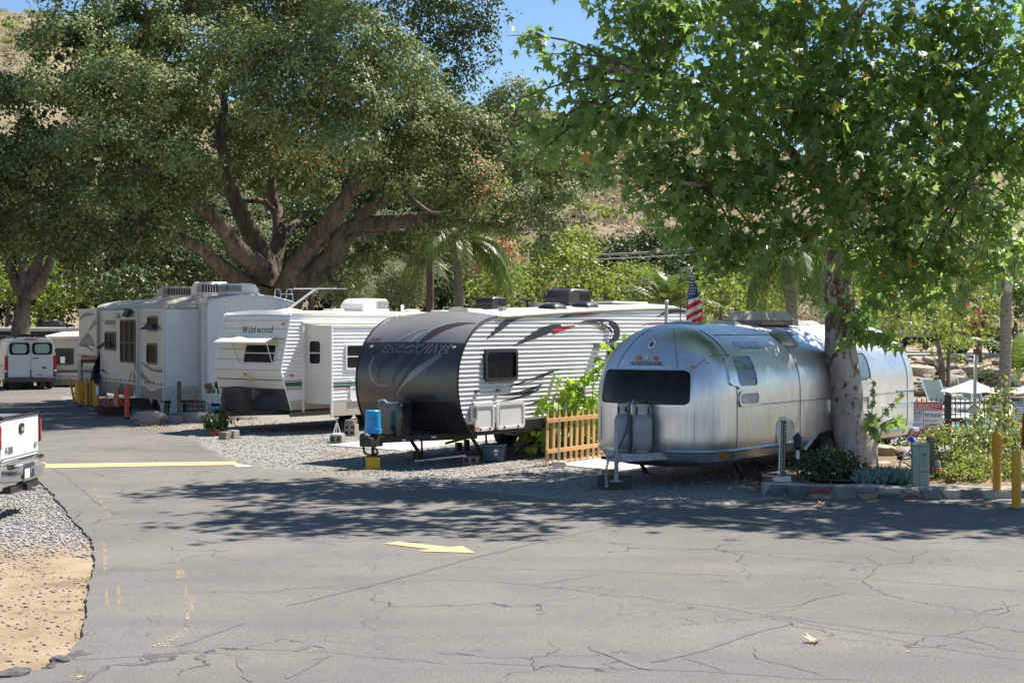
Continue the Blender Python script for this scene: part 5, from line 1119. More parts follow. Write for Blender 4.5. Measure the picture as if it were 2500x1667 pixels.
L_PINE = leafmat('pine_needles', [(.10, .125, .06), (.15, .18, .09), (.2, .22, .12), (.13, .15, .075)], .3, .5, .3)
L_SHRUB = leafmat('shrub_leaves', [(.09, .13, .03), (.14, .19, .045), (.19, .235, .06), (.24, .26, .08)], .35, .45, .35)
L_DARKB = leafmat('dark_shrub_leaves', [(.025, .05, .014), (.04, .075, .02), (.06, .10, .028), (.10, .14, .04)], .25, .35, .5)
L_PALM = leafmat('palm_leaves', [(.035, .07, .018), (.06, .105, .028), (.09, .135, .035), (.13, .16, .05)], .35, .4, .4)
L_DRY = leafmat('dry_leaves', [(.22, .12, .05), (.32, .2, .09), (.42, .3, .16), (.28, .15, .07)], .25, .6, .3)
L_CHAP = leafmat('chaparral_leaves', [(.15, .155, .085), (.2, .2, .115), (.28, .26, .16), (.36, .31, .21), (.17, .175, .095)], .15, .7, .2)

_ln = [0]
def limb(parent, pts, radii, m, name='limb', n=10, sub=6, rough=.12):
    """tapering, knobbly branch through points"""
    q = crom([(*p, r) for p, r in zip(pts, radii)], sub); _ln[0] += 1; mb = MB(); rows = []; px = None
    for i, w in enumerate(q):
        p = Vector(w[:3]); d = Vector(q[min(i + 1, len(q) - 1)][:3]) - Vector(q[max(i - 1, 0)][:3]); d.normalize()
        if px is None: px = d.cross(Vector((.3, 1, .1))).normalized()
        px = (px - d * px.dot(d)).normalized(); py = d.cross(px); row = []
        for k in range(n):
            a = 2 * math.pi * k / n; r = max(.004, w[3]) * (1 + rough * 1.6 * mnoise.noise(Vector((p.x * 1.3 + math.cos(a) * 1.2, p.y * 1.3 + math.sin(a) * 1.2, p.z * 1.1 + _ln[0]))))
            row.append(tuple(p + (px * math.cos(a) + py * math.sin(a)) * r))
        rows.append(row)
    mb.grid(rows, close=True); mb.add(rows[-1], [tuple(range(n))]); return mb.build(name, m, parent, smooth=60)
def puff_cloud(puffs, size, per_m2, rng, shape=LEAF_OVAL, clump=.38, spread=.55, droop=.2, tight=.9, jit=.65, up=.25, cull=None):
    """leaf clumps over the surface of overlapping ellipsoids: (x, y, z, rx, ry, rz[, density])"""
    PP, NN, SS, DD = [], [], [], []
    for pf in puffs:
        x, y, z, rx, ry, rz = pf[:6]; dn = pf[6] if len(pf) > 6 else 1
        area = 4 * math.pi * ((rx * ry) ** 1.6 / 3 + (rx * rz) ** 1.6 / 3 + (ry * rz) ** 1.6 / 3) ** (1 / 1.6)
        k = max(4, int(area / (clump * clump * 2.2))); per = max(3, int(per_m2 * area * dn / k))
        d = unit(rng.normal(size=(k, 3))); d[:, 2] = np.where(d[:, 2] < -.45, -d[:, 2] * .5, d[:, 2]); d = unit(d)
        rad = tight + (1.12 - tight) * rng.random((k, 1)) + .12 * rng.normal(size=(k, 1))
        c = np.array([x, y, z]) + d * rad * np.array([rx, ry, rz])
        cs = clump * (.6 + .8 * rng.random((k, 1)))
        cc = np.repeat(c, per, 0); dd = np.repeat(d, per, 0); ss = np.repeat(cs, per, 0); n = len(cc)
        o = rng.normal(size=(n, 3)) * .5 * ss; o[:, 2] *= .75
        PP.append(cc + o); NN.append(unit(dd * spread + unit(o) * .5 + rng.normal(size=(n, 3)) * jit + np.array([0, 0, up]))); SS.append(size * (.65 + .7 * rng.random(n)))
        DD.append(dd * .4 + np.array([0, 0, -droop]) + rng.normal(size=(n, 3)) * .6)
    PP, NN, SS, DD = map(np.concatenate, (PP, NN, SS, DD))
    if cull is not None:
        k = cull(PP); PP, NN, SS, DD = PP[k], NN[k], SS[k], DD[k]
    return leaves(PP, NN, DD, SS, shape, rng)
def crown(parent, puffs, m, size, per_m2, seed, name='crown', **kw):
    V, F_ = puff_cloud(puffs, size, per_m2, np.random.default_rng(seed), **kw); return np_obj(name, V, F_, m, parent)
def pf(px, py, rpx, d, flat=.85, dn=1.0):
    x, y, z = P(px, py, d); r = rpx * d / FPX; return (x, y, z, r, r, r * flat, dn)
def PL(pts): return [P(*q) for q in pts]

# ------------------------------------------------------------------ the great oak
OX, OY = P(640, 800, 52)[:2]
oak = thing('oak_tree', 'huge spreading oak with many dark limbs forking behind the trailers', 'tree', (0, 0, 0)); oak.location = (0, 0, 0)
limb(oak, [(OX, OY, -.1), (OX, OY, 1.2), P(635, 745, 52), P(640, 700, 52)], [1.1, .85, .8, .85], M_OAKB, 'trunk', 14)
limb(oak, PL([(625, 715, 52), (601, 693, 51.5), (548, 659, 50.5), (485, 606, 49.5), (420, 575, 48.5), (330, 555, 47)]), [0.41, 0.33, 0.27, 0.21, 0.16, 0.08], M_OAKB)
limb(oak, PL([(645, 700, 52), (650, 669, 52), (606, 635, 51), (567, 596, 50), (543, 553, 49.5), (490, 504, 49), (427, 465, 48), (397, 436, 47), (330, 380, 46)]), [0.49, 0.41, 0.37, 0.31, 0.27, 0.23, 0.20, 0.16, 0.08], M_OAKB)
limb(oak, PL([(650, 680, 52.5), (645, 630, 52.5), (596, 538, 52), (572, 485, 52), (557, 427, 52), (540, 340, 52), (548, 260, 52), (535, 200, 52)]), [0.41, 0.34, 0.30, 0.26, 0.23, 0.18, 0.13, 0.08], M_OAKB)
limb(oak, PL([(655, 690, 53), (664, 650, 53), (684, 582, 53.5), (679, 524, 54), (664, 475, 54), (668, 400, 54), (690, 300, 54)]), [0.41, 0.34, 0.27, 0.22, 0.18, 0.14, 0.08], M_OAKB)
limb(oak, PL([(684, 582, 53.5), (720, 545, 54.5), (760, 520, 55.5)]), [0.16, 0.12, 0.07], M_OAKB, n=8); limb(oak, PL([(679, 524, 54), (640, 492, 53.5), (590, 493, 53)]), [0.14, 0.11, 0.08], M_OAKB, n=8)
limb(oak, PL([(680, 735, 52), (698, 698, 51.5), (742, 625, 51), (800, 548, 50.5), (853, 470, 50), (870, 430, 50), (880, 340, 50), (900, 250, 50)]), [0.51, 0.41, 0.34, 0.31, 0.27, 0.23, 0.16, 0.08], M_OAKB)
limb(oak, PL([(845, 480, 50), (880, 460, 50), (925, 448, 49.5), (1000, 430, 49)]), [0.18, 0.15, 0.11, 0.06], M_OAKB, n=8)
limb(oak, PL([(700, 745, 51.5), (729, 703, 51.5), (811, 630, 51), (841, 572, 51), (904, 548, 51), (1000, 538, 51), (1100, 510, 51.5), (1220, 470, 52)]), [0.51, 0.45, 0.39, 0.34, 0.28, 0.22, 0.16, 0.08], M_OAKB)
limb(oak, PL([(845, 575, 51), (880, 535, 51), (904, 509, 51), (937, 490, 51), (960, 440, 51)]), [0.30, 0.25, 0.21, 0.16, 0.08], M_OAKB); limb(oak, PL([(830, 610, 51), (870, 575, 50.5), (935, 570, 50)]), [0.13, 0.10, 0.04], M_OAKB, n=8)
limb(oak, PL([(800, 640, 51), (810, 690, 50), (850, 680, 49.5)]), [0.11, 0.08, 0.03], M_OAKB, n=7)
limb(oak, PL([(985, 465, 49), (1030, 505, 48), (1060, 520, 47.7), (1100, 515, 47.5)]), [.09, .07, .05, .03], M_TWIG, 'dead_branch', 6)
_lft = [(175, 120, 125, 46), (300, 80, 140, 47), (420, 130, 110, 48), (255, 240, 140, 45), (380, 260, 120, 45.5), (110, 250, 105, 46), (60, 350, 100, 46), (30, 470, 105, 45), (150, 400, 120, 45), (270, 370, 125, 44.5), (385, 370, 105, 45), (430, 300, 80, 46), (120, 520, 105, 45), (240, 500, 120, 45), (350, 470, 100, 45.5), (180, 600, 95, 47), (290, 590, 95, 47.5), (60, 580, 85, 47), (390, 570, 85, 49), (470, 420, 80, 47), (-60, 420, 130, 46), (-40, 260, 120, 47), (-50, 560, 100, 47), (430, 385, 60, 44.5), (470, 470, 55, 46), (460, 210, 80, 46), (-150, 330, 140, 47), (200, -60, 150, 48), (380, -40, 150, 49)]
_mid = [(530, 60, 130, 51), (640, 30, 130, 52), (600, 170, 130, 46), (700, 150, 120, 45.5), (520, 190, 90, 51), (760, 60, 120, 52), (790, 190, 120, 44.5), (690, 270, 110, 45), (610, 330, 100, 52.5), (760, 310, 110, 44.5), (640, 400, 90, 54), (720, 400, 90, 53.5), (540, 330, 80, 53.5), (860, 260, 110, 44), (880, 130, 120, 45), (790, 400, 90, 51.5), (500, 540, 80, 55), (590, 430, 80, 55.5), (760, 470, 80, 56), (560, 600, 60, 57), (700, 470, 70, 56.5), (840, 350, 90, 44), (620, -90, 150, 52), (780, -80, 150, 52), (480, -80, 150, 50), (640, -170, 140, 44), (760, -220, 140, 45), (860, -160, 140, 45), (950, -230, 140, 46), (700, -260, 140, 43), (560, -240, 140, 44), (1020, -160, 120, 47), (820, -300, 130, 44)]
_rgt = [(960, 200, 120, 45.5), (960, 320, 115, 49), (1050, 270, 95, 50), (1040, 390, 115, 49.5), (1140, 330, 100, 51), (1130, 440, 100, 50), (1220, 400, 105, 51), (1210, 300, 85, 52), (1250, 240, 70, 52.5), (1310, 420, 95, 51.5), (1290, 340, 80, 52.5), (1390, 430, 80, 52), (1430, 400, 62, 52.5), (1370, 500, 65, 51.5), (1270, 500, 85, 51), (1330, 555, 52, 51), (1325, 600, 38, 51), (1180, 510, 85, 50.5), (1090, 500, 75, 50), (1000, 480, 70, 50), (930, 430, 75, 49.5), (930, 620, 75, 52), (880, 640, 60, 52.5), (990, 590, 65, 52.5), (840, 680, 45, 53), (1050, 560, 60, 52), (1130, 565, 50, 52), (1060, 300, 90, 53), (1450, 450, 50, 53), (1390, 350, 70, 54), (830, 50, 95, 46), (1230, 560, 45, 51), (900, 560, 40, 53)]
rg_ = random.Random(5)
def tweak(L, ext=1.0): return [pf(a + rg_.uniform(-12, 12), b + rg_.uniform(-12, 12), r * rg_.uniform(.7, .9), d + rg_.uniform(-.8, .8), rg_.uniform(.72, .9)) for a, b, r, d in L]
crown(oak, tweak(_lft) + tweak(_mid) + tweak(_rgt), L_OAK, .105, 215, 3, clump=.36, tight=.93, spread=1.0, jit=.42, up=.3)
_inner = [(px, py, r * .85, d + 3.2) for px, py, r, d in _lft + _mid + _rgt if -60 < py < 470] ; crown(oak, tweak(_inner), L_OAK2, .2, 48, 4, name='inner_foliage', clump=.6)  # darker leaf copy inside the crown puts shade into its gaps
for i, (px, py) in enumerate([(380, 490), (200, 620), (780, 390), (1170, 430), (1190, 480), (330, 430), (700, 360), (860, 400)]):
    x, y, z = P(px, py, 46.5 if px < 500 else 48.6); crown(oak, [(x, y, z, .55, .4, .7)], L_DRY, .09, 60, 40 + i, name='dead_sprays', clump=.3)
# bare twigs
for i in range(14):
    a = rg_.choice([(300, 400, 44.3), (330, 420, 44.2), (1160, 430, 48.4), (1130, 460, 48.6), (800, 370, 48.8), (1050, 520, 47.6)]); p0 = Vector(P(*a)); p1 = p0 + Vector((rg_.uniform(-.7, .7), rg_.uniform(-.3, .1), rg_.uniform(-1.2, .2))); limb(oak, [p0, (p0 + p1) / 2 + Vector((rg_.uniform(-.1, .1), 0, .1)), p1], [.022, .016, .006], M_TWIG, 'twig', 5, 4)

def simple_tree(name, label, px, d, base_z, trunk_r, top, puffs, m, size, dens, seed, group, bark=M_TREEB, trunks=None, **kw):
    """tree standing at pixel column px and depth d; puffs as (px, py, r, depth offset)"""
    x, y, _ = P(px, 800, d); T = thing(name, label, 'tree', (0, 0, 0), 0, group)
    for k, tr in enumerate(trunks or [[(px, None), (px, top)]]):
        pts = [(P(q[0], 800, d)[0], d + (q[2] if len(q) > 2 else 0), base_z - .1) if q[1] is None else P(q[0], q[1], d + (q[2] if len(q) > 2 else 0)) for q in tr]
        limb(T, pts, [trunk_r * (1 - .75 * i / max(1, len(pts) - 1)) * (1 if k == 0 else .6) for i in range(len(pts))], bark, 'trunk' if k == 0 else 'limb', 9)
    crown(T, [pf(a + rg_.uniform(-8, 8), b + rg_.uniform(-8, 8), r, d + dd, rg_.uniform(.75, .95)) for a, b, r, dd in puffs], m, size, dens, seed, **kw); return T
def blob(cx, cy, w, h, r, n, dz, seed):
    q = random.Random(seed); out = []
    for _ in range(n):
        a = q.uniform(0, 6.283); k = math.sqrt(q.random()); out.append((cx + w * k * math.cos(a), cy + h * k * math.sin(a), r * q.uniform(.7, 1.1), q.uniform(-dz, dz)))
    return out
# second oak at the left, dark crowns behind
T2 = simple_tree('oak_tree', 'smaller dark oak with forked trunk standing behind the white van', 55, 66, 0, .55, 640, blob(110, 560, 140, 70, 62, 16, 2.5, 2) + [(0, 620, 50, -2), (10, 560, 55, -2)], L_OAK2, .14, 55, 12, None, M_OAKB,
    trunks=[[(50, None), (52, 800), (60, 735), (62, 690)], [(58, 720), (40, 690), (22, 640), (10, 580)], [(62, 700), (56, 640), (42, 590)], [(64, 710), (85, 660), (100, 620), (110, 570)], [(66, 720), (100, 690), (120, 640), (130, 600)]])
simple_tree('oak_tree', 'dark oak crown rising behind the great oak beside the blue sky', 1050, 64, 0, .22, 200, [(1010, 40, 95, 0), (1090, 60, 90, 0), (1130, 120, 75, 0), (1060, 150, 80, 0), (1130, 30, 80, 0), (1040, -60, 110, 0), (1120, 200, 55, 0), (1160, 90, 48, 0), (980, 120, 80, 1), (1060, 240, 60, 1)], L_OAK2, .15, 55, 13, None, M_OAKB)
for i, (px, d, cy, w, h, r, m_, lab) in enumerate([(250, 80, 660, 120, 75, 58, L_OAK2, 'dark leafy tree filling the gap above the tall trailer roof'), (430, 84, 650, 110, 80, 58, L_OAK2, 'dark leafy tree seen under the left limbs of the great oak'),
        (600, 88, 600, 100, 110, 60, L_PINE, 'dusty grey green tree seen through the fork of the great oak'), (20, 86, 690, 110, 60, 45, L_BRIGHT, 'sunlit yellow green tree behind the small oak'), (150, 90, 720, 110, 45, 40, L_BRIGHT, 'sunlit low tree behind the van and small trailer'),
        (330, 74, 720, 90, 40, 38, L_OAK2, 'dark low tree behind the roof of the tall trailer'), (760, 90, 560, 90, 90, 58, L_OAK2, 'dark tree behind the right fork of the great oak')]):
    simple_tree('leafy_tree', lab, px, d, 0, .3, cy, blob(px, cy, w, h, r, 15, 2.5, 30 + i), m_, .19, 30, 50 + i, 'trees behind the trailers')
for i in range(10):
    px = -180 + 140 * i; simple_tree('leafy_tree', ['dark tree of the far belt beyond the left edge', 'dark tree of the far belt left of the small oak', 'dark tree of the far belt behind the van', 'dark tree of the far belt above the small beige trailer', 'dark tree of the far belt behind the tall trailer', 'dark tree of the far belt left of the oak trunk', 'dark tree of the far belt behind the oak fork', 'dark tree of the far belt right of the oak trunk', 'dark tree of the far belt behind the pines', 'dark tree of the far belt left of the slender palm'][i], px, 98 + 4 * (i % 2), 0, .4, 640, blob(px, 560, 90, 160, 75, 17, 3, 150 + i) + [(px - 50, 720, 55, 0), (px + 40, 730, 55, 0), (px, 770, 45, 0)], L_OAK2, .27, 24, 160 + i, 'far belt of dark trees', clump=.7)
for i in range(4): px = (-420, -650, -380, -500)[i]; d = (40, 74, 64, 68)[i]; simple_tree('oak_tree', ['unseen oak added beyond the left edge near the tall trailer', 'unseen oak added beyond the left edge behind the pickup', 'unseen oak added beyond the left edge beside the van', 'unseen oak added beyond the left edge near the dirt shoulder'][i], px, d, 0, .4, 500, blob(px, 380, 200, 220, 130, 16, 2.5, 180 + i), L_OAK2, .28, 20, 190 + i, 'unseen oaks added for shade and reflections', M_OAKB, clump=.8)  # unseen oaks added for window reflections and shade on the tall trailer
# soft pines behind the white trailer
NEEDLE = (np.array([(-.05, 0, 0), (.05, 0, 0), (.02, 1, -.1), (-.02, 1, -.1)]), np.array([(0, 1, 2, 3)]))
for i, (px, d, cy, w, h, r, lab) in enumerate([(830, 66, 690, 55, 60, 36, 'feathery grey green pine beside the oak trunk'), (980, 70, 680, 60, 70, 40, 'feathery grey green pine behind the white air conditioner'), (1060, 74, 650, 45, 90, 38, 'dark feathery pine left of the palm trunk'), (905, 78, 620, 60, 70, 45, 'feathery pine under the right limb of the oak')]):
    simple_tree('pine_tree', lab, px, d, 0, .13, cy - 20, blob(px, cy, w, h, r, 13, 1.8, 70 + i), L_PINE if i != 2 else L_OAK2, .36, 80, 80 + i, 'feathery pines', shape=NEEDLE, clump=.42, droop=.5)
# bright young trees and bushes behind the middle
for i, (px, d, cy, w, h, r, m_, lab) in enumerate([(1210, 72, 715, 60, 50, 32, L_BRIGHT, 'bright green bush right of the palm trunk'), (1330, 76, 670, 70, 75, 36, L_BRIGHT, 'bright green young tree behind the black roof unit'), (1450, 74, 720, 70, 45, 32, L_BRIGHT, 'bright green bush above the ribbed trailer roof'), (1545, 78, 700, 60, 45, 30, L_BRIGHT, 'bright green bush left of the date palm'),
        (1760, 66, 700, 65, 70, 32, L_BRIGHT, 'sunny yellow green young tree right of the flag'), (1860, 70, 740, 55, 40, 30, L_BRIGHT, 'sunny bush above the rounded trailer roof'), (1380, 84, 615, 60, 40, 36, L_SHRUB, 'green tree below the power lines'), (1200, 84, 640, 50, 45, 36, L_DRY, 'dry brown bush beside the palm crown'),
        (2020, 76, 680, 70, 60, 40, L_DARKB, 'dark green tree behind the rounded trailer'), (1700, 74, 745, 50, 25, 26, L_SHRUB, 'low green bush behind the flag')]):
    simple_tree('young_tree', lab, px, d, 0, .14, cy, blob(px, cy, w, h, r, 14, 1.8, 90 + i), m_, .2, 34, 100 + i, 'bright bushes behind the trailers', clump=.5)
# dark oaks low on the hill
for i, (px, d, cy, w, h, r, lab) in enumerate([(1480, 118, 640, 60, 35, 36, 'dark oak low on the hill above the power lines'), (1590, 122, 625, 60, 40, 38, 'rounded dark oak on the hill behind the date palm'), (1690, 116, 640, 60, 45, 38, 'dark shadowy oak on the hill left of the sycamore'), (1540, 108, 690, 55, 30, 32, 'grey green oak on the hill above the ribbed trailer'), (1800, 118, 660, 70, 60, 42, 'dark oak on the hill behind the hanging sycamore leaves'), (1930, 112, 690, 70, 60, 42, 'dark oak on the hill behind the slender palm'), (2080, 120, 640, 80, 80, 46, 'dark oak on the hill behind the sycamore trunk'), (1680, 110, 700, 50, 35, 32, 'deep green oak on the hill right of the date palm')]):
    simple_tree('hill_oak', lab, px, d, float(hill_z(P(px, 800, d)[0], d)) - .3, .4, cy, blob(px, cy, w, h, r, 15, 3, 120 + i), L_OAK2, .3, 16, 130 + i, 'dark oaks at the foot of the hill', clump=.7)

# hillside scrub
def hill_scrub(name, n, x0, x1, y0, y1, smin, smax, m, seed, label, dens=50):
    rng = np.random.default_rng(seed); y = y0 + (y1 - y0) * rng.random(n) ** .8; az = x0 + (x1 - x0) * rng.random(n); x = az * y; z = hill_z(x, y); s = smin + (smax - smin) * rng.random(n) ** 2
    k = dens; d = unit(rng.normal(size=(n * k, 3))); d[:, 2] = np.abs(d[:, 2]); r = np.repeat(s, k)[:, None]
    pos = np.repeat(np.stack([x, y, z], 1), k, 0) + d * r * np.array([1, 1, .75]) * (.55 + .5 * rng.random((n * k, 1)))
    V, F_ = leaves(pos, d + rng.normal(size=d.shape) * .5, rng.normal(size=d.shape), np.repeat(s, k) * (.26 + .2 * rng.random(n * k)), LEAF_OVAL, rng); return tag(np_obj(name, V, F_, m), label, 'scrub', kind='stuff')
hill_scrub('scrub', 2200, .0, .3, 115, 235, .5, 1.7, L_CHAP, 61, 'dry grey green scrub covering the lower slope of the hill', 50)
hill_scrub('scrub', 1500, -.40, .34, 190, 345, .5, 1.9, L_CHAP, 62, 'sparse low scrub dotted over the upper dry hill')
hill_scrub('scrub', 700, -.40, .34, 100, 345, .8, 2.4, L_SHRUB, 63, 'rounded green scrub bushes scattered across the hill', 80)

# ------------------------------------------------------------------ sycamore
LOBED = (np.array([(0, .3, .03), (0, 0, 0), (.13, .05, 0), (.47, .0, -.07), (.27, .25, .02), (.56, .52, -.08), (.2, .48, .02), (0, 1.02, -.1), (-.2, .48, .02), (-.56, .52, -.08), (-.27, .25, .02), (-.47, .0, -.07), (-.13, .05, 0)], float),
         np.array([(0, i, i + 1 if i < 12 else 1) for i in range(1, 13)]))
SX0, SY0 = P(2090, 800, 27.3)[:2]
syc = thing('sycamore_tree', 'tall sycamore with pale flaking trunk in front of the aluminium trailer', 'tree')
limb(syc, [(SX0 - .02, SY0, .1), (SX0 - .02, SY0, .5), P(2075, 1050, 27.3), P(2063, 950, 27.3), P(2052, 850, 27.3), P(2046, 760, 27.3), P(2047, 690, 27.3), P(2053, 620, 27.3), P(2050, 555, 27.3), P(2030, 470, 27.2), P(1995, 380, 27.1), P(1965, 250, 27), P(1950, 60, 27), P(1960, -250, 27)], [.40, .37, .325, .30, .275, .25, .24, .245, .22, .19, .17, .15, .12, .06], M_SYCB, 'trunk', 16, 7, .1)
limb(syc, PL([(2040, 480, 27.2), (1960, 400, 26.6), (1900, 340, 26.2), (1800, 260, 25.8), (1680, 200, 25.5), (1500, 170, 25.3), (1370, 150, 25.2)]), [.12, .1, .085, .07, .05, .03, .012], M_SYCB); limb(syc, PL([(2048, 540, 27.3), (2120, 430, 27), (2200, 330, 26.6), (2300, 200, 26.4), (2380, 60, 26.2)]), [.13, .11, .09, .07, .03], M_SYCB)
limb(syc, PL([(1990, 370, 27.1), (1880, 200, 27.3), (1790, 60, 27.5), (1700, -120, 27.6)]), [.1, .08, .06, .03], M_SYCB); limb(syc, PL([(2110, 440, 27), (2230, 430, 26), (2360, 450, 25.3), (2440, 520, 25)]), [.08, .06, .04, .015], M_SYCB); limb(syc, PL([(1960, 390, 26.6), (1850, 420, 25.6), (1720, 450, 25.2), (1600, 430, 25), (1500, 400, 25)]), [.08, .06, .045, .03, .01], M_SYCB)
limb(syc, PL([(1960, 200, 27), (2080, 60, 26.5), (2200, -120, 26)]), [.1, .08, .04], M_SYCB)
_sp = [(1370, 140, 40, 25.3), (1300, 92, 22, 25.2), (1330, 330, 58, 25.4), (1310, 390, 40, 25.3), (1430, 205, 62, 25.6), (1390, 340, 70, 25.3), (1520, 40, 55, 26), (1470, 270, 85, 25.4), (1480, 390, 60, 25), (1520, 140, 95, 25.8), (1520, 430, 40, 24.9), (1560, 330, 85, 25.2), (1590, 40, 100, 26.4), (1610, 220, 100, 25.5), (1640, 400, 85, 25), (1660, 500, 65, 25.2), (1690, 110, 110, 26.2), (1700, 290, 105, 25.2), (1720, 440, 90, 25.2), (1740, 560, 70, 25.6), (1770, 640, 45, 25.8), (1780, 30, 110, 27), (1790, 190, 115, 25.6), (1800, 360, 105, 25), (1820, 500, 95, 25.3), (1850, 590, 70, 25.8), (1880, 90, 115, 26.5), (1890, 270, 115, 25.3), (1900, 430, 100, 25.4), (1930, 560, 70, 25.8), (1980, 40, 115, 27), (1990, 190, 110, 26), (1985, 330, 100, 25.6), (1990, 470, 80, 26), (2080, 110, 115, 26), (2085, 270, 110, 25.4), (2100, 400, 100, 25), (2140, 500, 95, 24.9), (2110, 600, 60, 26.2), (2170, 200, 115, 25.6), (2180, 340, 110, 24.9), (2200, 450, 100, 24.6), (2200, 580, 85, 25), (2180, 690, 45, 25.8), (2250, 70, 115, 26), (2270, 220, 115, 25.5), (2290, 370, 105, 25), (2300, 500, 95, 24.8), (2290, 610, 70, 25.4), (2350, 120, 115, 26), (2360, 290, 115, 25.5), (2390, 430, 100, 25.5), (2400, 560, 80, 26), (2440, 60, 115, 26.5), (2460, 220, 115, 26), (2470, 370, 110, 26), (2480, 510, 95, 26.3), (2470, 620, 60, 26.6), (2530, 150, 90, 25), (2540, 330, 80, 25), (2240, 730, 40, 26.2), (2120, 660, 40, 26.4), (1650, 30, 80, 25.4), (1310, 230, 22, 25.3), (1560, 200, 80, 27.5), (1760, 300, 100, 28.2), (1900, 200, 110, 28.6), (2050, 330, 110, 28.8), (2200, 250, 110, 28.6), (2350, 380, 110, 28.4), (2110, 650, 55, 26.4), (2160, 640, 65, 25.4), (2220, 670, 60, 25.6), (2280, 690, 50, 26), (2340, 650, 60, 25.8), (2420, 670, 50, 26.6), (1700, 590, 50, 25.6), (1650, 560, 40, 25.4), (2160, 720, 38, 25.6), (1900, 620, 40, 26), (1810, 620, 50, 25.8), (1560, 470, 40, 25), (2000, 580, 50, 26.2)]
_sf = [pf(a, b, r * .84, d, .75) for a, b, r, d in _sp]
_top = []
for i in range(40):
    h = rg_.uniform(8.6, 11.8); x_ = rg_.uniform(1.2, 12.8); _top.append((x_, rg_.uniform(23.2, 28.8 if x_ < 9 else 24.6), h, 1.15, 1.15, .85, .8))
RS = np.random.default_rng(21)
CURL = (LOBED[0] * np.array([.8, 1, 1]) - np.array([0, 0, .9]) * (np.abs(LOBED[0][:, 0:1]) ** 1.4) - np.array([0, 0, .16]) * (LOBED[0][:, 1:2] - .3) ** 2, LOBED[1])
V, F_ = puff_cloud(_sf, .185, 38, RS, LOBED, clump=.4, spread=.5, droop=1.3, tight=.62, jit=.6, up=.45); V2, F2 = puff_cloud(_sf, .17, 34, RS, CURL, clump=.4, spread=.5, droop=1.3, tight=.6, jit=.7, up=.35); cr_ = np_obj('crown', np.concatenate([V, V2]), np.concatenate([F_, F2 + len(V)]), L_SYC, syc)
for a, b, r, d in _sp[::1]:
    p1 = Vector(P(a, b - r * .2, d)); hub = Vector(P(*min([(1965, 250, 27), (1800, 260, 25.8), (1600, 190, 25.4), (2200, 330, 26.6), (2300, 200, 26.4), (1720, 450, 25.2), (2360, 450, 25.3), (2040, 480, 27.2), (1880, 200, 27.3)], key=lambda q: (q[0] - a) ** 2 + (q[1] - b) ** 2))); p0 = p1.lerp(hub, min(.95, 1.5 / max(.3, (hub - p1).length)))
    limb(syc, [p0, p0.lerp(p1, .5) + Vector((0, 0, .12)), p1, p1 + (p1 - p0) * .3 - Vector((0, 0, .15))], [.03, .02, .012, .004], M_TWIG, 'twig', 5, 4)
V, F_ = puff_cloud(_top, .27, 19, RS, LOBED, clump=.5, droop=.9, tight=.5, jit=.5, up=.4); np_obj('upper_crown', V, F_, L_SYC, syc)
# separately modelled leaves: the nearest sprays and the shoots on the trunk
leaf_mesh = np_mesh('leaf', LOBED[0], LOBED[1], L_SYC); leaf_mesh2 = np_mesh('leaf', LOBED[0] * np.array([.9, 1.05, 2.2]), LOBED[1], L_SYC)
def one_leaf(parent, p, nrm, down, s, k):
    nrm = Vector(nrm).normalized(); t = Vector(down); t = (t - nrm * t.dot(nrm)).normalized(); b = t.cross(nrm)
    o = bpy.data.objects.new('leaf', leaf_mesh if k % 2 else leaf_mesh2); COL.objects.link(o); o.parent = parent
    M = Matrix((b, t, nrm)).transposed().to_4x4(); M.translation = Vector(p); o.matrix_local = M @ Matrix.Scale(s, 4); return o
k = 0
for i in range(210):
    a, b, r, d = rg_.choice([q for q in _sp if q[3] < 25.7]); an = rg_.uniform(0, 6.283); x, y, z = P(a + r * .85 * math.cos(an), b + r * .8 * math.sin(an), d - r * d / FPX * .7)
    one_leaf(cr_, (x, y, z), (rg_.uniform(-.6, .6), -1, rg_.uniform(-.1, 1.1)), (rg_.uniform(-.5, .5), -.2, -1), rg_.uniform(.16, .25), i)
def shoot(parent, base, tip, n, smin, smax, droop=.9):
    a, b = Vector(base), Vector(tip); mid = (a + b) / 2 + Vector((0, 0, .06)); pts = [Vector(q) for q in crom([a, mid, b], 6)]
    MB().tube(pts, [.012 * (1 - .75 * i / len(pts)) for i in range(len(pts))], 6).build('shoot', M_TWIG, parent)
    for i in range(n):
        p = pts[min(len(pts) - 1, int((i + .7) / n * len(pts)))]; one_leaf(cr_, p, (rg_.uniform(-.7, .7), -1, rg_.uniform(-.2, .7)), (rg_.uniform(-1, 1), rg_.uniform(-.4, .2), -droop), rg_.uniform(smin, smax), i)
for b_, t_, n_, s0, s1 in [((2085, 790, 27.1), (2030, 740, 26.6), 5, .2, .3), ((2085, 800, 27.0), (2110, 730, 26.6), 8, .18, .3), ((2090, 810, 27.0), (2170, 820, 26.5), 12, .18, .3), ((2090, 820, 27.0), (2200, 845, 26.3), 10, .16, .3), ((2085, 815, 27), (2060, 840, 26.6), 8, .16, .3), ((2090, 800, 27), (2140, 770, 26.4), 7, .18, .28), ((2125, 1060, 27), (2190, 1020, 26.7), 9, .16, .28), ((2125, 1060, 27), (2135, 930, 26.8), 8, .1, .18), ((2130, 1050, 27), (2205, 960, 26.6), 7, .1, .2), ((2120, 1050, 27), (2130, 1010, 26.6), 6, .16, .26)]:
    shoot(syc, P(*b_), P(*t_), n_, s0, s1)

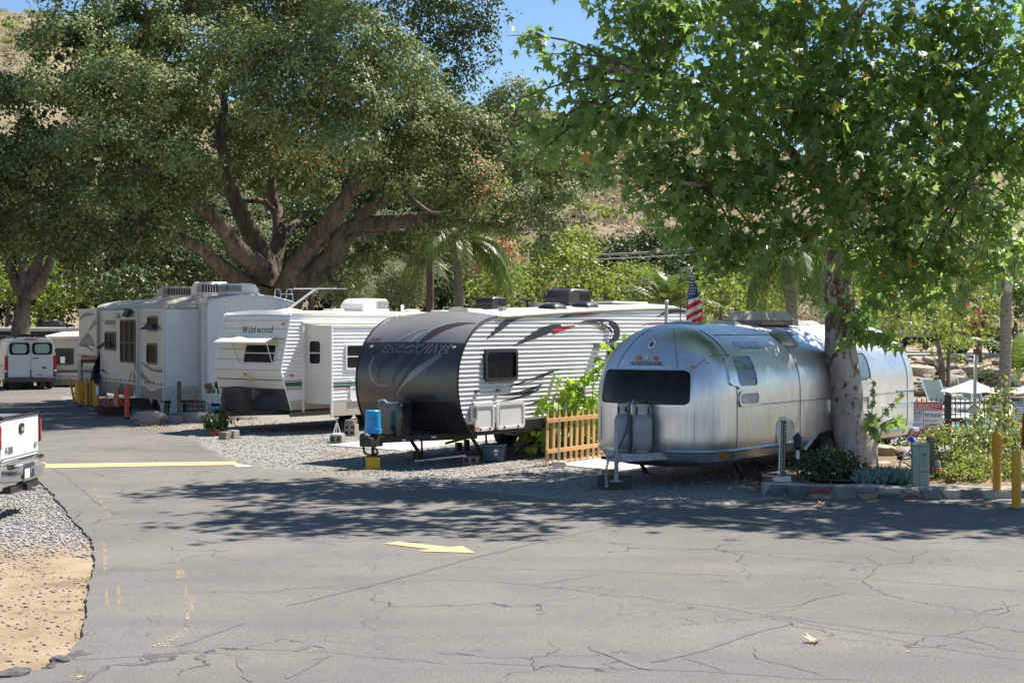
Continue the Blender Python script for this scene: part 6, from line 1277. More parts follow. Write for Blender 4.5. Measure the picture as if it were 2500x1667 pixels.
# ------------------------------------------------------------------ palms
def frond_mesh(name, L, arch, nl, lw, ll, hang, m, seed, w0=.02):
    rng = random.Random(seed); V, F_ = [], []; N_ = 10; sp = []
    for i in range(N_ + 1):
        t = i / N_; sp.append(Vector((L * (t - .18 * arch * t * t), 0, L * (.55 * t - arch * t * t))))
    def at(t): k = min(N_ - 1, int(t * N_)); return sp[k].lerp(sp[k + 1], t * N_ - k), (sp[k + 1] - sp[k]).normalized()
    for i in range(N_):
        for s in (-1, 1): pass
        a, b = sp[i], sp[i + 1]; wa, wb = w0 * (1 - .85 * i / N_), w0 * (1 - .85 * (i + 1) / N_); o = len(V)
        V += [a + Vector((0, wa, 0)), a - Vector((0, wa, 0)), b - Vector((0, wb, 0)), b + Vector((0, wb, 0))]; F_.append((o, o + 1, o + 2, o + 3))
    for i in range(nl):
        t = .16 + .83 * (i + rng.random() * .6) / nl; p, d = at(min(.999, t)); l = ll * math.sin(math.pi * (.12 + .83 * t)) ** .7 * rng.uniform(.8, 1.1)
        for s in (-1, 1):
            out = (Vector((0, s, 0)) * 1.0 + d * .75 + Vector((0, 0, rng.uniform(-.1, .25)))).normalized(); e = p + out * l * .55 + Vector((0, 0, -hang * l * .12)); e2 = e + out * l * .35 + Vector((0, 0, -hang * l * .5)); w = d * lw * .5; o = len(V)
            V += [p - w * .6, p + w * .6, e + w, e - w]; F_.append((o, o + 1, o + 2, o + 3)); o = len(V); V += [e - w, e + w, e2 + w * .15, e2 - w * .15]; F_.append((o, o + 1, o + 2, o + 3))
    return np_mesh(name, np.array([v[:] for v in V]), np.array(F_), m)
def palm(label, px, d, trunk_pts, r0, r1, top_px, fr, nf, seed, shaft=True, arch_tilt=(-25, 55), group='palms behind the trailers', scale=1):
    x, y, _ = P(px, 800, d); T = thing('palm_tree', label, 'palm', (0, 0, 0), 0, group); rng = random.Random(seed)
    pts = [(x, y, -.1)] + [P(a, b, d) for a, b in trunk_pts]; tx, ty, tz = P(*top_px, d)
    # ringed trunk
    q = crom([(*p, r0 + (r1 - r0) * i / (len(pts) - 1)) for i, p in enumerate(pts)], 26); mb = MB(); mb.grid([[(w[0] + w[3] * (1 + (.035 if i % 3 == 0 else 0)) * math.cos(R(30 * k)), w[1] + w[3] * (1 + (.035 if i % 3 == 0 else 0)) * math.sin(R(30 * k)), w[2]) for k in range(12)] for i, w in enumerate(q)], close=True); mb.build('trunk', M_PALMB, T, smooth=60)
    if shaft:
        mb = MB(); h = tz - pts[-1][2]; mb.lathe([(r1 * 1.05, -.05), (r1 * 1.35, h * .25), (r1 * 1.25, h * .6), (r1 * .8, h), (.05, h * 1.1)], pts[-1], 12); mb.build('leaf_base', mat('palm_shaft', (.38, .33, .26), .8, var=.35, scale=5, dirt=(.16, .11, .07), dirt_amt=.9, bmp=.5, bscale=18), T, smooth=50)
        for k in range(7):
            a = rng.uniform(0, 6.28); b0 = Vector((pts[-1][0] + r1 * 1.2 * math.cos(a), pts[-1][1] + r1 * 1.2 * math.sin(a), pts[-1][2] + h * rng.uniform(.05, .3))); MB().tube([b0, b0 + Vector((math.cos(a) * .05, math.sin(a) * .05, h * .5)), b0 + Vector((math.cos(a) * .3, math.sin(a) * .3, h * .9))], [.05, .04, .02], 5).build('old_stalk', M_TREEB, T)
    for i in range(nf):
        o = bpy.data.objects.new('frond', fr[i % len(fr)]); COL.objects.link(o); o.parent = T; o.location = (tx, ty, tz); o.rotation_euler = (rng.uniform(-.15, .15), R(rng.uniform(*arch_tilt)), i * 2.399 + rng.uniform(-.2, .2)); s = scale * rng.uniform(.85, 1.1); o.scale = (s, s, s)
    return T
FR_Q = [frond_mesh('frond', 3.0, .95, 46, .05, .62, 2.6, L_PALM, k, .035) for k in range(3)]; FR_D = [frond_mesh('frond', 2.6, .62, 44, .045, .42, .5, L_PALM, 10 + k, .035) for k in range(3)]
palm('slender palm with drooping fronds behind the white trailer', 1120, 60, [(1121, 760), (1119, 690), (1118, 630)], .2, .17, (1118, 585), FR_Q, 15, 1, True, (-30, 35)); palm('palm with peeling leaf bases above the rounded trailer roof', 1935, 44, [(1933, 780), (1933, 745), (1932, 705)], .17, .155, (1930, 615), FR_Q, 15, 2, True, (-25, 35), scale=.8)
palm('tall dark palm trunk beside the pool umbrellas', 2452, 48, [(2452, 960), (2455, 850), (2456, 750), (2457, 710)], .2, .165, (2458, 620), FR_Q, 14, 3, True, (-30, 25), scale=.8); palm('stubby date palm with arching fronds behind the flag', 1632, 62, [(1632, 770)], .3, .3, (1632, 762), FR_D, 26, 4, False, (-62, -5))
palm('low dark palm at the far right behind the pool', 2485, 52, [(2485, 930)], .25, .22, (2485, 925), FR_D, 18, 5, False, (-60, 10), scale=.9)

# ================================================================== OTHER VEHICLES
M_VAN = mat('van_white_paint', (.58, .61, .63), .28, var=.04, scale=2, coat=.4, dirt=(.5, .46, .4), dirt_amt=.25); M_BUMP = mat('dark_bumper_plastic', (.045, .055, .065), .5, var=.15, scale=4)
M_PLATE = mat('number_plate', (.72, .72, .7), .4, var=.05); M_CHROME = mat('chrome', (.72, .72, .73), .1, metal=1, var=.06, scale=6, dirt=(.35, .3, .25), dirt_amt=.35); M_NAVY = mat('dark_blue_letters', (.03, .06, .18), .5)
def sheet(fn_rows, m, name, parent, smooth=40): return MB().grid(fn_rows).build(name, m, parent, smooth=smooth)

def build_van():
    x, y, _ = P(75, 800, 62.7); T = thing('van', 'white cargo van with dark bumper and back doors seen from behind', 'van', (x, y, ROAD_Z), R(24))
    # body lofted along its length: section half width by height
    sec = [(.95, .30), (1.0, .42), (1.02, .85), (1.03, 1.1), (.99, 1.45), (.92, 1.85), (.84, 2.05), (.7, 2.12), (.0, 2.15)]
    def ring(yy, k=1, zk=1): h = [(a * k, yy, .3 + (b - .3) * zk) for a, b in sec]; return h + [(-a, c, d) for a, c, d in reversed(h[:-1])]
    mb = MB(); rows = [ring(.0, .985, .995), ring(.06), ring(3.6), ring(4.2, .99, .93), ring(4.7, .97, .62), ring(5.4, .9, .5), ring(5.55, .8, .42)]; mb.grid(rows); mb.add(rows[0], [tuple(range(len(rows[0])))]); mb.add(rows[-1], [tuple(range(len(rows[-1])))]); mb.build('body', M_VAN, T, smooth=35)
    fb = flat_front(-.012); MB().box(-1.02, 1.02, -.02, .3, .30, .83).build('lower_cladding', M_BUMP, T, bevel=.02); bp = MB().box(-1.03, 1.03, -.12, .05, .34, .52).build('rear_bumper', M_BUMP, T, bevel=.03)
    for s in (-1, 1): lens(bp, flat_front(-.12), s * .72, .44, .22, .06, M_REDLENS, 'reflector', .01)
    for s in (-1, 1):
        d_ = MB().patch(fb, rr(s * .46, 1.16, .86, 1.62, .08), .012, 2, 0).build('rear_door', M_VAN, T, smooth=40)
        MB().patch(flat_front(-.03), rr(s * .45, 1.70, .80, .50, .13), .006, 3).build('window', M_GLASS, d_); MB().patch(flat_front(-.04), rr(s * .45, 1.70, .58, .38, .12), .004, 2).build('sunshade', mat('silver_green_sunshade', (.30, .42, .38), .35, metal=.3, var=.25, scale=5), d_)
        lens(T, flat_front(.03), s * .96, 1.08, .14, .66, M_REDLENS, 'tail_light', .05, .35); MB().cbox((s * .98, -.02, .78), (.1, .06, .08)).build('hinge_cover', M_WSIDE, T, bevel=.01)
    MB().cbox((.2, -.04, 1.30), (.24, .02, .035)).build('door_handle', M_BUMP, T); p_ = MB().cbox((.36, -.055, .62), (.34, .015, .2)).build('number_plate', M_PLATE, T)
    lettering('18958Z2', lambda u, v, o: (.36 + u, -.064 - o, v), 1, M_NAVY, p_, .002, .02, width=.28, height=.09, at=(0, .575), center=True); lens(T, flat_front(-.03), .52, .91, .18, .07, M_BUMP, 'badge', .01, .5); lens(T, flat_front(0), 0, 2.08, .5, .04, M_REDLENS, 'brake_light', .03)
    for s in (-1, 1): wheel(T, s * .88, 1.1, .35, .22, s); wheel(T, s * .88, 4.6, .35, .22, s)
    for s in (-1, 1): MB().box(s * .6 - .03, s * .6 + .03, .2, 3.4, 2.13, 2.2).build('roof_rail', M_BLACK, T)
    MB().box(-.62, .62, .3, .4, 2.18, 2.24).build('roof_bar', M_BLACK, T); MB().box(-.5, .3, .4, 1.2, 2.2, 2.3).build('roof_box', M_BLACK, T, bevel=.03)
build_van()

def build_pickup():
    # length runs to the left of the picture; the tailgate is seen at a grazing angle
    T = thing('pickup_truck', 'dented white pickup truck backed up at the left with chrome bumper', 'truck', (-6.80, 21.0, 0), R(90)); M_PW = mat('pickup_white_paint', (.78, .78, .77), .25, var=.03, scale=2, coat=.4)
    # local frame: +y is forward (picture left), +x is away from the camera
    H0, H1 = .80, 1.37; HW = .86
    prof = [(HW * .99, H0 - .1), (HW, 1.0), (HW * .985, H1 - .1), (HW * .95, H1)]
    for s in (-1, 1):
        mb = MB(); rows = [[(s * a, yy, b) for a, b in prof] for yy in (.03, 2.1)]; mb.grid(rows); mb.grid([[(s * (HW * .95), .03, H1), (s * (HW * .95), 2.1, H1)], [(s * (HW * .86), .03, H1), (s * (HW * .86), 2.1, H1)], [(s * (HW * .86), .03, .9), (s * (HW * .86), 2.1, .9)]]); mb.build('bed_side', M_PW, T, smooth=40)
        MB().tube([(s * HW * .91, .0, H1 + .02), (s * HW * .91, 2.1, H1 + .02)], .03, 6).build('bed_rail', M_BLACK, T)
    MB().box(-.74, .74, .05, 2.1, .78, .82).build('bed_floor', M_GREY, T)
    # tailgate with a dent and a rolled lip
    rows = []
    for i in range(13):
        z = H0 + (H1 - H0) * i / 12; row = []
        for k in range(21):
            x = -.80 + 1.60 * k / 20; t = (z - H0) / (H1 - H0); y = -.0 + .03 * abs(t - .5) ** 2 + .012 * math.exp(-((x - .25) / .3) ** 2 - ((t - .68) / .1) ** 2) + (.02 if t > .97 else 0) + .05 * max(0, abs(x) / .8 - .93) * 4
            row.append((x, y, z))
        rows.append(row)
    tg = MB().grid(rows).build('tailgate', M_PW, T, smooth=40); MB().box(-.8, .8, .02, .08, H0, H1 - .01).build('tailgate_inner', M_PW, tg); MB().box(-.79, .79, -.008, .1, H1, H1 + .02).build('tailgate_cap', M_BLACK, tg)
    fb = flat_front(.0); h_ = MB().patch(fb, rr(0, 1.21, .2, .14, .05), .012, 3, 0).build('handle', M_BLACK, tg, smooth=40); MB().patch(fb, rr(0, 1.20, .11, .06, .02), .02, 2).build('handle_lever', M_CHROME, h_)
    MB().patch(flat_front(-.005), [(.62 + .06 * math.cos(R(a)), .95 + .04 * math.sin(R(a))) for a in range(0, 360, 30)], .008, 2, 0).build('badge', M_GREY, tg); lettering('F-350', lambda u, v, o: (-.66 + u, -.0 - o, v), 1, M_BLACK, tg, .006, .03, width=.30, height=.09, at=(0, .90))
    MB().box(-.8, .8, -.002, .01, .842, .848).build('tailgate_crease', M_GREY, tg)
    for s in (-1, 1): lens(T, lambda u, v, o, s=s: (s * (HW - .02) + s * o, u, v), .05, 1.13, .12, .34, M_REDLENS, 'tail_light', .035)
    # step bumper
    rows = []
    for k in range(17):
        x = -.95 + 1.9 * k / 16; y = -.10 + .07 * (abs(x) / .95) ** 4; rows.append([(x, y + .06, .78), (x, y, .765), (x, y - .015, .62), (x, y + .02, .50), (x * .97, y + .1, .42)])
    b_ = MB().grid(rows).build('step_bumper', M_CHROME, T, smooth=50); MB().box(-.25, .25, -.112, -.03, .52, .74).build('bumper_centre', M_BUMP, b_, bevel=.02); MB().patch(flat_front(-.113), rr(-.12, .60, .22, .13, .01), .01, 1).build('number_plate', M_PLATE, b_); MB().patch(flat_front(-.113), rr(.12, .63, .2, .1, .02), .01, 1).build('light_plate', mat('bluish_steel', (.3, .4, .52), .25, metal=.7), b_); MB().cbox((.12, -.128, .62), (.05, .01, .05), Matrix.Rotation(R(45), 3, 'Y')).build('ball_hole', M_BLACK, b_)
    MB().box(-.05, .05, -.1, .4, .36, .45).build('hitch_receiver', M_FRAME, T); MB().box(-.6, .6, -.05, .1, .36, .46).build('frame_member', M_FRAME, T); MB().tube([(.3, .5, .38), (.32, -.1, .33)], .03, 8).build('exhaust', M_STEEL, T)
    # cab beyond the frame edge
    cab = [(-.93, .62), (-.95, 1.05), (-.9, 1.35), (-.74, 1.86), (-.5, 1.92), (.5, 1.92), (.74, 1.86), (.9, 1.35), (.95, 1.05), (.93, .62)]
    MB().prism(cab, 'y', 2.15, 3.9).build('cab', M_PW, T, bevel=.03); MB().prism([(-.93, .62), (-.95, 1.0), (-.85, 1.2), (.85, 1.2), (.95, 1.0), (.93, .62)], 'y', 3.9, 5.3).build('bonnet', M_PW, T, bevel=.05); MB().patch(flat_front(2.14), rr(0, 1.6, 1.2, .4, .08), .01, 2).build('rear_window', M_GLASS, T)
    for s in (-1, 1): wheel(T, s * .8, 1.15, .39, .26, s); wheel(T, s * .8, 4.6, .39, .26, s)
build_pickup()

def build_small_trailer():
    x0 = P(98, 800, 66)[0]; T = thing('travel_trailer', 'low beige travel trailer with one dark window right of the van', 'trailer', (x0, 66, 0), 0); W_ = 2.9
    M_BG = mat('dull_beige_panel', (.36, .335, .285), .55, var=.1, scale=1.5, dirt=(.25, .21, .16), dirt_amt=.4)
    MB().prism([(0, .35), (W_, .35), (W_, 2.05), (W_ - .1, 2.2), (.25, 2.2), (.05, 2.0)], 'y', 0, 5).build('body', M_BG, T, bevel=.02); f = flat_front(0)
    w_ = window(T, f, 1.05, 1.35, .82, .72, .07, M_FRAME, .04, M_GLASS, .03, bars=((1.1, 1.02, 1.1, 1.68),)); MB().patch(f, rr(1.0, 1.2, .22, .28, .03), .02, 1).build('blind', M_WSIDE, w_)
    MB().box(-.02, W_ + .02, -.02, .0, .66, .76).build('blue_stripe', mat('navy_stripe', (.02, .05, .075), .4), T); MB().box(-.02, W_, -.015, 0, .6, .64).build('grey_stripe', M_GREY, T); o_ = rr(1.1, .48, 1.0, .22, .02); q = MB(); q.ring(f, o_, shrink(o_, .02), .02); q.build('access_hatch', M_ALU, T)
    MB().tube([(-.2, -.14, 2.16), (W_, -.14, 2.2)], .07, 8).build('awning_roll', M_BEIGE, T, smooth=50); MB().grid([[(-.1, -.2, 2.1), (W_, -.2, 2.12)], [(.2, .0, 2.25), (W_, 0, 2.3)], [(.4, 2, 2.42), (W_, 2, 2.5)]]).build('roof', M_ROOFM, T)
    MB().box(.0, W_, .02, .1, .1, .36).build('skirt', M_TAUPE, T)
    for yy in (2.2, 3.0): wheel(T, .15, yy, .34, .2, -1); wheel(T, W_ - .15, yy, .34, .2, 1)
build_small_trailer()
def build_back_rv():
    x0 = P(-120, 800, 76)[0]; T = thing('motorhome', 'long white roofed motorhome behind the small oak trunk', 'motorhome', (x0, 76, 0), 0); L = P(206, 800, 76)[0] - x0
    MB().box(0, L, 0, 2.5, .4, 2.42).build('body', M_CREAM, T, bevel=.05); MB().box(-.05, L + .05, -.08, 2.6, 2.42, 2.62).build('roof', M_ROOFW, T, bevel=.06); MB().box(0, L, -.03, 0, 2.18, 2.40).build('roof_shade_strip', M_FRAME, T); MB().tube([(1.2, -.2, 2.12), (L - 2.2, -.2, 2.05)], .14, 8).build('rolled_awning', M_BLACK, T, smooth=50)  # dark strip below the roof edge stands in for its shadow
    ac_unit(T, P(115, 800, 76)[0] - x0, 1.2, 2.6, .75, 1.0, .3, M_BLACK, R(90), gm=M_BLACK); roof_vent(T, P(155, 800, 76)[0] - x0, 1.2, 2.62, .4, .16, M_BLACK); roof_vent(T, P(20, 800, 76)[0] - x0, 1.2, 2.62, .6, .1, M_CREAM, False)
    for xx in (1.0, 2.2, 3.6): window(T, flat_front(0), xx, 1.6, .7, .5, .05, M_FRAME, .04, M_GLASS, .02)
    for xx in (1.6, L - 1.5): wheel(T, xx, .1, .36, .22, 1).rotation_euler.z = R(90)
build_back_rv()

# raised bank, upper road and the vehicles parked on it at the right
mb = MB(); rows = []
for y, z in ((50, -.05), (51.5, .25), (53, .8), (55, 1.25), (56.5, 1.42), (80, 1.55)): rows.append([(x, y + .5 * math.sin(x * 1.3), z + .12 * math.sin(x * 2.1 + y)) for x in [11.5 + 1.2 * k for k in range(26)]])
tag(mb.grid(rows).build('bank', mat('dry_earth', (.30, .22, .145), .95, var=.3, scale=.8, bmp=.8, bscale=9, dirt=(.42, .35, .27), dirt_amt=.7), smooth=60), kind='structure')
tag(MB().box(11, 44, 57.6, 68, 1.2, 1.585).build('upper_road', mat('pale_road', (.3, .295, .28), .9, var=.12, scale=.5)), kind='structure')
def build_bank_rv():
    x0 = P(2140, 800, 62)[0]; T = thing('motorhome', 'beige motorhome parked on the bank behind the small trees', 'motorhome', (x0, 62, 1.585), 0); L = 3.9; M_TN = mat('tan_motorhome', (.55, .47, .38), .4, var=.07, scale=1.5); f = flat_front(0)
    MB().prism([(0, .4), (L - .2, .4), (L, .9), (L + .1, 1.3), (L - .25, 2.2), (L - .4, 2.3), (.1, 2.3), (0, 2.2)], 'y', 0, 2.4).build('body', M_TN, T, bevel=.05); MB().box(0, L, -.02, 0, .4, .62).build('lower_skirt', M_FRAME, T); MB().box(0, L - .4, -.015, 0, .95, 1.02).build('dark_stripe', M_TAUPE, T)
    for xx in (.7, 2.0): window(T, f, xx, 1.6, .8, .5, .06, M_FRAME, .04, M_GLASS, .02)
    MB().patch(f, [(L - .75, 1.3), (L - .1, 1.35), (L - .35, 1.95), (L - .75, 1.95)], .02, 2).build('cab_window', M_GLASS, T); MB().box(-.1, L - .3, -.25, 0, 2.2, 2.3).build('awning_roll', M_WHITE, T, bevel=.04); ac_unit(T, 1.4, 1.2, 2.3, .7, .9, .25, M_ACW)
    for xx in (.9, L - .8): wheel(T, xx, .12, .36, .22, 1).rotation_euler.z = R(90)
build_bank_rv()
def build_red():
    x0 = P(2318, 800, 60)[0]; T = thing('pickup_truck', 'dark red pickup truck on the bank behind the thin tree trunks', 'truck', (x0, 60, 1.585), 0); M_RD = mat('dark_red_paint', (.16, .02, .02), .3, var=.1)
    MB().prism([(0, .45), (2.6, .45), (2.6, 1.0), (1.55, 1.05), (1.2, 1.5), (.5, 1.5), (.3, 1.05), (0, 1.0)], 'y', 0, 1.8).build('body', M_RD, T, bevel=.05); MB().patch(flat_front(0), [(.5, 1.08), (1.35, 1.08), (1.12, 1.42), (.58, 1.42)], .02, 2).build('window', M_GLASS, T)
    for xx in (.5, 2.05): wheel(T, xx, .1, .34, .22, 1).rotation_euler.z = R(90)
build_red()

# ================================================================== SITE CLUTTER
def gz(px, py, z=BED_Z): return G(px, py, z)
# marker posts by the tall trailer
M_POSTY = mat('yellow_post', (.78, .34, .01), .5, var=.12, scale=6, dirt=(.4, .2, .04), dirt_amt=.3); M_POSTO = mat('orange_post', (.72, .13, .02), .45, var=.12, scale=6, dirt=(.3, .1, .04), dirt_amt=.4); M_POSTR = mat('red_orange_post', (.75, .06, .02), .4, var=.1, scale=6)
Z2 = lambda x, y: (160 + x / 5.88, 880 + y / 5.88)
for i, (b_, t_, r, m_, lab) in enumerate([((128, 632), (58, 255), .036, M_POSTY, 'leaning yellow marker post nearest the van'), ((195, 645), (160, 265), .036, M_POSTY, 'second leaning yellow marker post from the van'), ((213, 665), (185, 275), .036, M_POSTY, 'third yellow marker post close beside the second'), ((303, 670), (295, 240), .045, M_POSTY, 'thick upright yellow marker post with darker top'), ((365, 670), (353, 285), .028, M_POSTY, 'thin yellow rod post in the middle of the row'), ((413, 690), (397, 290), .04, M_POSTY, 'yellow marker post right of the thin rod'), ((445, 720), (427, 330), .038, M_POSTY, 'yellow marker post beside the white banded one'), ((475, 745), (455, 335), .045, M_POSTO, 'orange marker post with white reflective band'), ((745, 795), (745, 375), .042, M_POSTO, 'slim orange marker post in front of the warning triangles'), ((880, 845), (885, 355), .068, M_POSTR, 'stout red orange marker post right of the warning triangles')]):
    bx, by = Z2(*b_); tx, ty = Z2(*t_); x, y, _ = G(bx, by, .03); h = (by - ty) / FPX * y; dx = (tx - bx) / FPX * y
    T = thing('marker_post', lab, 'post', (x, y, .03), 0, 'marker posts along the drive')
    mb = MB(); mb.tube([(0, 0, .05), (dx * .96, 0, h * .96), (dx * .985, 0, h * .985), (dx, 0, h)], [r, r, r * .8, r * .3], 12); mb.build('post', m_, T, smooth=40)
    MB().lathe([(.1, 0), (.09, .03), (r * 1.4, .05), (r * 1.1, .07)], n=14).build('base', M_BLACK, T, smooth=40)
    if i == 7: MB().tube([(dx * .62, 0, h * .62), (dx * .93, 0, h * .93)], r + .004, 12, cap=False).build('reflective_band', M_WSIDE, T)
    if i == 9: MB().tube([(dx * .9, 0, h * .9), (dx * .92, 0, h * .92)], r + .004, 12, cap=False).build('neck_ring', M_POSTO, T)
# warning triangles on a dark tub
x, y, _ = G(*Z2(695, 800)); T = thing('planter_tub', 'dark brown tub under the orange warning triangles', 'tub', (x, y, .03)); MB().lathe([(.46, 0), (.52, .2), (.55, .27), (.5, .27), (.46, .1), (.001, .1)], n=20).build('tub', mat('rusty_tub', (.06, .035, .025), .7, var=.3, scale=5), T, smooth=40); MB().lathe([(.5, .2), (.001, .2)], n=20).build('soil', mat('dark_soil', (.05, .035, .025), .95, var=.3, scale=9, bmp=.6), T)
for i, (cx, w, lab) in enumerate(((600, 80, 'narrow orange warning triangle on the tub, turned sideways'), (738, 200, 'wide orange warning triangle on the tub behind the slim post'))):
    T = thing('warning_triangle', lab, 'triangle', (P(Z2(cx, 0)[0], 800, y)[0], y - .12 + .05 * i, .30), 0, 'warning triangles'); W_ = w / 5.88 / FPX * y; h = .40; t = .07
    for a, b_ in (((-W_ / 2, 0), (0, h)), ((0, h), (W_ / 2, 0)), ((-W_ / 2, .02), (W_ / 2, .02))): MB().bar((a[0], 0, a[1]), (b_[0], 0, b_[1]), .03, .05 if w > 100 else .035, (0, 1, 0)).build('bar', M_POSTO, T)
    MB().box(-W_ / 2, W_ / 2, -.03, .03, -.01, .02).build('foot', M_REDLENS, T)
x, y, _ = G(*Z2(662, 690)); T = thing('vent_pipe', 'white plastic pipe standing behind the warning triangles', 'pipe', (x, y + .5, .0)); M_PVC = mat('pvc_pipe', (.62, .6, .55), .5, var=.12, scale=8, dirt=(.35, .3, .22), dirt_amt=.5); MB().tube([(0, 0, 0), (0, 0, .82)], .058, 12).build('pipe', M_PVC, T, smooth=40); MB().lathe([(.058, .45), (.068, .45), (.068, .78), (.058, .78)], n=12, cap=False).build('sleeve', M_PVC, T); MB().lathe([(.06, .82), (.07, .84), (.07, .9), (.058, .9)], n=12).build('cap', mat('old_cap', (.42, .36, .22), .6), T)
T = thing('oil_drum', 'ochre drum lying half hidden behind the yellow posts', 'drum', (*P(Z2(262, 500)[0], 800, 52.5)[:2], 0)); MB().lathe([(.2, 0), (.3, .05), (.32, .35), (.3, .6), (.2, .72), (.05, .74)], n=16).build('barrel', M_POSTY, T, smooth=40); MB().lathe([(.325, .3), (.34, .33), (.325, .36)], n=16, cap=False).build('hoop', M_POSTY, T)
# black tarp, lattice panel
x, y, _ = P(235, 800, 50.2); T = thing('tarp', 'black plastic tarp draped against the tall trailer corner', 'tarp', (x, y, 0)); mb = MB(); rows = []
for i in range(9):
    t = i / 8; rows.append([((-.32 + .7 * k / 6) * (.35 + .75 * (1 - t)) + .28 * t, .25 * math.sin(k * 1.9 + i) * .3 - .3 * (1 - t), .35 + 1.6 * t + .04 * math.sin(k * 2.3)) for k in range(7)])
mb.grid(rows); mb.build('sheet', mat('black_tarp', (.012, .013, .016), .25, var=.3, scale=4), T, smooth=50); mb = MB(); mb.bar((-.3, .1, 0), (.35, .15, 2.0), .04, .04); mb.build('support_pole', M_FRAME, T)
x, y, _ = P(213, 800, 53); T = thing('lattice_panel', 'white lattice screen under the front slide-out left of the tarp', 'lattice', (x, y, 0)); M_LAT = mat('white_lattice', (.55, .54, .5), .6, var=.12, scale=5, dirt=(.35, .3, .24), dirt_amt=.4)
for s in (-1, 1): MB().box(s * .27 - .04, s * .27 + .04, -.03, .03, 0, 1.45 if s < 0 else 1.2).build('post', M_LAT, T)
MB().box(-.32, .32, -.025, .025, 1.16, 1.21).build('rail', M_LAT, T); MB().box(-.32, .32, -.025, .025, .3, .35).build('rail', M_LAT, T)
for k in range(7):
    for s in (-1, 1): MB().bar((-.24 + .08 * k - .1 * s, .01 * s, .34), (-.24 + .08 * k + .1 * s, .01 * s, 1.18), .008, .02, (0, 1, 0)).build('slat', M_LAT, T)
x, y, _ = P(218, 800, 53.4); T = thing('sign_board', 'dark brown board with scalloped white edge above the lattice', 'board', (x, y, 0)); MB().box(-.28, .28, 0, .03, 1.36, 1.9).build('board', M_FRAME, T); MB().box(-.3, .3, -.01, .0, 1.36, 1.5).build('brown_band', mat('brown_board', (.14, .08, .045), .7), T); MB().bar((-.26, .02, 0), (-.26, .02, 1.4), .05, .05).build('post', M_FRAME, T)
mb = MB()
for k in range(9): mb = MB().add([(-.27 + .06 * k, -.016, 1.5), (-.21 + .06 * k, -.016, 1.5), (-.24 + .06 * k, -.016, 1.57)], [(0, 1, 2)]); mb.build('scallop', M_WSIDE, T)
# meter pedestal, post, pen, stones
x, y, _ = G(*Z2(1570, 830)); T = thing('meter_pedestal', 'grey electric meter pedestal under the white slide-out panel', 'meter', (x, y + .3, 0)); M_MET = mat('pedestal_grey', (.42, .46, .5), .5, var=.12, scale=5); MB().box(-.1, .1, -.08, .08, .35, .95).build('cabinet', M_MET, T, bevel=.015); MB().box(-.05, .05, -.05, .05, 0, .36).build('leg', M_FRAME, T); MB().frus((-.03, -.02), (.34, .18), (.2, .17), .14, .52).build('skirt', M_MET, T); MB().lathe([(.085, 0), (.085, .06), (.07, .12), (.001, .13)], (-.13, -.02, .72), 16, axis='y').build('meter_socket', M_STEEL, T, smooth=40).rotation_euler = (0, 0, 0); MB().lathe([(.06, -.13), (.06, -.05)], (-.16, -.02, .72), 14, axis='y').build('glass_dome', M_GLASS3, T, smooth=40)
T = thing('wooden_post', 'weathered brown wooden post beside the electric meter', 'post', (*G(*Z2(1632, 835))[:2], 0)); MB().box(-.055, .055, -.05, .05, 0, 1.05).build('post', mat('old_wood', (.17, .105, .065), .85, var=.3, scale=7, bmp=.5, bscale=25), T, bevel=.008); MB().frus((0, 0), (.11, .1), (.06, .05), 1.05, 1.08).build('post_top', MATS['old_wood'], T)
T = thing('wire_pen', 'low wire pet pen around the electric meter', 'pen', (0, 0, 0)); pen = [Z2(1365, 850), Z2(1380, 800), Z2(1700, 745), Z2(2080, 790), Z2(2080, 840), Z2(1700, 850), Z2(1365, 855)]; pen = [G(a, b)[:2] for a, b in (Z2(1360, 860), Z2(1420, 780), Z2(1710, 770), Z2(2090, 815), Z2(2060, 850), Z2(1720, 845), Z2(1360, 860))]
for a, b_ in zip(pen, pen[1:]):
    L = math.hypot(b_[0] - a[0], b_[1] - a[1]); n = max(3, int(L / .09)); mb = MB()
    for k in range(n + 1): q = k / n; xx, yy = a[0] + (b_[0] - a[0]) * q, a[1] + (b_[1] - a[1]) * q; mb.bar((xx, yy, .02), (xx, yy, .46), .006, .006)
    for z in (.03, .17, .31, .46): mb.bar((a[0], a[1], z), (b_[0], b_[1], z), .007, .007)
    mb.build('pen_panel', M_STEEL, T)
M_ROCKG = mat('grey_rock', (.27, .245, .21), .9, var=.25, scale=3, bmp=.8, bscale=12, dirt=(.16, .13, .1), dirt_amt=.6); M_ROCKT = mat('tan_rock', (.38, .31, .23), .9, var=.25, scale=3, bmp=.8, bscale=12, dirt=(.22, .17, .12), dirt_amt=.6)
for i, (px, py, w, dp, h, lab) in enumerate([(362, 1037, .75, .45, .34, 'large pale stone block at the corner of the wire pen'), (470, 1032, .95, .4, .26, 'long low boulder in front of the wire pen'), (425, 1033, .4, .3, .2, 'small grey boulder left of the long low one'), (500, 1030, .35, .3, .18, 'small boulder beside the red bin')]):
    x, y, _ = gz(px, py); T = tag(rock(1, 30 + i, 3, (w * .62, dp * .62, h * .7), .3).build('boulder', M_ROCKG, smooth=14, loc=(x, y + dp * .4, BED_Z + h * .42), rz=R(-20)), lab, 'boulder', 'boulders around the pen')
T = thing('red_rod', 'red stick leaning in the wire pen with a red ball at its foot', 'stick', (*G(*Z2(1815, 830))[:2], .05)); MB().tube([(0, 0, .03), (.09, .3, .75)], .014, 6).build('rod', M_RED, T); MB().lathe([(.02, 0), (.06, .04), (.06, .08), (.02, .12)], n=10).build('ball', mat('pink_ball', (.6, .1, .14), .4), T, smooth=60)
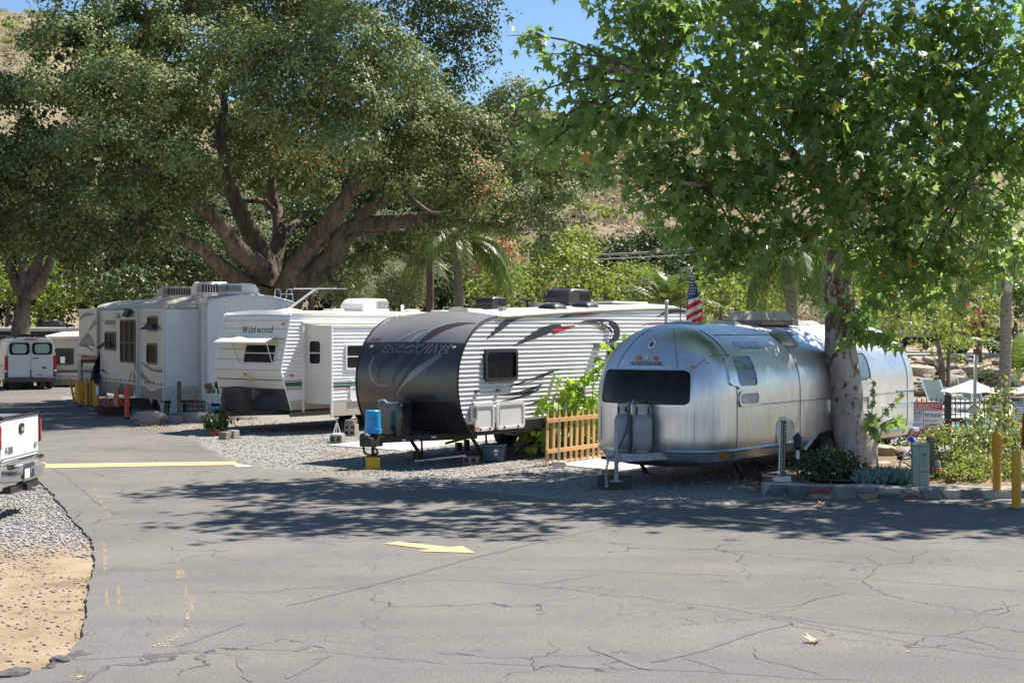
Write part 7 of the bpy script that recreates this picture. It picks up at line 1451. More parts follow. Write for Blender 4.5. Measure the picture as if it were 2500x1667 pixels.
T = tag(rock(.055, 3, 2, (1.2, 1.2, 1.2), .03).build('ball', mat('pink_ball', (.6, .1, .14), .4), loc=(*G(*Z2(1350, 815))[:2], .08), smooth=60), 'small pink ball on the pale stone block by the pen', 'ball')
# plant stand with pots and the red bin
x, y, _ = G(522, 1030); y += .15; T = thing('plant_stand', 'small metal plant stand wrapped in newspaper beside the gas bottle cover', 'stand', (x, y, BED_Z)); MB().box(-.26, .22, -.15, .15, .70, .725).build('shelf', M_STEEL, T)
for sx, sy in ((-.22, -.12), (.19, -.12), (-.22, .12), (.19, .12)): MB().tube([(sx, sy, 0), (sx, sy, .71)], .012, 6).build('leg', M_STEEL, T)
MB().add([(-.22, -.135, .46), (.19, -.135, .46), (.19, -.135, .69), (-.22, -.135, .69)], [(0, 1, 2, 3)]).build('paper_wrap', mat('newspaper', (.5, .52, .53), .8, var=.5, scale=14), T)
M_TERRA = mat('terracotta', (.42, .14, .07), .75, var=.15, scale=6, dirt=(.25, .12, .08), dirt_amt=.4)
def pot(name, label, x, y, z, r, h, m, plant_m, fl=None, pl=.16, n=220, cat='pot'):
    T = thing(name, label, cat, (x, y, z), 0); MB().lathe([(r * .68, 0), (r * .9, h * .8), (r, h * .8), (r, h), (r * .88, h), (r * .8, h * .7), (.001, h * .7)], n=16).build('pot', m, T, smooth=35)
    V, F_ = puff_cloud([(0, 0, h + pl * .4, r * 1.0, r * 1.0, pl)], pl * .42, n / max(.05, 4 * math.pi * r * r), np.random.default_rng(int(x * 100) % 999 + 7), clump=r * .5, droop=.1); np_obj('foliage', V, F_, plant_m, T)
    if fl:
        V, F_ = puff_cloud([(0, 0, h + pl * .8, r * .85, r * .85, pl * .7)], pl * .35, 40 / max(.05, 4 * math.pi * r * r), np.random.default_rng(5), clump=r * .3); np_obj('blossom', V, F_, fl, T)
    return T
F_PUR = leafmat('purple_petals', [(.10, .03, .35), (.16, .05, .5)], .2); F_YEL = leafmat('yellow_petals', [(.7, .4, .05), (.75, .6, .4)], .2); F_PINK = leafmat('pink_petals', [(.45, .2, .13), (.5, .3, .2), (.4, .3, .16)], .3)
pot('flower_pot', 'terracotta pot of yellow and white flowers on the plant stand', x - .17, y, BED_Z + .725, .085, .15, M_TERRA, L_DARKB, F_YEL, .09); pot('flower_pot', 'terracotta pot of purple petunias on the plant stand', x + .13, y, BED_Z + .725, .09, .15, M_TERRA, L_DARKB, F_PUR, .14); pot('flower_pot', 'teal pot between the two terracotta pots on the stand', x - .03, y - .06, BED_Z + .725, .065, .11, mat('teal_glaze', (.05, .17, .15), .4), L_DARKB, None, .05, 60)
x, y, _ = G(527, 1034); T = thing('storage_bin', 'red and blue printed bin below the plant stand', 'bin', (x, y - .05, BED_Z)); MB().frus((0, 0), (.3, .22), (.27, .2), 0, .25).build('red_body', M_RED, T, bevel=.01); MB().frus((0, 0), (.272, .202), (.27, .2), .253, .33).build('brown_band', mat('bin_brown', (.11, .06, .045), .5), T); MB().frus((0, 0), (.27, .2), (.26, .19), .332, .41).build('blue_top', mat('bin_blue', (.03, .22, .45), .5), T, bevel=.01); MB().patch(flat_front(-.111), rr(0, .19, .13, .12, .03), .004, 1).build('pale_print', M_LGREY, T); MB().patch(flat_front(-.112), rr(.07, .1, .05, .05, .02), .004, 1).build('yellow_print', M_POSTY, T)
x, y, _ = gz(524, 1063); pot('bowl_planter', 'wide shallow terracotta bowl of leafy plants on the gravel', x, y, BED_Z, .17, .15, M_TERRA, L_DARKB, None, .22, 500, 'planter')
V, F_ = puff_cloud([(0, 0, .3, .3, .25, .35)], .11, 60, np.random.default_rng(8), clump=.14); T = tag(np_obj('leafy_plant', V, F_, L_DARKB), 'green leafy clump behind the terracotta bowl', 'plant'); T.location = (x + .05, y + .35, BED_Z)
# blocks and stands under the white trailer
M_WOODB = mat('weathered_timber', (.22, .17, .125), .85, var=.3, scale=6, bmp=.5, bscale=22); M_CBLK = mat('concrete_block', (.33, .305, .265), .9, var=.2, scale=5, bmp=.6, bscale=30, dirt=(.18, .15, .11), dirt_amt=.5)
def block(label, px, py, w, d, h, m, rz=0, z=BED_Z, group='blocks propping the trailers', zoff=0, holes=True, name='concrete_block'):
    x, y, _ = G(px, py, z); T = thing(name, label, 'block', (x, y + d / 2, z + zoff), R(rz), group); MB().box(-w / 2, w / 2, -d / 2, d / 2, 0, h).build('block', m, T, bevel=.012)
    if holes:
        for s in (-1, 1): MB().box(s * w * .25 - w * .16, s * w * .25 + w * .16, -d / 2 - .002, -d / 2 + .02, h * .22, h * .78).build('core_hole', M_FRAME, T)
    return T
block('worn timber block under the tongue jack of the cream trailer', 547, 1073, .2, .25, .17, M_WOODB, -20, holes=False, name='timber_block'); block('concrete block beside the timber under the cream trailer tongue', 567, 1071, .22, .2, .19, M_CBLK, -30, holes=False)
block('concrete block under the white jack stand', 823, 1082, .30, .2, .19, M_CBLK, -20); block('lowest concrete block of the stack under the slide-out', 857, 1064, .30, .2, .14, M_CBLK, -25); block('middle concrete block of the stack under the slide-out', 857, 1064, .28, .2, .13, M_CBLK, -20, zoff=.142); block('topmost concrete block of the stack under the slide-out', 856, 1064, .24, .2, .1, M_WOODB, -28, zoff=.274, holes=False)
x, y, _ = G(821, 1080, BED_Z); T = thing('jack_stand', 'white tripod jack stand on a concrete block under the slide-out', 'jack', (x, y + .1, BED_Z + .19))
for a in (30, 150, 270): MB().bar((.09 * math.cos(R(a)), .09 * math.sin(R(a)), 0), (.015 * math.cos(R(a)), .015 * math.sin(R(a)), .24), .018, .018).build('leg', M_WSIDE, T)
MB().tube([(0, 0, .12), (0, 0, .34)], .014, 8).build('screw', M_STEEL, T); MB().box(-.04, .04, -.04, .04, .34, .355).build('head', M_WSIDE, T); MB().lathe([(.1, 0), (.1, .012)], n=12).build('base_ring', M_WSIDE, T)
# bucket, stacked levelling blocks, tote
SO = Vector((-1.97, 28.12, BED_Z)); SM = Matrix.Rotation(R(-36.2), 3, 'Z'); loc = lambda x, y, z: SO + SM @ Vector((x, y, z)); p = loc(0, -.92, 0)
T = thing('leveling_block_stack', 'yellow stack of plastic levelling blocks under the dark trailer tongue', 'blocks', (p.x, p.y, BED_Z), R(8)); M_YB = mat('yellow_plastic', (.72, .45, .03), .45, var=.1, scale=6, dirt=(.35, .22, .05), dirt_amt=.4)
for k in range(7): MB().box(-.125, .125, -.125, .125, .031 * k, .031 * k + .028).build('leveling_block', M_YB, T, bevel=.004)
MB().box(-.12, .12, -.12, .12, .215, .225).build('top_pad', M_FRAME, T)
T = thing('bucket', 'upturned bright blue bucket on the tongue jack of the dark trailer', 'bucket', (p.x, p.y, BED_Z + .64)); M_BB = mat('blue_plastic', (.02, .30, .62), .35, var=.06, scale=4); MB().lathe([(.158, 0), (.158, .025), (.152, .025), (.152, .05), (.158, .05), (.158, .075), (.15, .078), (.135, .40), (.125, .41), (.001, .412)], n=28).build('body', M_BB, T, smooth=35)
MB().tube([(.157 * math.cos(R(a)), .157 * math.sin(R(a)) , .05 - .26 * math.sin(R((a - 180) * 1.0))**2 * .9) for a in range(180, 361, 12)], .004, 5).build('wire_handle', M_STEEL, T)
ps, w = text_polys('ACE', 1, .02, .2); mb = MB()
for q in ps: mb.add([((.1525 - .035 * (.22 - y * .08) / .4) * math.sin(R(-12) + (.5 - x / w) * 1.0), -(.1555 - .035 * (.22 - y * .08) / .4) * math.cos(R(-12) + (.5 - x / w) * 1.0), .255 - y * .10) for x, y in q], [tuple(range(len(q)))])
mb.build('lettering', mat('faded_red_letters', (.35, .10, .16), .5), T); mb = MB(); mb.grid([[(.1495 * math.sin(R(a)), -.1505 * math.cos(R(a)), z) for a in range(-45, 46, 9)] for z in (.264, .270)]); mb.build('print_line', M_NAVY, T)
x, y, _ = gz(1206, 1128); T = thing('storage_tote', 'blue plastic storage tote under the dark nosed trailer', 'tote', (x, y + .15, BED_Z), R(-8)); M_TT = mat('slate_blue_plastic', (.045, .10, .16), .4, var=.1, scale=5); MB().frus((0, 0), (.36, .3), (.44, .36), 0, .30).build('body', M_TT, T, bevel=.02); MB().frus((0, 0), (.47, .39), (.46, .38), .302, .335).build('lid', mat('grey_blue_lid', (.14, .2, .25), .4), T, bevel=.012); MB().patch(flat_front(-.17), rr(.06, .22, .08, .05, .01), .006, 1).build('sticker', M_WSIDE, T); MB().patch(flat_front(-.165), rr(.06, .15, .06, .05, .01), .012, 1).build('sticker', M_CREAM, T)
block('grey concrete block left of the blue tote', 1150, 1132, .28, .2, .14, M_CBLK, -10); block('black block stand under the dark nosed trailer tongue', 1020, 1121, .14, .2, .16, M_BLACK, -20, holes=False); block('pale concrete block behind the black stand', 1004, 1117, .14, .2, .12, M_CBLK, -20, holes=False)
T = thing('tire_chock', 'yellow wheel chock tool lying under the dark nosed trailer', 'chock', (*G(1120, 1100, BED_Z)[:2], BED_Z), R(25)); MB().bar((-.3, 0, .16), (.25, .1, .26), .05, .05).build('bar', M_YB, T); MB().box(-.06, .06, -.06, .06, 0, .17).build('foot', M_FRAME, T); MB().box(.15, .25, 0, .1, 0, .22).build('foot', M_FRAME, T)
x, y, _ = gz(1303, 1100); T = thing('sewer_hose', 'black sewer hose with orange fitting beside the picket fence', 'hose', (x, y + .5, BED_Z)); MB().tube(crom([(-.02, 0, .25), (.08, -.02, .2), (.2, -.05, .08), (.32, -.05, .05)]), .05, 10).build('hose', M_BLACK, T, smooth=50); MB().tube([(-.07, .0, .28), (.0, 0, .25)], .07, 12).build('fitting', M_POSTO, T, smooth=40); MB().tube([(-.6, .1, .3), (-.05, .02, .29)], .025, 8).build('drain_pipe', M_LGREY, T)
# picket fence and the vines behind it
M_PICK = mat('fresh_pine', (.62, .36, .16), .65, var=.16, scale=5, bmp=.3, bscale=30, dirt=(.38, .2, .08), dirt_amt=.4)
a = Vector(G(1334, 1139, BED_Z)); b_ = Vector(G(1478, 1119, BED_Z)); dv = (b_ - a); L = dv.length; ang = math.atan2(dv.y, dv.x)
T = thing('picket_fence', 'short unpainted wooden picket fence between the two right-hand trailers', 'fence', tuple(a), ang)
pk = MB(); w, h, t = .082, 1.0, .018; pk.prism([(-w / 2, 0), (w / 2, 0), (w / 2, h - .12), (w * .28, h - .10), (w * .28, h - .06), (0, h), (-w * .28, h - .06), (-w * .28, h - .10), (-w / 2, h - .12)], 'y', 0, t); pkm = pk.mesh('picket', M_PICK)
for k in range(11):
    o = bpy.data.objects.new('picket', pkm); COL.objects.link(o); o.parent = T; o.location = (.03 + (L - .06) * k / 10, rg0.uniform(-.004, .004) if (rg0 := random.Random(k)) else 0, .0 + rg0.uniform(0, .03)); o.rotation_euler.y = R(2.2 + rg0.uniform(-.6, .6))
for z in (.24, .80): MB().box(-.02, L + .05, -.032, -.002, z, z + .075).build('rail', M_PICK, T, bevel=.004)
VINE = (np.array([(0, .3, .03), (0, 0, 0), (.35, -.05, 0), (.55, .35, -.05), (.28, .6, 0), (0, 1, -.1), (-.28, .6, 0), (-.55, .35, -.05), (-.35, -.05, 0)], float), np.array([(0, i, i + 1 if i < 8 else 1) for i in range(1, 9)]))
L_VINE = leafmat('vine_leaves', [(.09, .17, .03), (.14, .25, .04), (.2, .32, .06), (.30, .36, .08)], .45, .4, .4)
V_, F__ = [], []; q = puff_cloud([(*P(1300 + 18 * k, 1060 + 30 * math.sin(k * 2.1) - 3 * k, 29.6 + .12 * k)[:3], .26, .25, .42) for k in range(11)] + [pf(1340, 990, 30, 29.6), pf(1400, 965, 34, 30), pf(1450, 930, 30, 30.2), pf(1475, 890, 15, 30, .8, .6), pf(1480, 845, 8, 30, 1, .6), pf(1370, 940, 22, 29.8), pf(1440, 990, 30, 30.1), pf(1300, 1010, 18, 29.4)], .16, 42, np.random.default_rng(44), VINE, clump=.2, droop=.7, up=.4, tight=.5)
T = thing('squash_vine', 'bright green leafy vine growing behind the picket fence', 'vine'); np_obj('foliage', *q, L_VINE, T)
for k in range(7): x0, y0, _ = gz(1340 + 20 * k, 1128 - 2 * k); limb(T, [(x0, y0 + .4, 0), (x0 + .05, y0 + .4, .6), P(1340 + 22 * k, 960 - 14 * k, y0 + .3)], [.014, .012, .006], mat('green_stem', (.14, .2, .05), .6), 'stem', 5, 4)
x, y, _ = G(1366, 1139, .085); T = thing('umbrella_base', 'cream weighted umbrella base with thin grey pole by the picket fence', 'umbrella base', (x, y + .1, .085)); rows = []
for r, z in ((.85, 0), (1, .02), (1, .06), (.9, .085)): rows.append([(u * r, v * r, z) for u, v in rr(0, 0, .28, .2, .07, 4)])
mb = MB(); mb.grid(rows, close=True); mb.add(rows[-1], [tuple(range(len(rows[-1])))]); mb.build('weight', M_CREAM, T, smooth=40); MB().tube([(-.01, 0, .08), (.0, 0, .86)], .011, 8).build('pole', M_STEEL, T)
# block under the aluminium trailer's tongue
x, y, _ = G(1500, 1195, BED_Z); T = block('large dark timber block under the aluminium trailer tongue', 1502, 1195, .50, .34, .20, mat('dark_timber', (.07, .06, .052), .85, var=.3, scale=5, bmp=.5, bscale=20), -12, holes=False, name='timber_block'); block('short yellow brown offcut on the dark timber block', 1486, 1193, .18, .14, .1, mat('ochre_offcut', (.24, .17, .06), .8, var=.3), -20, holes=False, name='timber_offcut', zoff=.202)

# flag, pole and mast behind the aluminium trailer
fd = 32.5; x, y, _ = P(1690, 800, fd); T = thing('flag', 'stars and stripes flag hanging limp above the aluminium trailer', 'flag', (x, y, BED_Z)); zt = P(1688, 655, fd)[2] - BED_Z
M_FW = mat('flag_white', (.75, .73, .7), .8, var=.08, scale=6); M_FR_ = mat('flag_red', (.55, .02, .03), .8, var=.12, scale=6); M_FB = mat('flag_blue', (.025, .06, .22), .8, var=.15, scale=6)
MB().tube([(0, 0, 0), (-.02, 0, zt)], .014, 8).build('staff', M_WSIDE, T); MB().lathe([(.005, 0), (.022, .02), (.022, .04), (.004, .07)], (-.02, 0, zt), 10).build('finial', mat('brass', (.6, .4, .12), .3, metal=.9), T, smooth=50)
def edge(s, side): # photograph: hanging outline
    yy = 665 + 128 * s; xl = 1687 - 12 * min(1, s * 1.15) ** .8; xr = 1690 + (25 * min(1, s / .72) if s < .72 else 25 - 16 * (s - .72) / .28)
    return (xl if side == 0 else xr), yy
from collections import defaultdict; cells = defaultdict(MB); NS, NT = 64, 14; stars = MB()
def fpt(s, t, off=0):
    (a, yy), (b, _) = edge(s, 0), edge(s, 1); px = a + (b - a) * t; p_ = Vector(P(px, yy, fd)) - Vector((x, y, BED_Z)); return (p_.x, p_.y + .05 * math.sin(t * 9 + s * 3) * (.3 + s) - .03 - off, p_.z)
for i in range(NS):
    for j in range(NT):
        s, t = (i + .5) / NS, (j + .5) / NT; qv = s * 128 + t * 22 * (.2 + s); 
        cidx = -1 if qv < 68 + 6 * t else int((qv - 68) / 12.5)
        cells[cidx].add([fpt(i / NS, j / NT), fpt((i + 1) / NS, j / NT), fpt((i + 1) / NS, (j + 1) / NT), fpt(i / NS, (j + 1) / NT)], [(0, 1, 2, 3)])
for k in sorted(cells): cells[k].build('canton' if k < 0 else 'red_stripe' if k % 2 else 'white_stripe', M_FB if k < 0 else M_FR_ if k % 2 else M_FW, T, smooth=60)
for i in range(7):
    for j in range(4):
        s = .08 + .055 * i; t = .14 + .24 * j + (.1 if i % 2 else 0)
        if t < .95 and s * 128 + t * 22 * (.2 + s) < 64:
            c = Vector(fpt(s, t, .012)); r = .022; mb = MB(); mb.add([tuple(c + Vector((r * (1 if k % 2 == 0 else .42) * math.sin(R(36 * k)), 0, r * (1 if k % 2 == 0 else .42) * math.cos(R(36 * k))))) for k in range(10)], [tuple(range(10))]); mb.build('star', M_FW, T)
mb = MB(); mb.grid([[fpt(.72, .75), fpt(.72, .98)], [(fpt(.95, .8)[0] + .03, -.02, fpt(1.0, .9)[2] - .02), (fpt(.95, .98)[0] + .1, -.02, fpt(1.0, .9)[2] - .02)]]); mb.build('red_fold', mat('bright_red_cloth', (.68, .03, .03), .7), T)
x, y, _ = P(1620, 800, 30.6); T = thing('steel_pole', 'plain grey steel pole leaning behind the aluminium trailer roof', 'pole', (x, y, BED_Z)); MB().tube([(0, 0, 0), (.06, 0, P(0, 742, 30.6)[2] - BED_Z)], .036, 10).build('pole', M_STEEL, T, smooth=50); MB().lathe([(.03, 0), (.045, .02), (.045, .06), (.02, .08)], (.06, 0, P(0, 742, 30.6)[2] - BED_Z), 10).build('cap', M_STEEL, T)
x, y, _ = P(1661, 800, 31.2); T = thing('antenna_mast', 'thin black antenna mast between the steel pole and the flag', 'antenna', (x, y, BED_Z)); zt = P(0, 724, 31.2)[2] - BED_Z; MB().tube([(0, 0, 0), (.0, 0, zt - .04), (-.02, 0, zt), (-.16, 0, zt + .0)], .012, 6).build('mast', M_BLACK, T); MB().tube([(-.02, 0, zt), (.12, 0, zt), (.15, 0, zt - .04), (.15, 0, zt - .3)], .01, 6).build('arm', M_BLACK, T)

# ================================================================== PLANTED CORNER AT THE RIGHT
PZ = .20
wl = [G(1868, 1222), G(1990, 1224), G(2100, 1224), G(2250, 1225), G(2400, 1224), G(2485, 1222), G(2600, 1221)]; wl = [(p_[0], p_[1] + .05) for p_ in wl]
soil = [(wl[0][0] + .05, wl[0][1] + .15)] + [(a_, b2 + .15) for a_, b2 in wl[1:]] + [(16, 24), (16, 30), (6.6, 30.2), (4.2, 25.6)]
mb = MB(); n = len(soil); mb.add([(a_, b2, PZ - .03) for a_, b2 in soil] + [(a_, b2, 0) for a_, b2 in soil], [tuple(range(n))] + [(i, (i + 1) % n, n + (i + 1) % n, n + i) for i in range(n)])
tag(mb.build('planting_bed', mat('leafy_soil', (.16, .115, .07), .95, var=.35, scale=2.5, bmp=.9, bscale=16, dirt=(.36, .25, .14), dirt_amt=.8)), kind='structure')
T = thing('stone_wall', 'low mortared stone wall edging the planted corner', 'wall'); M_MORT = mat('mortar', (.32, .30, .27), .95, var=.2, scale=4, bmp=.7, bscale=25)
SC_ = [mat('stone_grey', (.2, .195, .185), .85, var=.3, scale=5, bmp=.6, bscale=18), mat('stone_slate', (.10, .12, .135), .8, var=.3, scale=5, bmp=.6, bscale=18), mat('stone_red', (.22, .10, .08), .85, var=.35, scale=5, bmp=.6, bscale=18), mat('stone_tan', (.33, .25, .16), .85, var=.3, scale=5, bmp=.6, bscale=18), mat('stone_pale', (.36, .33, .28), .9, var=.25, scale=5, bmp=.6, bscale=18)]
dist = [0]
for p0, p1 in zip(wl, wl[1:]): dist.append(dist[-1] + math.hypot(p1[0] - p0[0], p1[1] - p0[1]))
def along(s):
    for i in range(len(wl) - 1):
        if s <= dist[i + 1] or i == len(wl) - 2: t = (s - dist[i]) / (dist[i + 1] - dist[i]); return (wl[i][0] + (wl[i + 1][0] - wl[i][0]) * t, wl[i][1] + (wl[i + 1][1] - wl[i][1]) * t)
TOT = dist[-1]; core = MB(); rows = []
for k in range(61):
    s = TOT * k / 60; xx, yy = along(s); h = .25 - .07 * s / TOT + .012 * math.sin(s * 5); rows.append([(xx, yy + .03, 0), (xx, yy + .03, h - .03), (xx, yy + .06, h), (xx, yy + .30, h - .005), (xx, yy + .33, 0)])
core.grid(rows); core.add(rows[0], [(0, 1, 2, 3, 4)]); core.build('mortar_core', M_MORT, T, smooth=30)
rgw = random.Random(4); s = .02; i = 0
def wall_stone(s0, s1, z0, z1, m_):
    """angular stone with tilted joints and a bulging, uneven face"""
    ja, jb = rgw.uniform(-.07, .07), rgw.uniform(-.07, .07); g = .008; o = [(s0 + g + ja, z0 + g), ((s0 + s1) / 2, z0 + g + rgw.uniform(-.006, .006)), (s1 - g + jb, z0 + g), (s1 - g, (z0 + z1) / 2), (s1 - g - jb, z1 - g), ((s0 + s1) / 2 + rgw.uniform(-.05, .05), z1 - g + rgw.uniform(-.012, .006)), (s0 + g - ja, z1 - g), (s0 + g, (z0 + z1) / 2)]
    cu, cv = (s0 + s1) / 2 + rgw.uniform(-.04, .04), (z0 + z1) / 2 + rgw.uniform(-.02, .02); rows = []
    for k, off in ((1, 0), (1, .03), (.8, .06), (.4, .07)): rows.append([(along(cu + (u - cu) * k)[0], along(cu + (u - cu) * k)[1] + .045 - off - (rgw.uniform(-.009, .009) if k < 1 else 0), cv + (v - cv) * k) for u, v in o])
    q = MB(); q.grid(rows, close=True); q.add(rows[-1], [tuple(range(8))]); return q.build('stone', m_, T)
while s < TOT - .2:
    Ls = rgw.uniform(.2, .62); big = rgw.random() < .45; H_ = .25 - .07 * s / TOT; zm = H_ * rgw.uniform(.38, .6)
    for z0, z1 in ([(.005, H_ - .01)] if big else [(.005, zm), (zm, H_ - .01)]): wall_stone(s, s + Ls, z0, z1, SC_[rgw.choice([0, 0, 1, 1, 0, 2, 3, 4, 4]) if s < 2.6 else rgw.choice([0, 0, 4, 4, 4, 0])])
    s += Ls
# things on the wall and in the bed
x, y, _ = G(1912, 1178, .25); T = thing('ruler_post', 'black and white striped plastic post on a concrete foot', 'post', (x, y + .12, .255)); MB().frus((0, 0), (.27, .2), (.25, .18), 0, .085).build('foot', M_CONC, T, bevel=.02); zh = .93
MB().tube([(0, 0, .08), (.02, 0, zh)], .052, 16).build('pipe', mat('post_black', (.02, .022, .03), .35), T, smooth=50); MB().lathe([(.055, 0), (.055, .05), (.03, .055)], (.02, 0, zh), 14).build('cap', M_CREAM, T)
tk = MB()
def arcp(a0, a1, z0, z1): tk.grid([[(.0535 * math.sin(R(a_)) + .02 * (z - .08) / (zh - .08), -.0535 * math.cos(R(a_)), z) for a_ in np.linspace(a0, a1, 4)] for z in (z0, z1)])
arcp(-85, -45, .10, zh - .01)
tk.build('white_strip', M_WSIDE, T); tk = MB()
for k in range(52):
    z = .1 + k * .0155
    if k % 3: arcp(18, 34, z, z + .008)
    arcp(-26, -12 if k % 4 else -4, z, z + .006)
tk.build('tick_marks', M_WSIDE, T)['kind'] = 'stuff'
x, y, _ = G(1952, 1179, .25); T = thing('path_lantern', 'small dark garden lantern on a thin stake', 'lantern', (x, y + .15, .2)); M_LN = mat('dark_green_metal', (.03, .04, .038), .4, var=.2); MB().tube([(0, 0, 0), (0, 0, .43)], .014, 8).build('stake', M_FRAME, T); MB().lathe([(.02, .40), (.028, .43), (.028, .50), (.018, .54)], n=12).build('collar', M_LGREY, T, smooth=40); MB().lathe([(.02, .54), (.06, .58), (.06, .70), (.045, .72)], n=12).build('glass', M_GLASS, T)
for k in range(4): MB().lathe([(.03, 0), (.075, -.012), (.07, .004), (.03, .012)], (0, 0, .61 + k * .033), 14).build('louvre', M_LN, T, smooth=40)
MB().lathe([(.08, .72), (.05, .76), (.02, .79), (.012, .81)], n=14).build('lantern_top', M_LN, T, smooth=40)
def shrub(name, label, puffs, m, size, dens, seed, clump=.13, cat='shrub', group=None, stems=True, **kw):
    T = thing(name, label, cat, (0, 0, 0), 0, group); V, F_ = puff_cloud(puffs, size, dens, np.random.default_rng(seed), clump=clump, **kw); np_obj('foliage', V, F_, m, T)
    if stems:
        x, y, z = puffs[0][:3]
        for k in range(5): limb(T, [(x + .08 * (k - 2), y, PZ - .08), (x + .16 * (k - 2), y + .03 * k, z)], [.016, .008], M_TWIG, 'stem', 5, 3)
    return T
shrub('rounded_shrub', 'dense dark green rounded shrub at the foot of the sycamore', [pf(2000, 1140, 42, 24.6, .75), pf(2050, 1138, 46, 24.8, .8), pf(2080, 1150, 34, 24.5, .8), pf(1990, 1160, 30, 24.2, .7), pf(2040, 1165, 40, 24.2, .6), pf(2025, 1120, 30, 24.9, .8)], L_DARKB, .062, 620, 301, .1)
# blue chalk sticks: upright fingers
T = thing('blue_succulent', 'patch of blue grey finger-leaved succulents beside the trunk', 'succulent'); rngc = np.random.default_rng(9); n = 1500; cx = rngc.random(n); xx = 2092 + 132 * cx; dd = 23.4 + 1.1 * rngc.random(n); hump = np.sin(np.pi * np.clip(cx * .95 + .04, 0, 1)) ** .5
pos = np.stack([(xx - 1250) / FPX * dd, dd, PZ - .03 + .10 * hump * rngc.random(n)], 1); up = np.stack([rngc.normal(size=n) * .45, rngc.normal(size=n) * .45 - .15, np.ones(n)], 1); FING = (np.array([(-.09, 0, 0), (.09, 0, 0), (.07, .7, .05), (0, 1, 0), (-.07, .7, .05)]), np.array([(0, 1, 2, 3, 4)]))
V, F_ = leaves(pos, rngc.normal(size=(n, 3)) + np.array([0, -1.2, .2]), up, .10 + .09 * rngc.random(n), FING, rngc); np_obj('foliage', V, F_, leafmat('chalk_sticks', [(.13, .2, .17), (.2, .28, .25), (.26, .34, .31)], .1, .6), T)
MB().patch(lambda u, v, o: (u, v, PZ - .02 + o), [(6.1 + .85 * math.cos(R(a_)) - .55, 24 + .5 * math.sin(R(a_))) for a_ in range(0, 360, 30)], .03, 3).build('root_mat', mat('dark_soil', (.05, .035, .025), .95, var=.3, scale=9, bmp=.6), T)
# retaining boulders behind the trunk
for i, (px, py, w, h, dp, lab) in enumerate([(2155, 1100, 60, 26, 29, 'long tan stone slab behind the sycamore trunk'), (2205, 1104, 40, 24, 29, 'tan stone block beside the hose'), (2150, 1140, 55, 24, 27.4, 'lower tan stone behind the succulents'), (2200, 1145, 36, 22, 27, 'lower grey stone beside the green box'), (2298, 1110, 40, 26, 28, 'pale boulder right of the wooden post'), (2310, 1140, 44, 24, 26.6, 'lower pale boulder behind the yellow green shrub'), (2175, 1170, 40, 16, 25.4, 'flat stone between succulents and green box')]):
    x, y, z = P(px, py, dp); sc = dp / FPX; tag(rock(1, 70 + i, 3, (w * sc * .62, .3, h * sc * .72), .2).build('boulder', M_ROCKT if i % 3 != 1 else M_ROCKG, smooth=35, loc=(x, y, z), rz=R(-10)), lab, 'boulder', 'stones in the planted corner')
    if z - h * sc * .5 > PZ + .05: tag(rock(1, 170 + i, 2, (w * sc * .6, .3, max(.1, (z - h * sc * .4 - PZ) * .6)), .15).build('boulder', M_ROCKG, smooth=35, loc=(x + .02, y + .06, (z - h * sc * .4 + PZ) / 2)), 'base stone under the ' + lab.split(' ', 1)[0] + ' stone at ' + ['the trunk', 'the hose', 'the succulents', 'the green box', 'the wooden post', 'the shrub', 'the bed'][i], 'boulder', 'stones in the planted corner')
# green utility pedestal
x, y, _ = G(2252, 1184, PZ); T = thing('utility_pedestal', 'pale green utility pedestal with rust stain on the stone edge', 'pedestal', (x, y + .13, PZ - .03), R(-8)); M_PD = mat('pedestal_green', (.30, .36, .29), .5, var=.08, scale=4, dirt=(.36, .25, .12), dirt_amt=.25)
MB().box(-.125, .125, -.11, .11, 0, .62).build('cabinet', M_PD, T, bevel=.015); MB().frus((0, 0), (.27, .24), (.24, .21), .622, .665).build('lid', M_PD, T, bevel=.015); MB().box(-.03, -.027, -.1125, -.109, .02, .62).build('door_seam', M_FRAME, T); MB().patch(flat_front(-.1105), [(-.02, .235), (.05, .245), (.12, .24), (.12, .225), (.04, .222), (-.02, .228)], .003, 1).build('rust_stain', mat('rust', (.38, .17, .04), .8, var=.4, scale=20), T)
lettering('DANGER', lambda u, v, o: (.03 - v, -.1105 - o, .42 + u), 1, M_NAVY, T, .003, .01, width=.12, height=.014, at=(0, 0)); MB().patch(flat_front(-.1105), [(.055 + .015 * math.cos(R(a_)), .49 + .025 * math.sin(R(a_))) for a_ in range(0, 360, 30)], .003, 1).build('warning_mark', M_NAVY, T)
for k, c in enumerate('8P33'): lettering(c, lambda u, v, o, k=k: (.045 + u, -.1105 - o, .40 - .035 * k + v), 1, M_NAVY, T, .003, .01, width=.012, height=.02)
T = thing('wooden_post', 'square grey wooden post behind the green pedestal', 'post', (*G(2272, 1150, PZ)[:2], PZ - .05)); MB().box(-.055, .055, -.05, .05, 0, .62).build('post', M_WOODB, T, bevel=.006); MB().box(-.16, -.057, -.04, .05, 0, .48).build('side_post', M_WOODB, T, bevel=.006)
x, y, _ = G(2293, 1168, PZ); T = thing('garden_light', 'orange capped black garden light beside the boulders', 'light', (x, y + .1, PZ - .03)); MB().lathe([(.045, 0), (.05, .16), (.06, .17)], n=14).build('pot', M_BLACK, T, smooth=40); MB().lathe([(.085, .165), (.08, .19), (.03, .2)], n=14).build('collar', M_POSTO, T, smooth=40); MB().lathe([(.05, .2), (.05, .26), (.03, .3), (.005, .31)], n=14).build('globe', M_GLASS3, T, smooth=40)
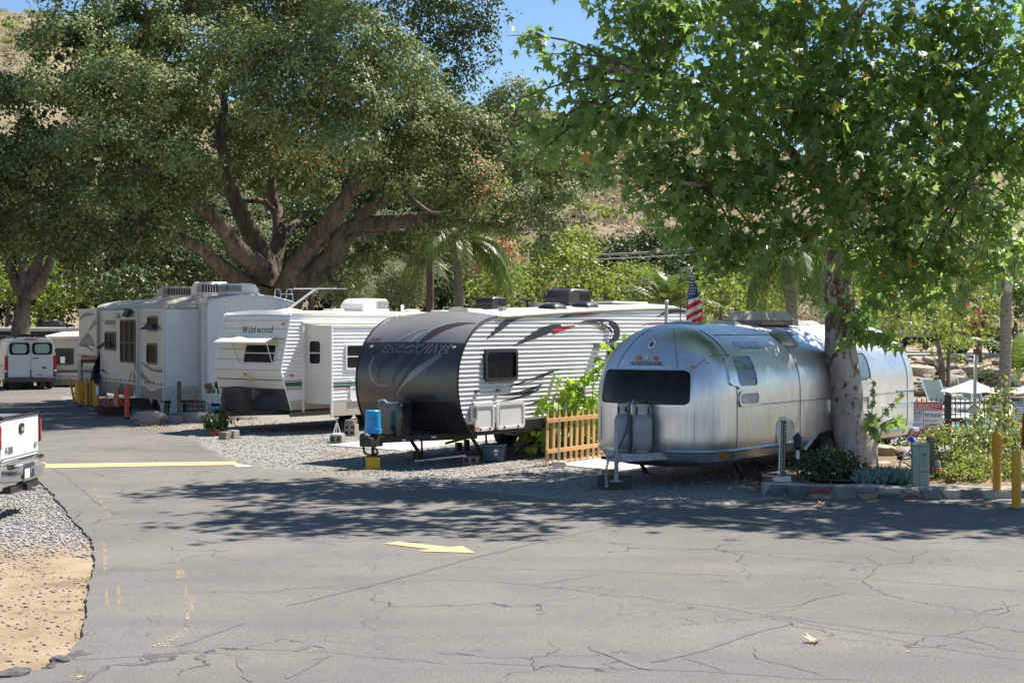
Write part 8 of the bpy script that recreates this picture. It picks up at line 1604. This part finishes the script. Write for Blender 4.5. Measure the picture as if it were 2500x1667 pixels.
x, y, _ = P(2215, 1100, 26.5); T = thing('water_hose', 'white water hose with blue end hanging by the tap', 'hose', (x, y, PZ - .03)); zz = PZ - .03; hp = lambda a_, b2: (P(a_, b2, 26.5)[0] - x, 0, P(a_, b2, 26.5)[2] - zz); MB().tube(crom([hp(2203, 1080), hp(2220, 1078), hp(2228, 1088), hp(2222, 1100), hp(2205, 1115), hp(2198, 1128), hp(2196, 1135)]), .022, 8).build('hose', M_WSIDE, T, smooth=50); MB().tube([hp(2221, 1066), hp(2232, 1082)], .045, 10).build('blue_sleeve', mat('bright_blue', (.02, .1, .55), .4), T, smooth=40); MB().lathe([(.05, 0), (.05, .07)], hp(2197, 1122), 10).build('regulator', M_BLACK, T); MB().tube([(hp(2197, 1170)[0], 0, 0), hp(2197, 1125)], .015, 8).build('riser', M_STEEL, T); MB().tube(crom([hp(2205, 1128), hp(2222, 1138), hp(2230, 1150), hp(2229, 1165)]), .012, 6).build('black_hose', M_BLACK, T); MB().tube([hp(2205, 1122), hp(2222, 1118), hp(2226, 1112)], .018, 8).build('spout', M_STEEL, T)
# yellow standpipe and bollard
x, y, _ = G(2444, 1194, PZ); T = thing('standpipe', 'yellow fire standpipe rising out of the shrubs', 'standpipe', (x, y + .2, PZ - .03)); M_YH = mat('hydrant_yellow', (.62, .28, .012), .5, var=.1, scale=6, dirt=(.4, .2, .05), dirt_amt=.4); MB().lathe([(.06, 0), (.06, .55), (.075, .56), (.075, .62), (.07, .63), (.075, .64), (.08, .7), (.065, .78), (.07, .8), (.06, .84), (.03, .87), (.03, .92), (.015, .95)], n=16).build('barrel', M_YH, T, smooth=35); MB().lathe([(.035, .04), (.035, .12), (.05, .12), (.05, .15), (.02, .16)], (0, 0, .74), 10, axis='x').build('outlet', M_YH, T, smooth=35)
x, y, _ = G(2485, 1244, ROAD_Z); T = thing('bollard', 'plain yellow steel bollard at the right road edge', 'bollard', (x, y + .06, ROAD_Z)); MB().lathe([(.066, -.03), (.066, .79), (.06, .815), (.04, .825), (.001, .828)], n=24).build('post', mat('bollard_yellow', (.66, .31, .012), .45, var=.07, scale=5, dirt=(.45, .25, .06), dirt_amt=.35), T, smooth=35); MB().lathe([(.16, -.005), (.1, .02), (.066, .025)], n=14, cap=False).build('asphalt_collar', M_ASPH_CHUNK, T)
x, y, _ = P(2508, 800, 25); T = thing('closed_umbrella', 'folded red umbrella cut off by the right picture edge', 'umbrella', (x, y, PZ - .03)); MB().lathe([(.03, .35), (.1, .45), (.085, .9), (.05, 1.15), (.02, 1.2)], n=10).build('canopy', M_RED, T, smooth=40); MB().tube([(0, 0, 0), (0, 0, 1.25)], .018, 8).build('pole', M_STEEL, T)
# shrubs
M_S = L_SHRUB
shrub('flowering_shrub', 'yellow green rounded shrub left of the standpipe', [pf(2335, 1140, 42, 24.4, .9), pf(2370, 1130, 45, 24.6, .9), pf(2395, 1150, 36, 24.2, .9), pf(2330, 1165, 30, 23.8, .8), pf(2360, 1165, 36, 23.8, .8)], M_S, .052, 700, 311, .1); shrub('flowering_shrub', 'low sage green shrub behind the yellow green one', [pf(2330, 1085, 50, 26, .7), pf(2390, 1080, 50, 26.2, .7), pf(2290, 1075, 30, 26.5, .8), pf(2440, 1090, 40, 26, .8)], M_S, .055, 560, 312, .12)
shrub('flowering_shrub', 'grey green shrub right of the standpipe', [pf(2470, 1130, 40, 24.8, 1), pf(2500, 1100, 50, 25.2, 1), pf(2465, 1165, 30, 24.2, .9), pf(2500, 1165, 34, 24.2, .9)], M_S, .052, 620, 313, .11)
T = shrub('flowering_shrub', 'pink tipped shrub below the pool signs', [pf(2290, 1076, 26, 28, .6), pf(2330, 1062, 30, 28.2, .7), pf(2265, 1082, 20, 28, .6), pf(2360, 1062, 28, 28, .8)], L_SHRUB, .055, 260, 314, .13); V, F_ = puff_cloud([pf(2295, 1064, 24, 27.7, .6), pf(2330, 1050, 28, 27.9, .7), pf(2268, 1072, 18, 27.7, .6)], .045, 130, np.random.default_rng(6), clump=.1); np_obj('blossom', V, F_, F_PINK, T)
shrub('climbing_vine', 'tall leafy vine climbing in front of the pool fence', [pf(2400, 1030, 28, 27.5, 1.2), pf(2430, 1010, 26, 27.6, 1.3), pf(2448, 960, 16, 27.6, 2.2), pf(2440, 1050, 34, 27.4, 1), pf(2480, 1020, 26, 27.5, 1.3), pf(2470, 1060, 34, 27.3, 1)], leafmat('waxy_leaves', [(.07, .12, .03), (.11, .18, .045), (.2, .24, .07), (.36, .3, .1)], .35, .25, .7), .085, 190, 315, .14, 'vine')
shrub('ground_cover', 'bright ground cover behind the aluminium trailer tail', [pf(2140, 1092, 30, 31, .6), pf(2180, 1088, 30, 31, .6), pf(2215, 1092, 22, 31, .6), pf(2260, 1090, 22, 30, .6)], L_BRIGHT, .08, 160, 316, .15, 'plant')

# ================================================================== POOL TERRACE
PF = 33.0
tag(MB().box(9.3, 30, 33.5, 50, -.02, .075).build('pool_deck', M_CONC), kind='structure'); tag(MB().add([(11.2, 36.5, .083), (20, 36.5, .083), (20, 42.5, .083), (10.4, 42.5, .083)], [(0, 1, 2, 3)]).build('pool_water', mat('pool_water', (.05, .42, .42), .05, var=.15, scale=3, bmp=.1, bscale=3)), kind='structure')
T = thing('pool_fence', 'black iron picket fence around the pool', 'fence', (0, PF, 0)); xA, xB = P(2215, 800, PF)[0], P(2560, 800, PF)[0]; ztop = P(0, 982, PF)[2]
for z in (ztop - .02, ztop - .72): MB().box(xA, xB, -.015, .015, z, z + .03).build('rail', M_BLACK, T)
pm = MB().box(-.009, .009, -.009, .009, .05, ztop + .09).mesh('picket', M_BLACK); k = 0; xx = xA
while xx < xB:
    o = bpy.data.objects.new('picket', pm); COL.objects.link(o); o.parent = T; o.location = (xx, 0, 0); xx += .105
for px in (2309, 2318, 2450): MB().box(-.033, .033, -.033, .033, .05, ztop + .17).build('post', M_BLACK, T, loc=(P(px, 800, PF)[0], -.02, 0), bevel=.008)
for px in (2335, 2365): MB().tube([(P(px, 800, PF)[0] + .16 * math.cos(R(a_)) - .0, -.02, ztop - .45 + .16 * math.sin(R(a_))) for a_ in range(150, 400, 20)], .01, 5).build('scroll', M_BLACK, T)
MB().box(P(2322, 800, PF)[0], P(2350, 800, PF)[0], -.05, -.02, ztop - .42, ztop - .34).build('gate_latch', M_BLACK, T)
def sign(label, px0, px1, py0, py1, d=PF - .06, col=None, shape=None):
    x0, _, z1 = P(px0, py0, d); x1, _, z0 = P(px1, py1, d); T = thing('sign', label, 'sign', ((x0 + x1) / 2, d, z0), 0, 'pool signs'); W_, H_ = x1 - x0, z1 - z0
    if shape is None: MB().box(-W_ / 2, W_ / 2, 0, .012, 0, H_).build('panel', col or M_WSIDE, T)
    return T, W_, H_
fs_ = lambda W_, H_: (lambda u, v, o: ((u - .5) * W_, -o, v * H_))
M_SR = mat('sign_red', (.55, .02, .035), .4, var=.05); M_SB = mat('sign_blue', (.03, .06, .32), .4, var=.05); M_SK = mat('sign_black', (.02, .02, .02), .5); M_SPB = mat('sign_pale_blue', (.12, .25, .55), .4)
T, W_, H_ = sign('large red white and blue pool rules sign on the fence', 2180, 2302, 981, 1068); f = fs_(W_, H_); rect = lambda u0, u1, v0, v1: [(u0, v0), (u1, v0), (u1, v1), (u0, v1)]
MB().patch(f, rect(.38, .985, .765, .985), .004, 1).build('red_band', M_SR, T); MB().patch(f, rect(.02, .365, .765, .985), .004, 1).build('red_band', M_SR, T); MB().patch(f, rect(.02, .60, .02, .24), .004, 1).build('red_band', M_SR, T); MB().patch(f, rect(.625, .985, .12, .24), .004, 1).build('red_band', M_SR, T); MB().patch(f, rect(.60, .612, .02, .755), .004, 1).build('divider', M_SB, T); MB().patch(f, rect(.61, .985, .655, .665), .004, 1).build('divider', M_SPB, T)
for body, u, v, w, h, mm in (('NO LIFEGUARD ON DUTY', .41, .855, .55, .10, M_WSIDE), ('CAUTION', .2, .64, .37, .10, M_SB), ('911', .64, .56, .085, .12, M_SB), ('FIRE DEP.', .635, .44, .15, .055, M_GREY), ('911', .81, .44, .06, .055, M_SK), ('ALL SEASONS RV', .64, .33, .3, .06, M_SK), ('30012 ALL HWY', .635, .255, .3, .05, M_SK), ('CAPACITY', .2, .08, .38, .11, M_WSIDE), ('NO DIVING', .65, .14, .32, .085, M_WSIDE), ('8', .87, .03, .03, .07, M_SK)): lettering(body, f, 1, mm, T, .008, .015, width=w, height=h, at=(u, v))
for k in range(9):
    if k < 5: MB().patch(f, rect(.40, .58 - .03 * (k % 3), .585 - .055 * k - (.05 if k > 2 else 0), .605 - .055 * k - (.05 if k > 2 else 0)), .005, 1).build('print_line', M_SPB, T)
for k in range(3): MB().patch(f, rect(.42, .92 - .08 * k, .79 + .02 * k, .80 + .02 * k), .008, 1).build('print_line', M_WSIDE, T)
for k in range(3): MB().patch(f, rect(.76 + .07 * k, .81 + .07 * k, .58, .64), .005, 1).build('print_line', M_SPB, T)
T, W_, H_ = sign('blue diamond keep closed sign on the pool gate', 2361, 2396, 982, 1017, shape=1); f = fs_(W_, H_); MB().patch(f, [(.5, 0), (1, .5), (.5, 1), (0, .5)], .01, 1, -.005).build('panel', M_WSIDE, T); MB().patch(f, [(.5, .06), (.94, .5), (.5, .94), (.06, .5)], .014, 1).build('blue_face', M_SB, T); MB().patch(f, rect(.03, .97, .37, .63), .018, 1).build('white_band', M_WSIDE, T); lettering('KEEP CLOSED', f, 1, M_SR, T, .022, .02, width=.9, height=.19, at=(.05, .41))
T, W_, H_ = sign('white shoes must be worn sign on the pool fence', 2410, 2448, 987, 1036); f = fs_(W_, H_)
for body, v in (('SHOES MUST', .8), ('BE WORN', .6), ('OUTSIDE', .4), ('THE POOL', .2)): lettering(body, f, 1, M_SK, T, .006, .01, width=.75 if len(body) > 8 else .55, height=.09, at=(.12, v))
T, W_, H_ = sign('white pool rules sign with blue heading at the right edge', 2472, 2520, 981, 1040); f = fs_(W_, H_); MB().patch(f, rect(0, 1, .8, 1), .004, 1).build('blue_band', M_SPB, T); lettering('Pool Rules', f, 1, M_WSIDE, T, .008, .01, width=.8, height=.1, at=(.1, .85))
for k in range(6): MB().patch(f, rect(.08, .9 - .1 * (k % 3), .7 - .11 * k, .73 - .11 * k), .005, 1).build('print_line', M_SPB, T)
# steel post in front
x, y, _ = G(2374, 1110, PZ); T = thing('sign_post', 'bare grey steel post leaning in front of the pool gate', 'post', (x, 28.2, PZ - .05)); q0 = P(2376, 1100, 28.2); q1 = P(2382, 858, 28.2); x = T.location.x; MB().bar((q0[0] - x, 0, 0), (q1[0] - x, 0, q1[2] - PZ), .065, .05).build('channel', M_STEEL, T, bevel=.006); MB().cbox((q1[0] - x, 0, q1[2] - PZ + .05), (.05, .14, .1)).build('bracket', mat('rusty_bracket', (.25, .09, .05), .8), T)
# umbrellas, loungers, railing
for i, (px, py, w, dd, lab) in enumerate(((2372, 940, 150, 40.5, 'beige market umbrella nearest the steel post'), (2520, 943, 110, 41, 'beige market umbrella at the right edge'))):
    x, y, z = P(px, py + 14, dd); r = w / 2 / FPX * dd; T = thing('pool_umbrella', lab, 'umbrella', (x, y, .075), 0, 'pool umbrellas'); z -= .075; mb = MB(); top_ = z + 28 / FPX * dd
    for k in range(8):
        a0, a1 = R(45 * k + 10), R(45 * k + 55); am = (a0 + a1) / 2; V_ = [(0, 0, top_)]; rows = [[(r * t * math.cos(a_) * (1 - .03 * (a_ == am)), r * t * math.sin(a_) * (1 - .03 * (a_ == am)), top_ + (z - top_) * t ** .85 - (.04 if a_ == am else 0) * t) for a_ in (a0, am, a1)] for t in (.02, .35, .7, 1)]; MB().grid(rows).build('canopy_panel', mat('beige_canvas', (.62, .52, .45), .85, var=.08, scale=3), T, smooth=60)
    MB().tube([(0, 0, 0), (0, 0, top_)], .022, 8).build('pole', M_ALU, T); MB().lathe([(.3, 0), (.3, .05), (.05, .09)], n=14).build('base', M_GREY, T)
for i, (px, dd, lab) in enumerate(((2306, 44, 'pale blue sling lounger behind the pool rules sign'), (2388, 46, 'pale blue sling lounger behind the keep closed sign'))):
    x, y, _ = P(px, 800, dd); T = thing('sun_lounger', lab, 'lounger', (x, y, .075), R(128 if i == 0 else 132), 'pool loungers'); M_SL = mat('blue_sling', (.22, .29, .31), .7, var=.08); mb = MB(); rows = [[(s * .3, .3 + .35 * t, .4 + .62 * t) for s in (-1, -.4, .4, 1)] for t in (0, .3, .6, .9, 1)]; MB().grid(rows).build('backrest', M_SL, T, smooth=40); MB().grid([[(s * .3, .3 - 1.3 * t, .4) for s in (-1, 0, 1)] for t in (0, .5, 1)]).build('seat', M_SL, T)
    for s in (-1, 1): MB().tube([(s * .32, -1.0, .38), (s * .32, .3, .38), (s * .32, .66, 1.03)], .02, 6).build('side_rail', M_WSIDE, T); MB().tube([(s * .32, -.8, .38), (s * .34, -.9, 0)], .02, 6).build('leg', M_WSIDE, T); MB().tube([(s * .32, .1, .38), (s * .34, .3, 0)], .02, 6).build('leg', M_WSIDE, T)
x0, x1 = P(2225, 800, 48)[0], P(2560, 800, 48)[0]; T = thing('railing', 'thin white railing below the boulder bank', 'railing', (0, 48, 0))
for z in (.35, .6, .9): MB().tube([(x0, 0, z - .2), (x1, 0, z - .2)], .018 if z > .8 else .01, 6).build('rail', M_WSIDE, T)
for k in range(7): xx = x0 + (x1 - x0) * k / 6; MB().tube([(xx, 0, 0), (xx, 0, .72)], .02, 6).build('post', M_WSIDE, T)
# boulder bank
rgb = random.Random(12)
for i in range(46):
    px = rgb.uniform(2232, 2500); t = rgb.random(); yy = 50.2 + 5.5 * t; z = .05 + 1.35 * t; r = rgb.uniform(.22, .62); x = (px - 1250) / FPX * yy
    tag(rock(1, 400 + i, 2, (r, r * .8, r * .6), .3).build('boulder', M_ROCKG if i % 3 else M_ROCKT, smooth=30, loc=(x, yy, z + r * .2), rz=rgb.uniform(0, 3)), 'rough grey brown boulder in the bank behind the pool railing', 'boulder', 'boulders of the bank behind the pool')
# small trees over the bank
simple_tree('small_tree', 'slim twin-trunked tree rising from the boulder bank', 2300, 49.5, 0, .14, 800, blob(2290, 790, 85, 60, 30, 18, 1.8, 5) + blob(2320, 850, 50, 25, 20, 6, 1, 6), L_SHRUB, .15, 42, 321, 'small trees at the bank', trunks=[[(2300, None), (2300, 900), (2292, 850), (2280, 780)], [(2318, None), (2315, 900), (2322, 820), (2330, 740)]], clump=.4)
simple_tree('small_tree', 'leafy tree behind the tail of the aluminium trailer', 2180, 58, 1.4, .16, 790, blob(2180, 770, 70, 55, 32, 14, 1.8, 7), L_SHRUB, .17, 36, 322, 'small trees at the bank', clump=.45); simple_tree('small_tree', 'leafy tree with pink blossom above the red pickup', 2390, 56, 1.4, .14, 760, blob(2390, 750, 60, 70, 30, 14, 1.6, 8), L_SHRUB, .16, 36, 323, 'small trees at the bank', clump=.45)
V, F_ = puff_cloud([pf(2368, 765, 20, 54.8), pf(2352, 748, 12, 54.8), pf(2380, 785, 12, 54.8)], .13, 40, np.random.default_rng(3), clump=.25); np_obj('blossom', V, F_, leafmat('magenta_petals', [(.5, .06, .18), (.65, .12, .25)], .3), bpy.data.objects['small_tree.002'])
simple_tree('small_tree', 'dark leafy tree at the far right behind the palm trunk', 2480, 60, 1.4, .16, 760, blob(2460, 720, 90, 130, 38, 24, 1.8, 9), L_DARKB, .18, 36, 324, 'small trees at the bank', clump=.45); simple_tree('small_tree', 'pale green tree above the bank behind the sycamore leaves', 2260, 72, 1.5, .16, 700, blob(2250, 640, 120, 90, 42, 22, 2, 10), L_BRIGHT, .2, 30, 325, 'small trees at the bank', clump=.5); simple_tree('small_tree', 'pale green tree between the sycamore trunk and the tall palm', 2110, 74, 1.5, .16, 700, blob(2110, 670, 90, 90, 40, 20, 2, 11), L_SHRUB, .2, 30, 326, 'small trees at the bank', clump=.5)
# overhead wires, far pole
for i, (a_, b2, c) in enumerate((((1150, 614), (1480, 620), (1900, 590)), ((1150, 614.5), (1480, 623), (1900, 597)), ((1150, 646), (1480, 632), (1900, 612)))):
    pts = crom([P(*a_, 96), P(*b2, 96), P(*c, 96), P(2700, 540 + 20 * i, 96)], 10); tag(MB().tube(pts, .028, 5).build('power_line', mat('wire_grey', (.5, .5, .5), .5, metal=.3)), ['upper power line strung across the foot of the hill', 'middle power line strung across the foot of the hill', 'lower power line strung across the foot of the hill'][i], 'wire', 'power lines')
x, y, z = P(1521, 430, 240); T = thing('utility_pole', 'distant wooden utility pole high on the dry hill', 'pole', (x, y, float(hill_z(x, y)) - .5)); MB().tube([(0, 0, 0), (0, 0, 6.5)], .16, 8).build('pole', M_OAKB, T); MB().box(-.9, .9, -.08, .08, 5.8, 6.0).build('crossarm', M_OAKB, T)
# fallen leaves
lm = leafmat('fallen_leaf', [(.34, .2, .09), (.5, .33, .16), (.42, .24, .08)], .2, .7)
FL = LOBED[0].copy(); FL[:, 2] = .16 + .9 * (np.abs(FL[:, 0]) ** 1.5) + .25 * np.sin(FL[:, 1] * 4) * .3; FL[0, 2] = 0.02; flm = np_mesh('fallen_leaf', FL - np.array([0, .4, .0]), LOBED[1], lm); pale = leafmat('pale_fallen_leaf', [(.52, .40, .27), (.6, .48, .34)], .2, .8); flm2 = np_mesh('fallen_leaf', (FL - np.array([0, .4, 0])) * np.array([1, 1, 1.5]), LOBED[1], pale)
for i, (px, py, s, z, pl, lab) in enumerate([(1989, 1568, .20, ROAD_Z, 1, 'large curled pale leaf lying alone on the front of the road'), (1305, 1233, .18, ROAD_Z, 0, 'brown leaf on the road in front of the gravel'), (2002, 1237, .22, ROAD_Z, 1, 'curled leaf on the road below the stone wall'), (2245, 1233, .14, ROAD_Z, 0, 'small leaf on the road left of the twin leaves'), (2300, 1231, .18, ROAD_Z, 1, 'pale curled leaf on the road near the twin leaves'), (2326, 1232, .2, ROAD_Z, 0, 'orange leaf on the road beside the pale curled one'), (2410, 1236, .22, ROAD_Z, 0, 'orange leaf on the road nearest the bollard'), (1443, 1193, .24, BED_Z, 0, 'brown leaf on the gravel left of the dark timber block'), (1840, 1198, .26, BED_Z, 0, 'large brown leaf left of the stone wall end'), (1907, 1221, .2, ROAD_Z, 0, 'orange leaf against the foot of the stone wall'), (2160, 1258, .12, ROAD_Z, 0, 'dark leaf in the tree shade on the road'), (1328, 1162, .16, BED_Z, 0, 'orange leaf on the sunny gravel by the concrete pad'), (2216, 1591, .05, ROAD_Z, 1, 'tiny pale scrap on the road at the lower right')]):
    x, y, _ = G(px, py, z); o = bpy.data.objects.new('fallen_leaf', flm2 if pl else flm); COL.objects.link(o); o.location = (x, y, z); s *= .8; o.scale = (s, s, s * (.55 if pl else .4)); o.rotation_euler = (R(rgb.uniform(-8, 8)), R(rgb.uniform(-8, 8)), rgb.uniform(0, 6)); tag(o, lab, 'leaf', 'fallen sycamore leaves')
# leaf litter under trees and on gravel
rngl = np.random.default_rng(77)
def litter(name, label, boxes, n, z, s, m, seed):
    r = np.random.default_rng(seed); P_ = []
    for (a0, a1, b0, b1) in boxes: q = np.stack([a0 + (a1 - a0) * r.random(n), b0 + (b1 - b0) * r.random(n), z + .01 * r.random(n)], 1); P_.append(q)
    P_ = np.concatenate(P_); k = len(P_); V, F_ = leaves(P_, np.array([0, 0, 1.0]) + r.normal(size=(k, 3)) * .35, r.normal(size=(k, 3)), s * (.5 + r.random(k)), LEAF_OVAL, r); return tag(np_obj(name, V, F_, m), label, 'leaf litter', kind='stuff')
litter('leaf_litter', 'dry leaf litter under the aluminium trailer and bed', [(2.5, 8, 23.6, 28.5)], 900, BED_Z + .005, .06, L_DRY, 1); litter('leaf_litter', 'dry leaf litter in the planted corner', [(4.4, 9.5, 23.3, 27.5)], 800, PZ - .02, .06, L_DRY, 2); litter('leaf_litter', 'brown oak litter by the wire pen and white trailer', [(-9.6, -6.0, 37.5, 43)], 900, BED_Z + .005, .05, L_DRY, 3); litter('leaf_litter', 'dark brown oak litter scattered over the far drive', [(-26, -12, 55, 66)], 500, ROAD_Z + .005, .07, L_DRY, 4)
# weeds at the dirt edge
for i, (px, py, lab) in enumerate(((217, 1420, 'thin grass weed growing from the broken road edge'), (205, 1560, 'small yellow green weed at the lower road edge'), (200, 1655, 'little weed at the bottom left road edge'))):
    x, y, _ = G(px, py); r = np.random.default_rng(i); n = 26; BL = (np.array([(-.04, 0, 0), (.04, 0, 0), (.02, .6, .06), (0, 1, .2), (-.02, .6, .06)]), np.array([(0, 1, 2, 3, 4)])); V, F_ = leaves(np.stack([r.normal(size=n) * .03, r.normal(size=n) * .05, np.zeros(n)], 1), r.normal(size=(n, 3)) + np.array([0, -1, 0]), r.normal(size=(n, 3)) * .35 + np.array([0, 0, 1]), .03 + .06 * r.random(n), BL, r); o = tag(np_obj('weed', V, F_, L_BRIGHT), lab, 'weed', 'weeds on the road edge'); o.location = (x, y, .0)

# put every root Empty that still sits at the origin under the base of its thing
for o in [q for q in COL.objects if q.type == 'EMPTY' and q.parent is None and q.location.length < 1e-6]:
    ch = [c for c in o.children if c.type == 'MESH' and len(c.data.vertices)]
    if not ch: continue
    c = next((q for q in ch if q.name.startswith('trunk')), ch[0]); v = np.empty(len(c.data.vertices) * 3, np.float32); c.data.vertices.foreach_get('co', v); v = v.reshape(-1, 3)
    if c.location.length > 1e-6: continue
    zm = v[:, 2].min(); b = v[v[:, 2] < zm + .15].mean(0); off = Vector((float(b[0]), float(b[1]), float(zm)))
    o.location = off
    for q in o.children: q.location = q.location - off
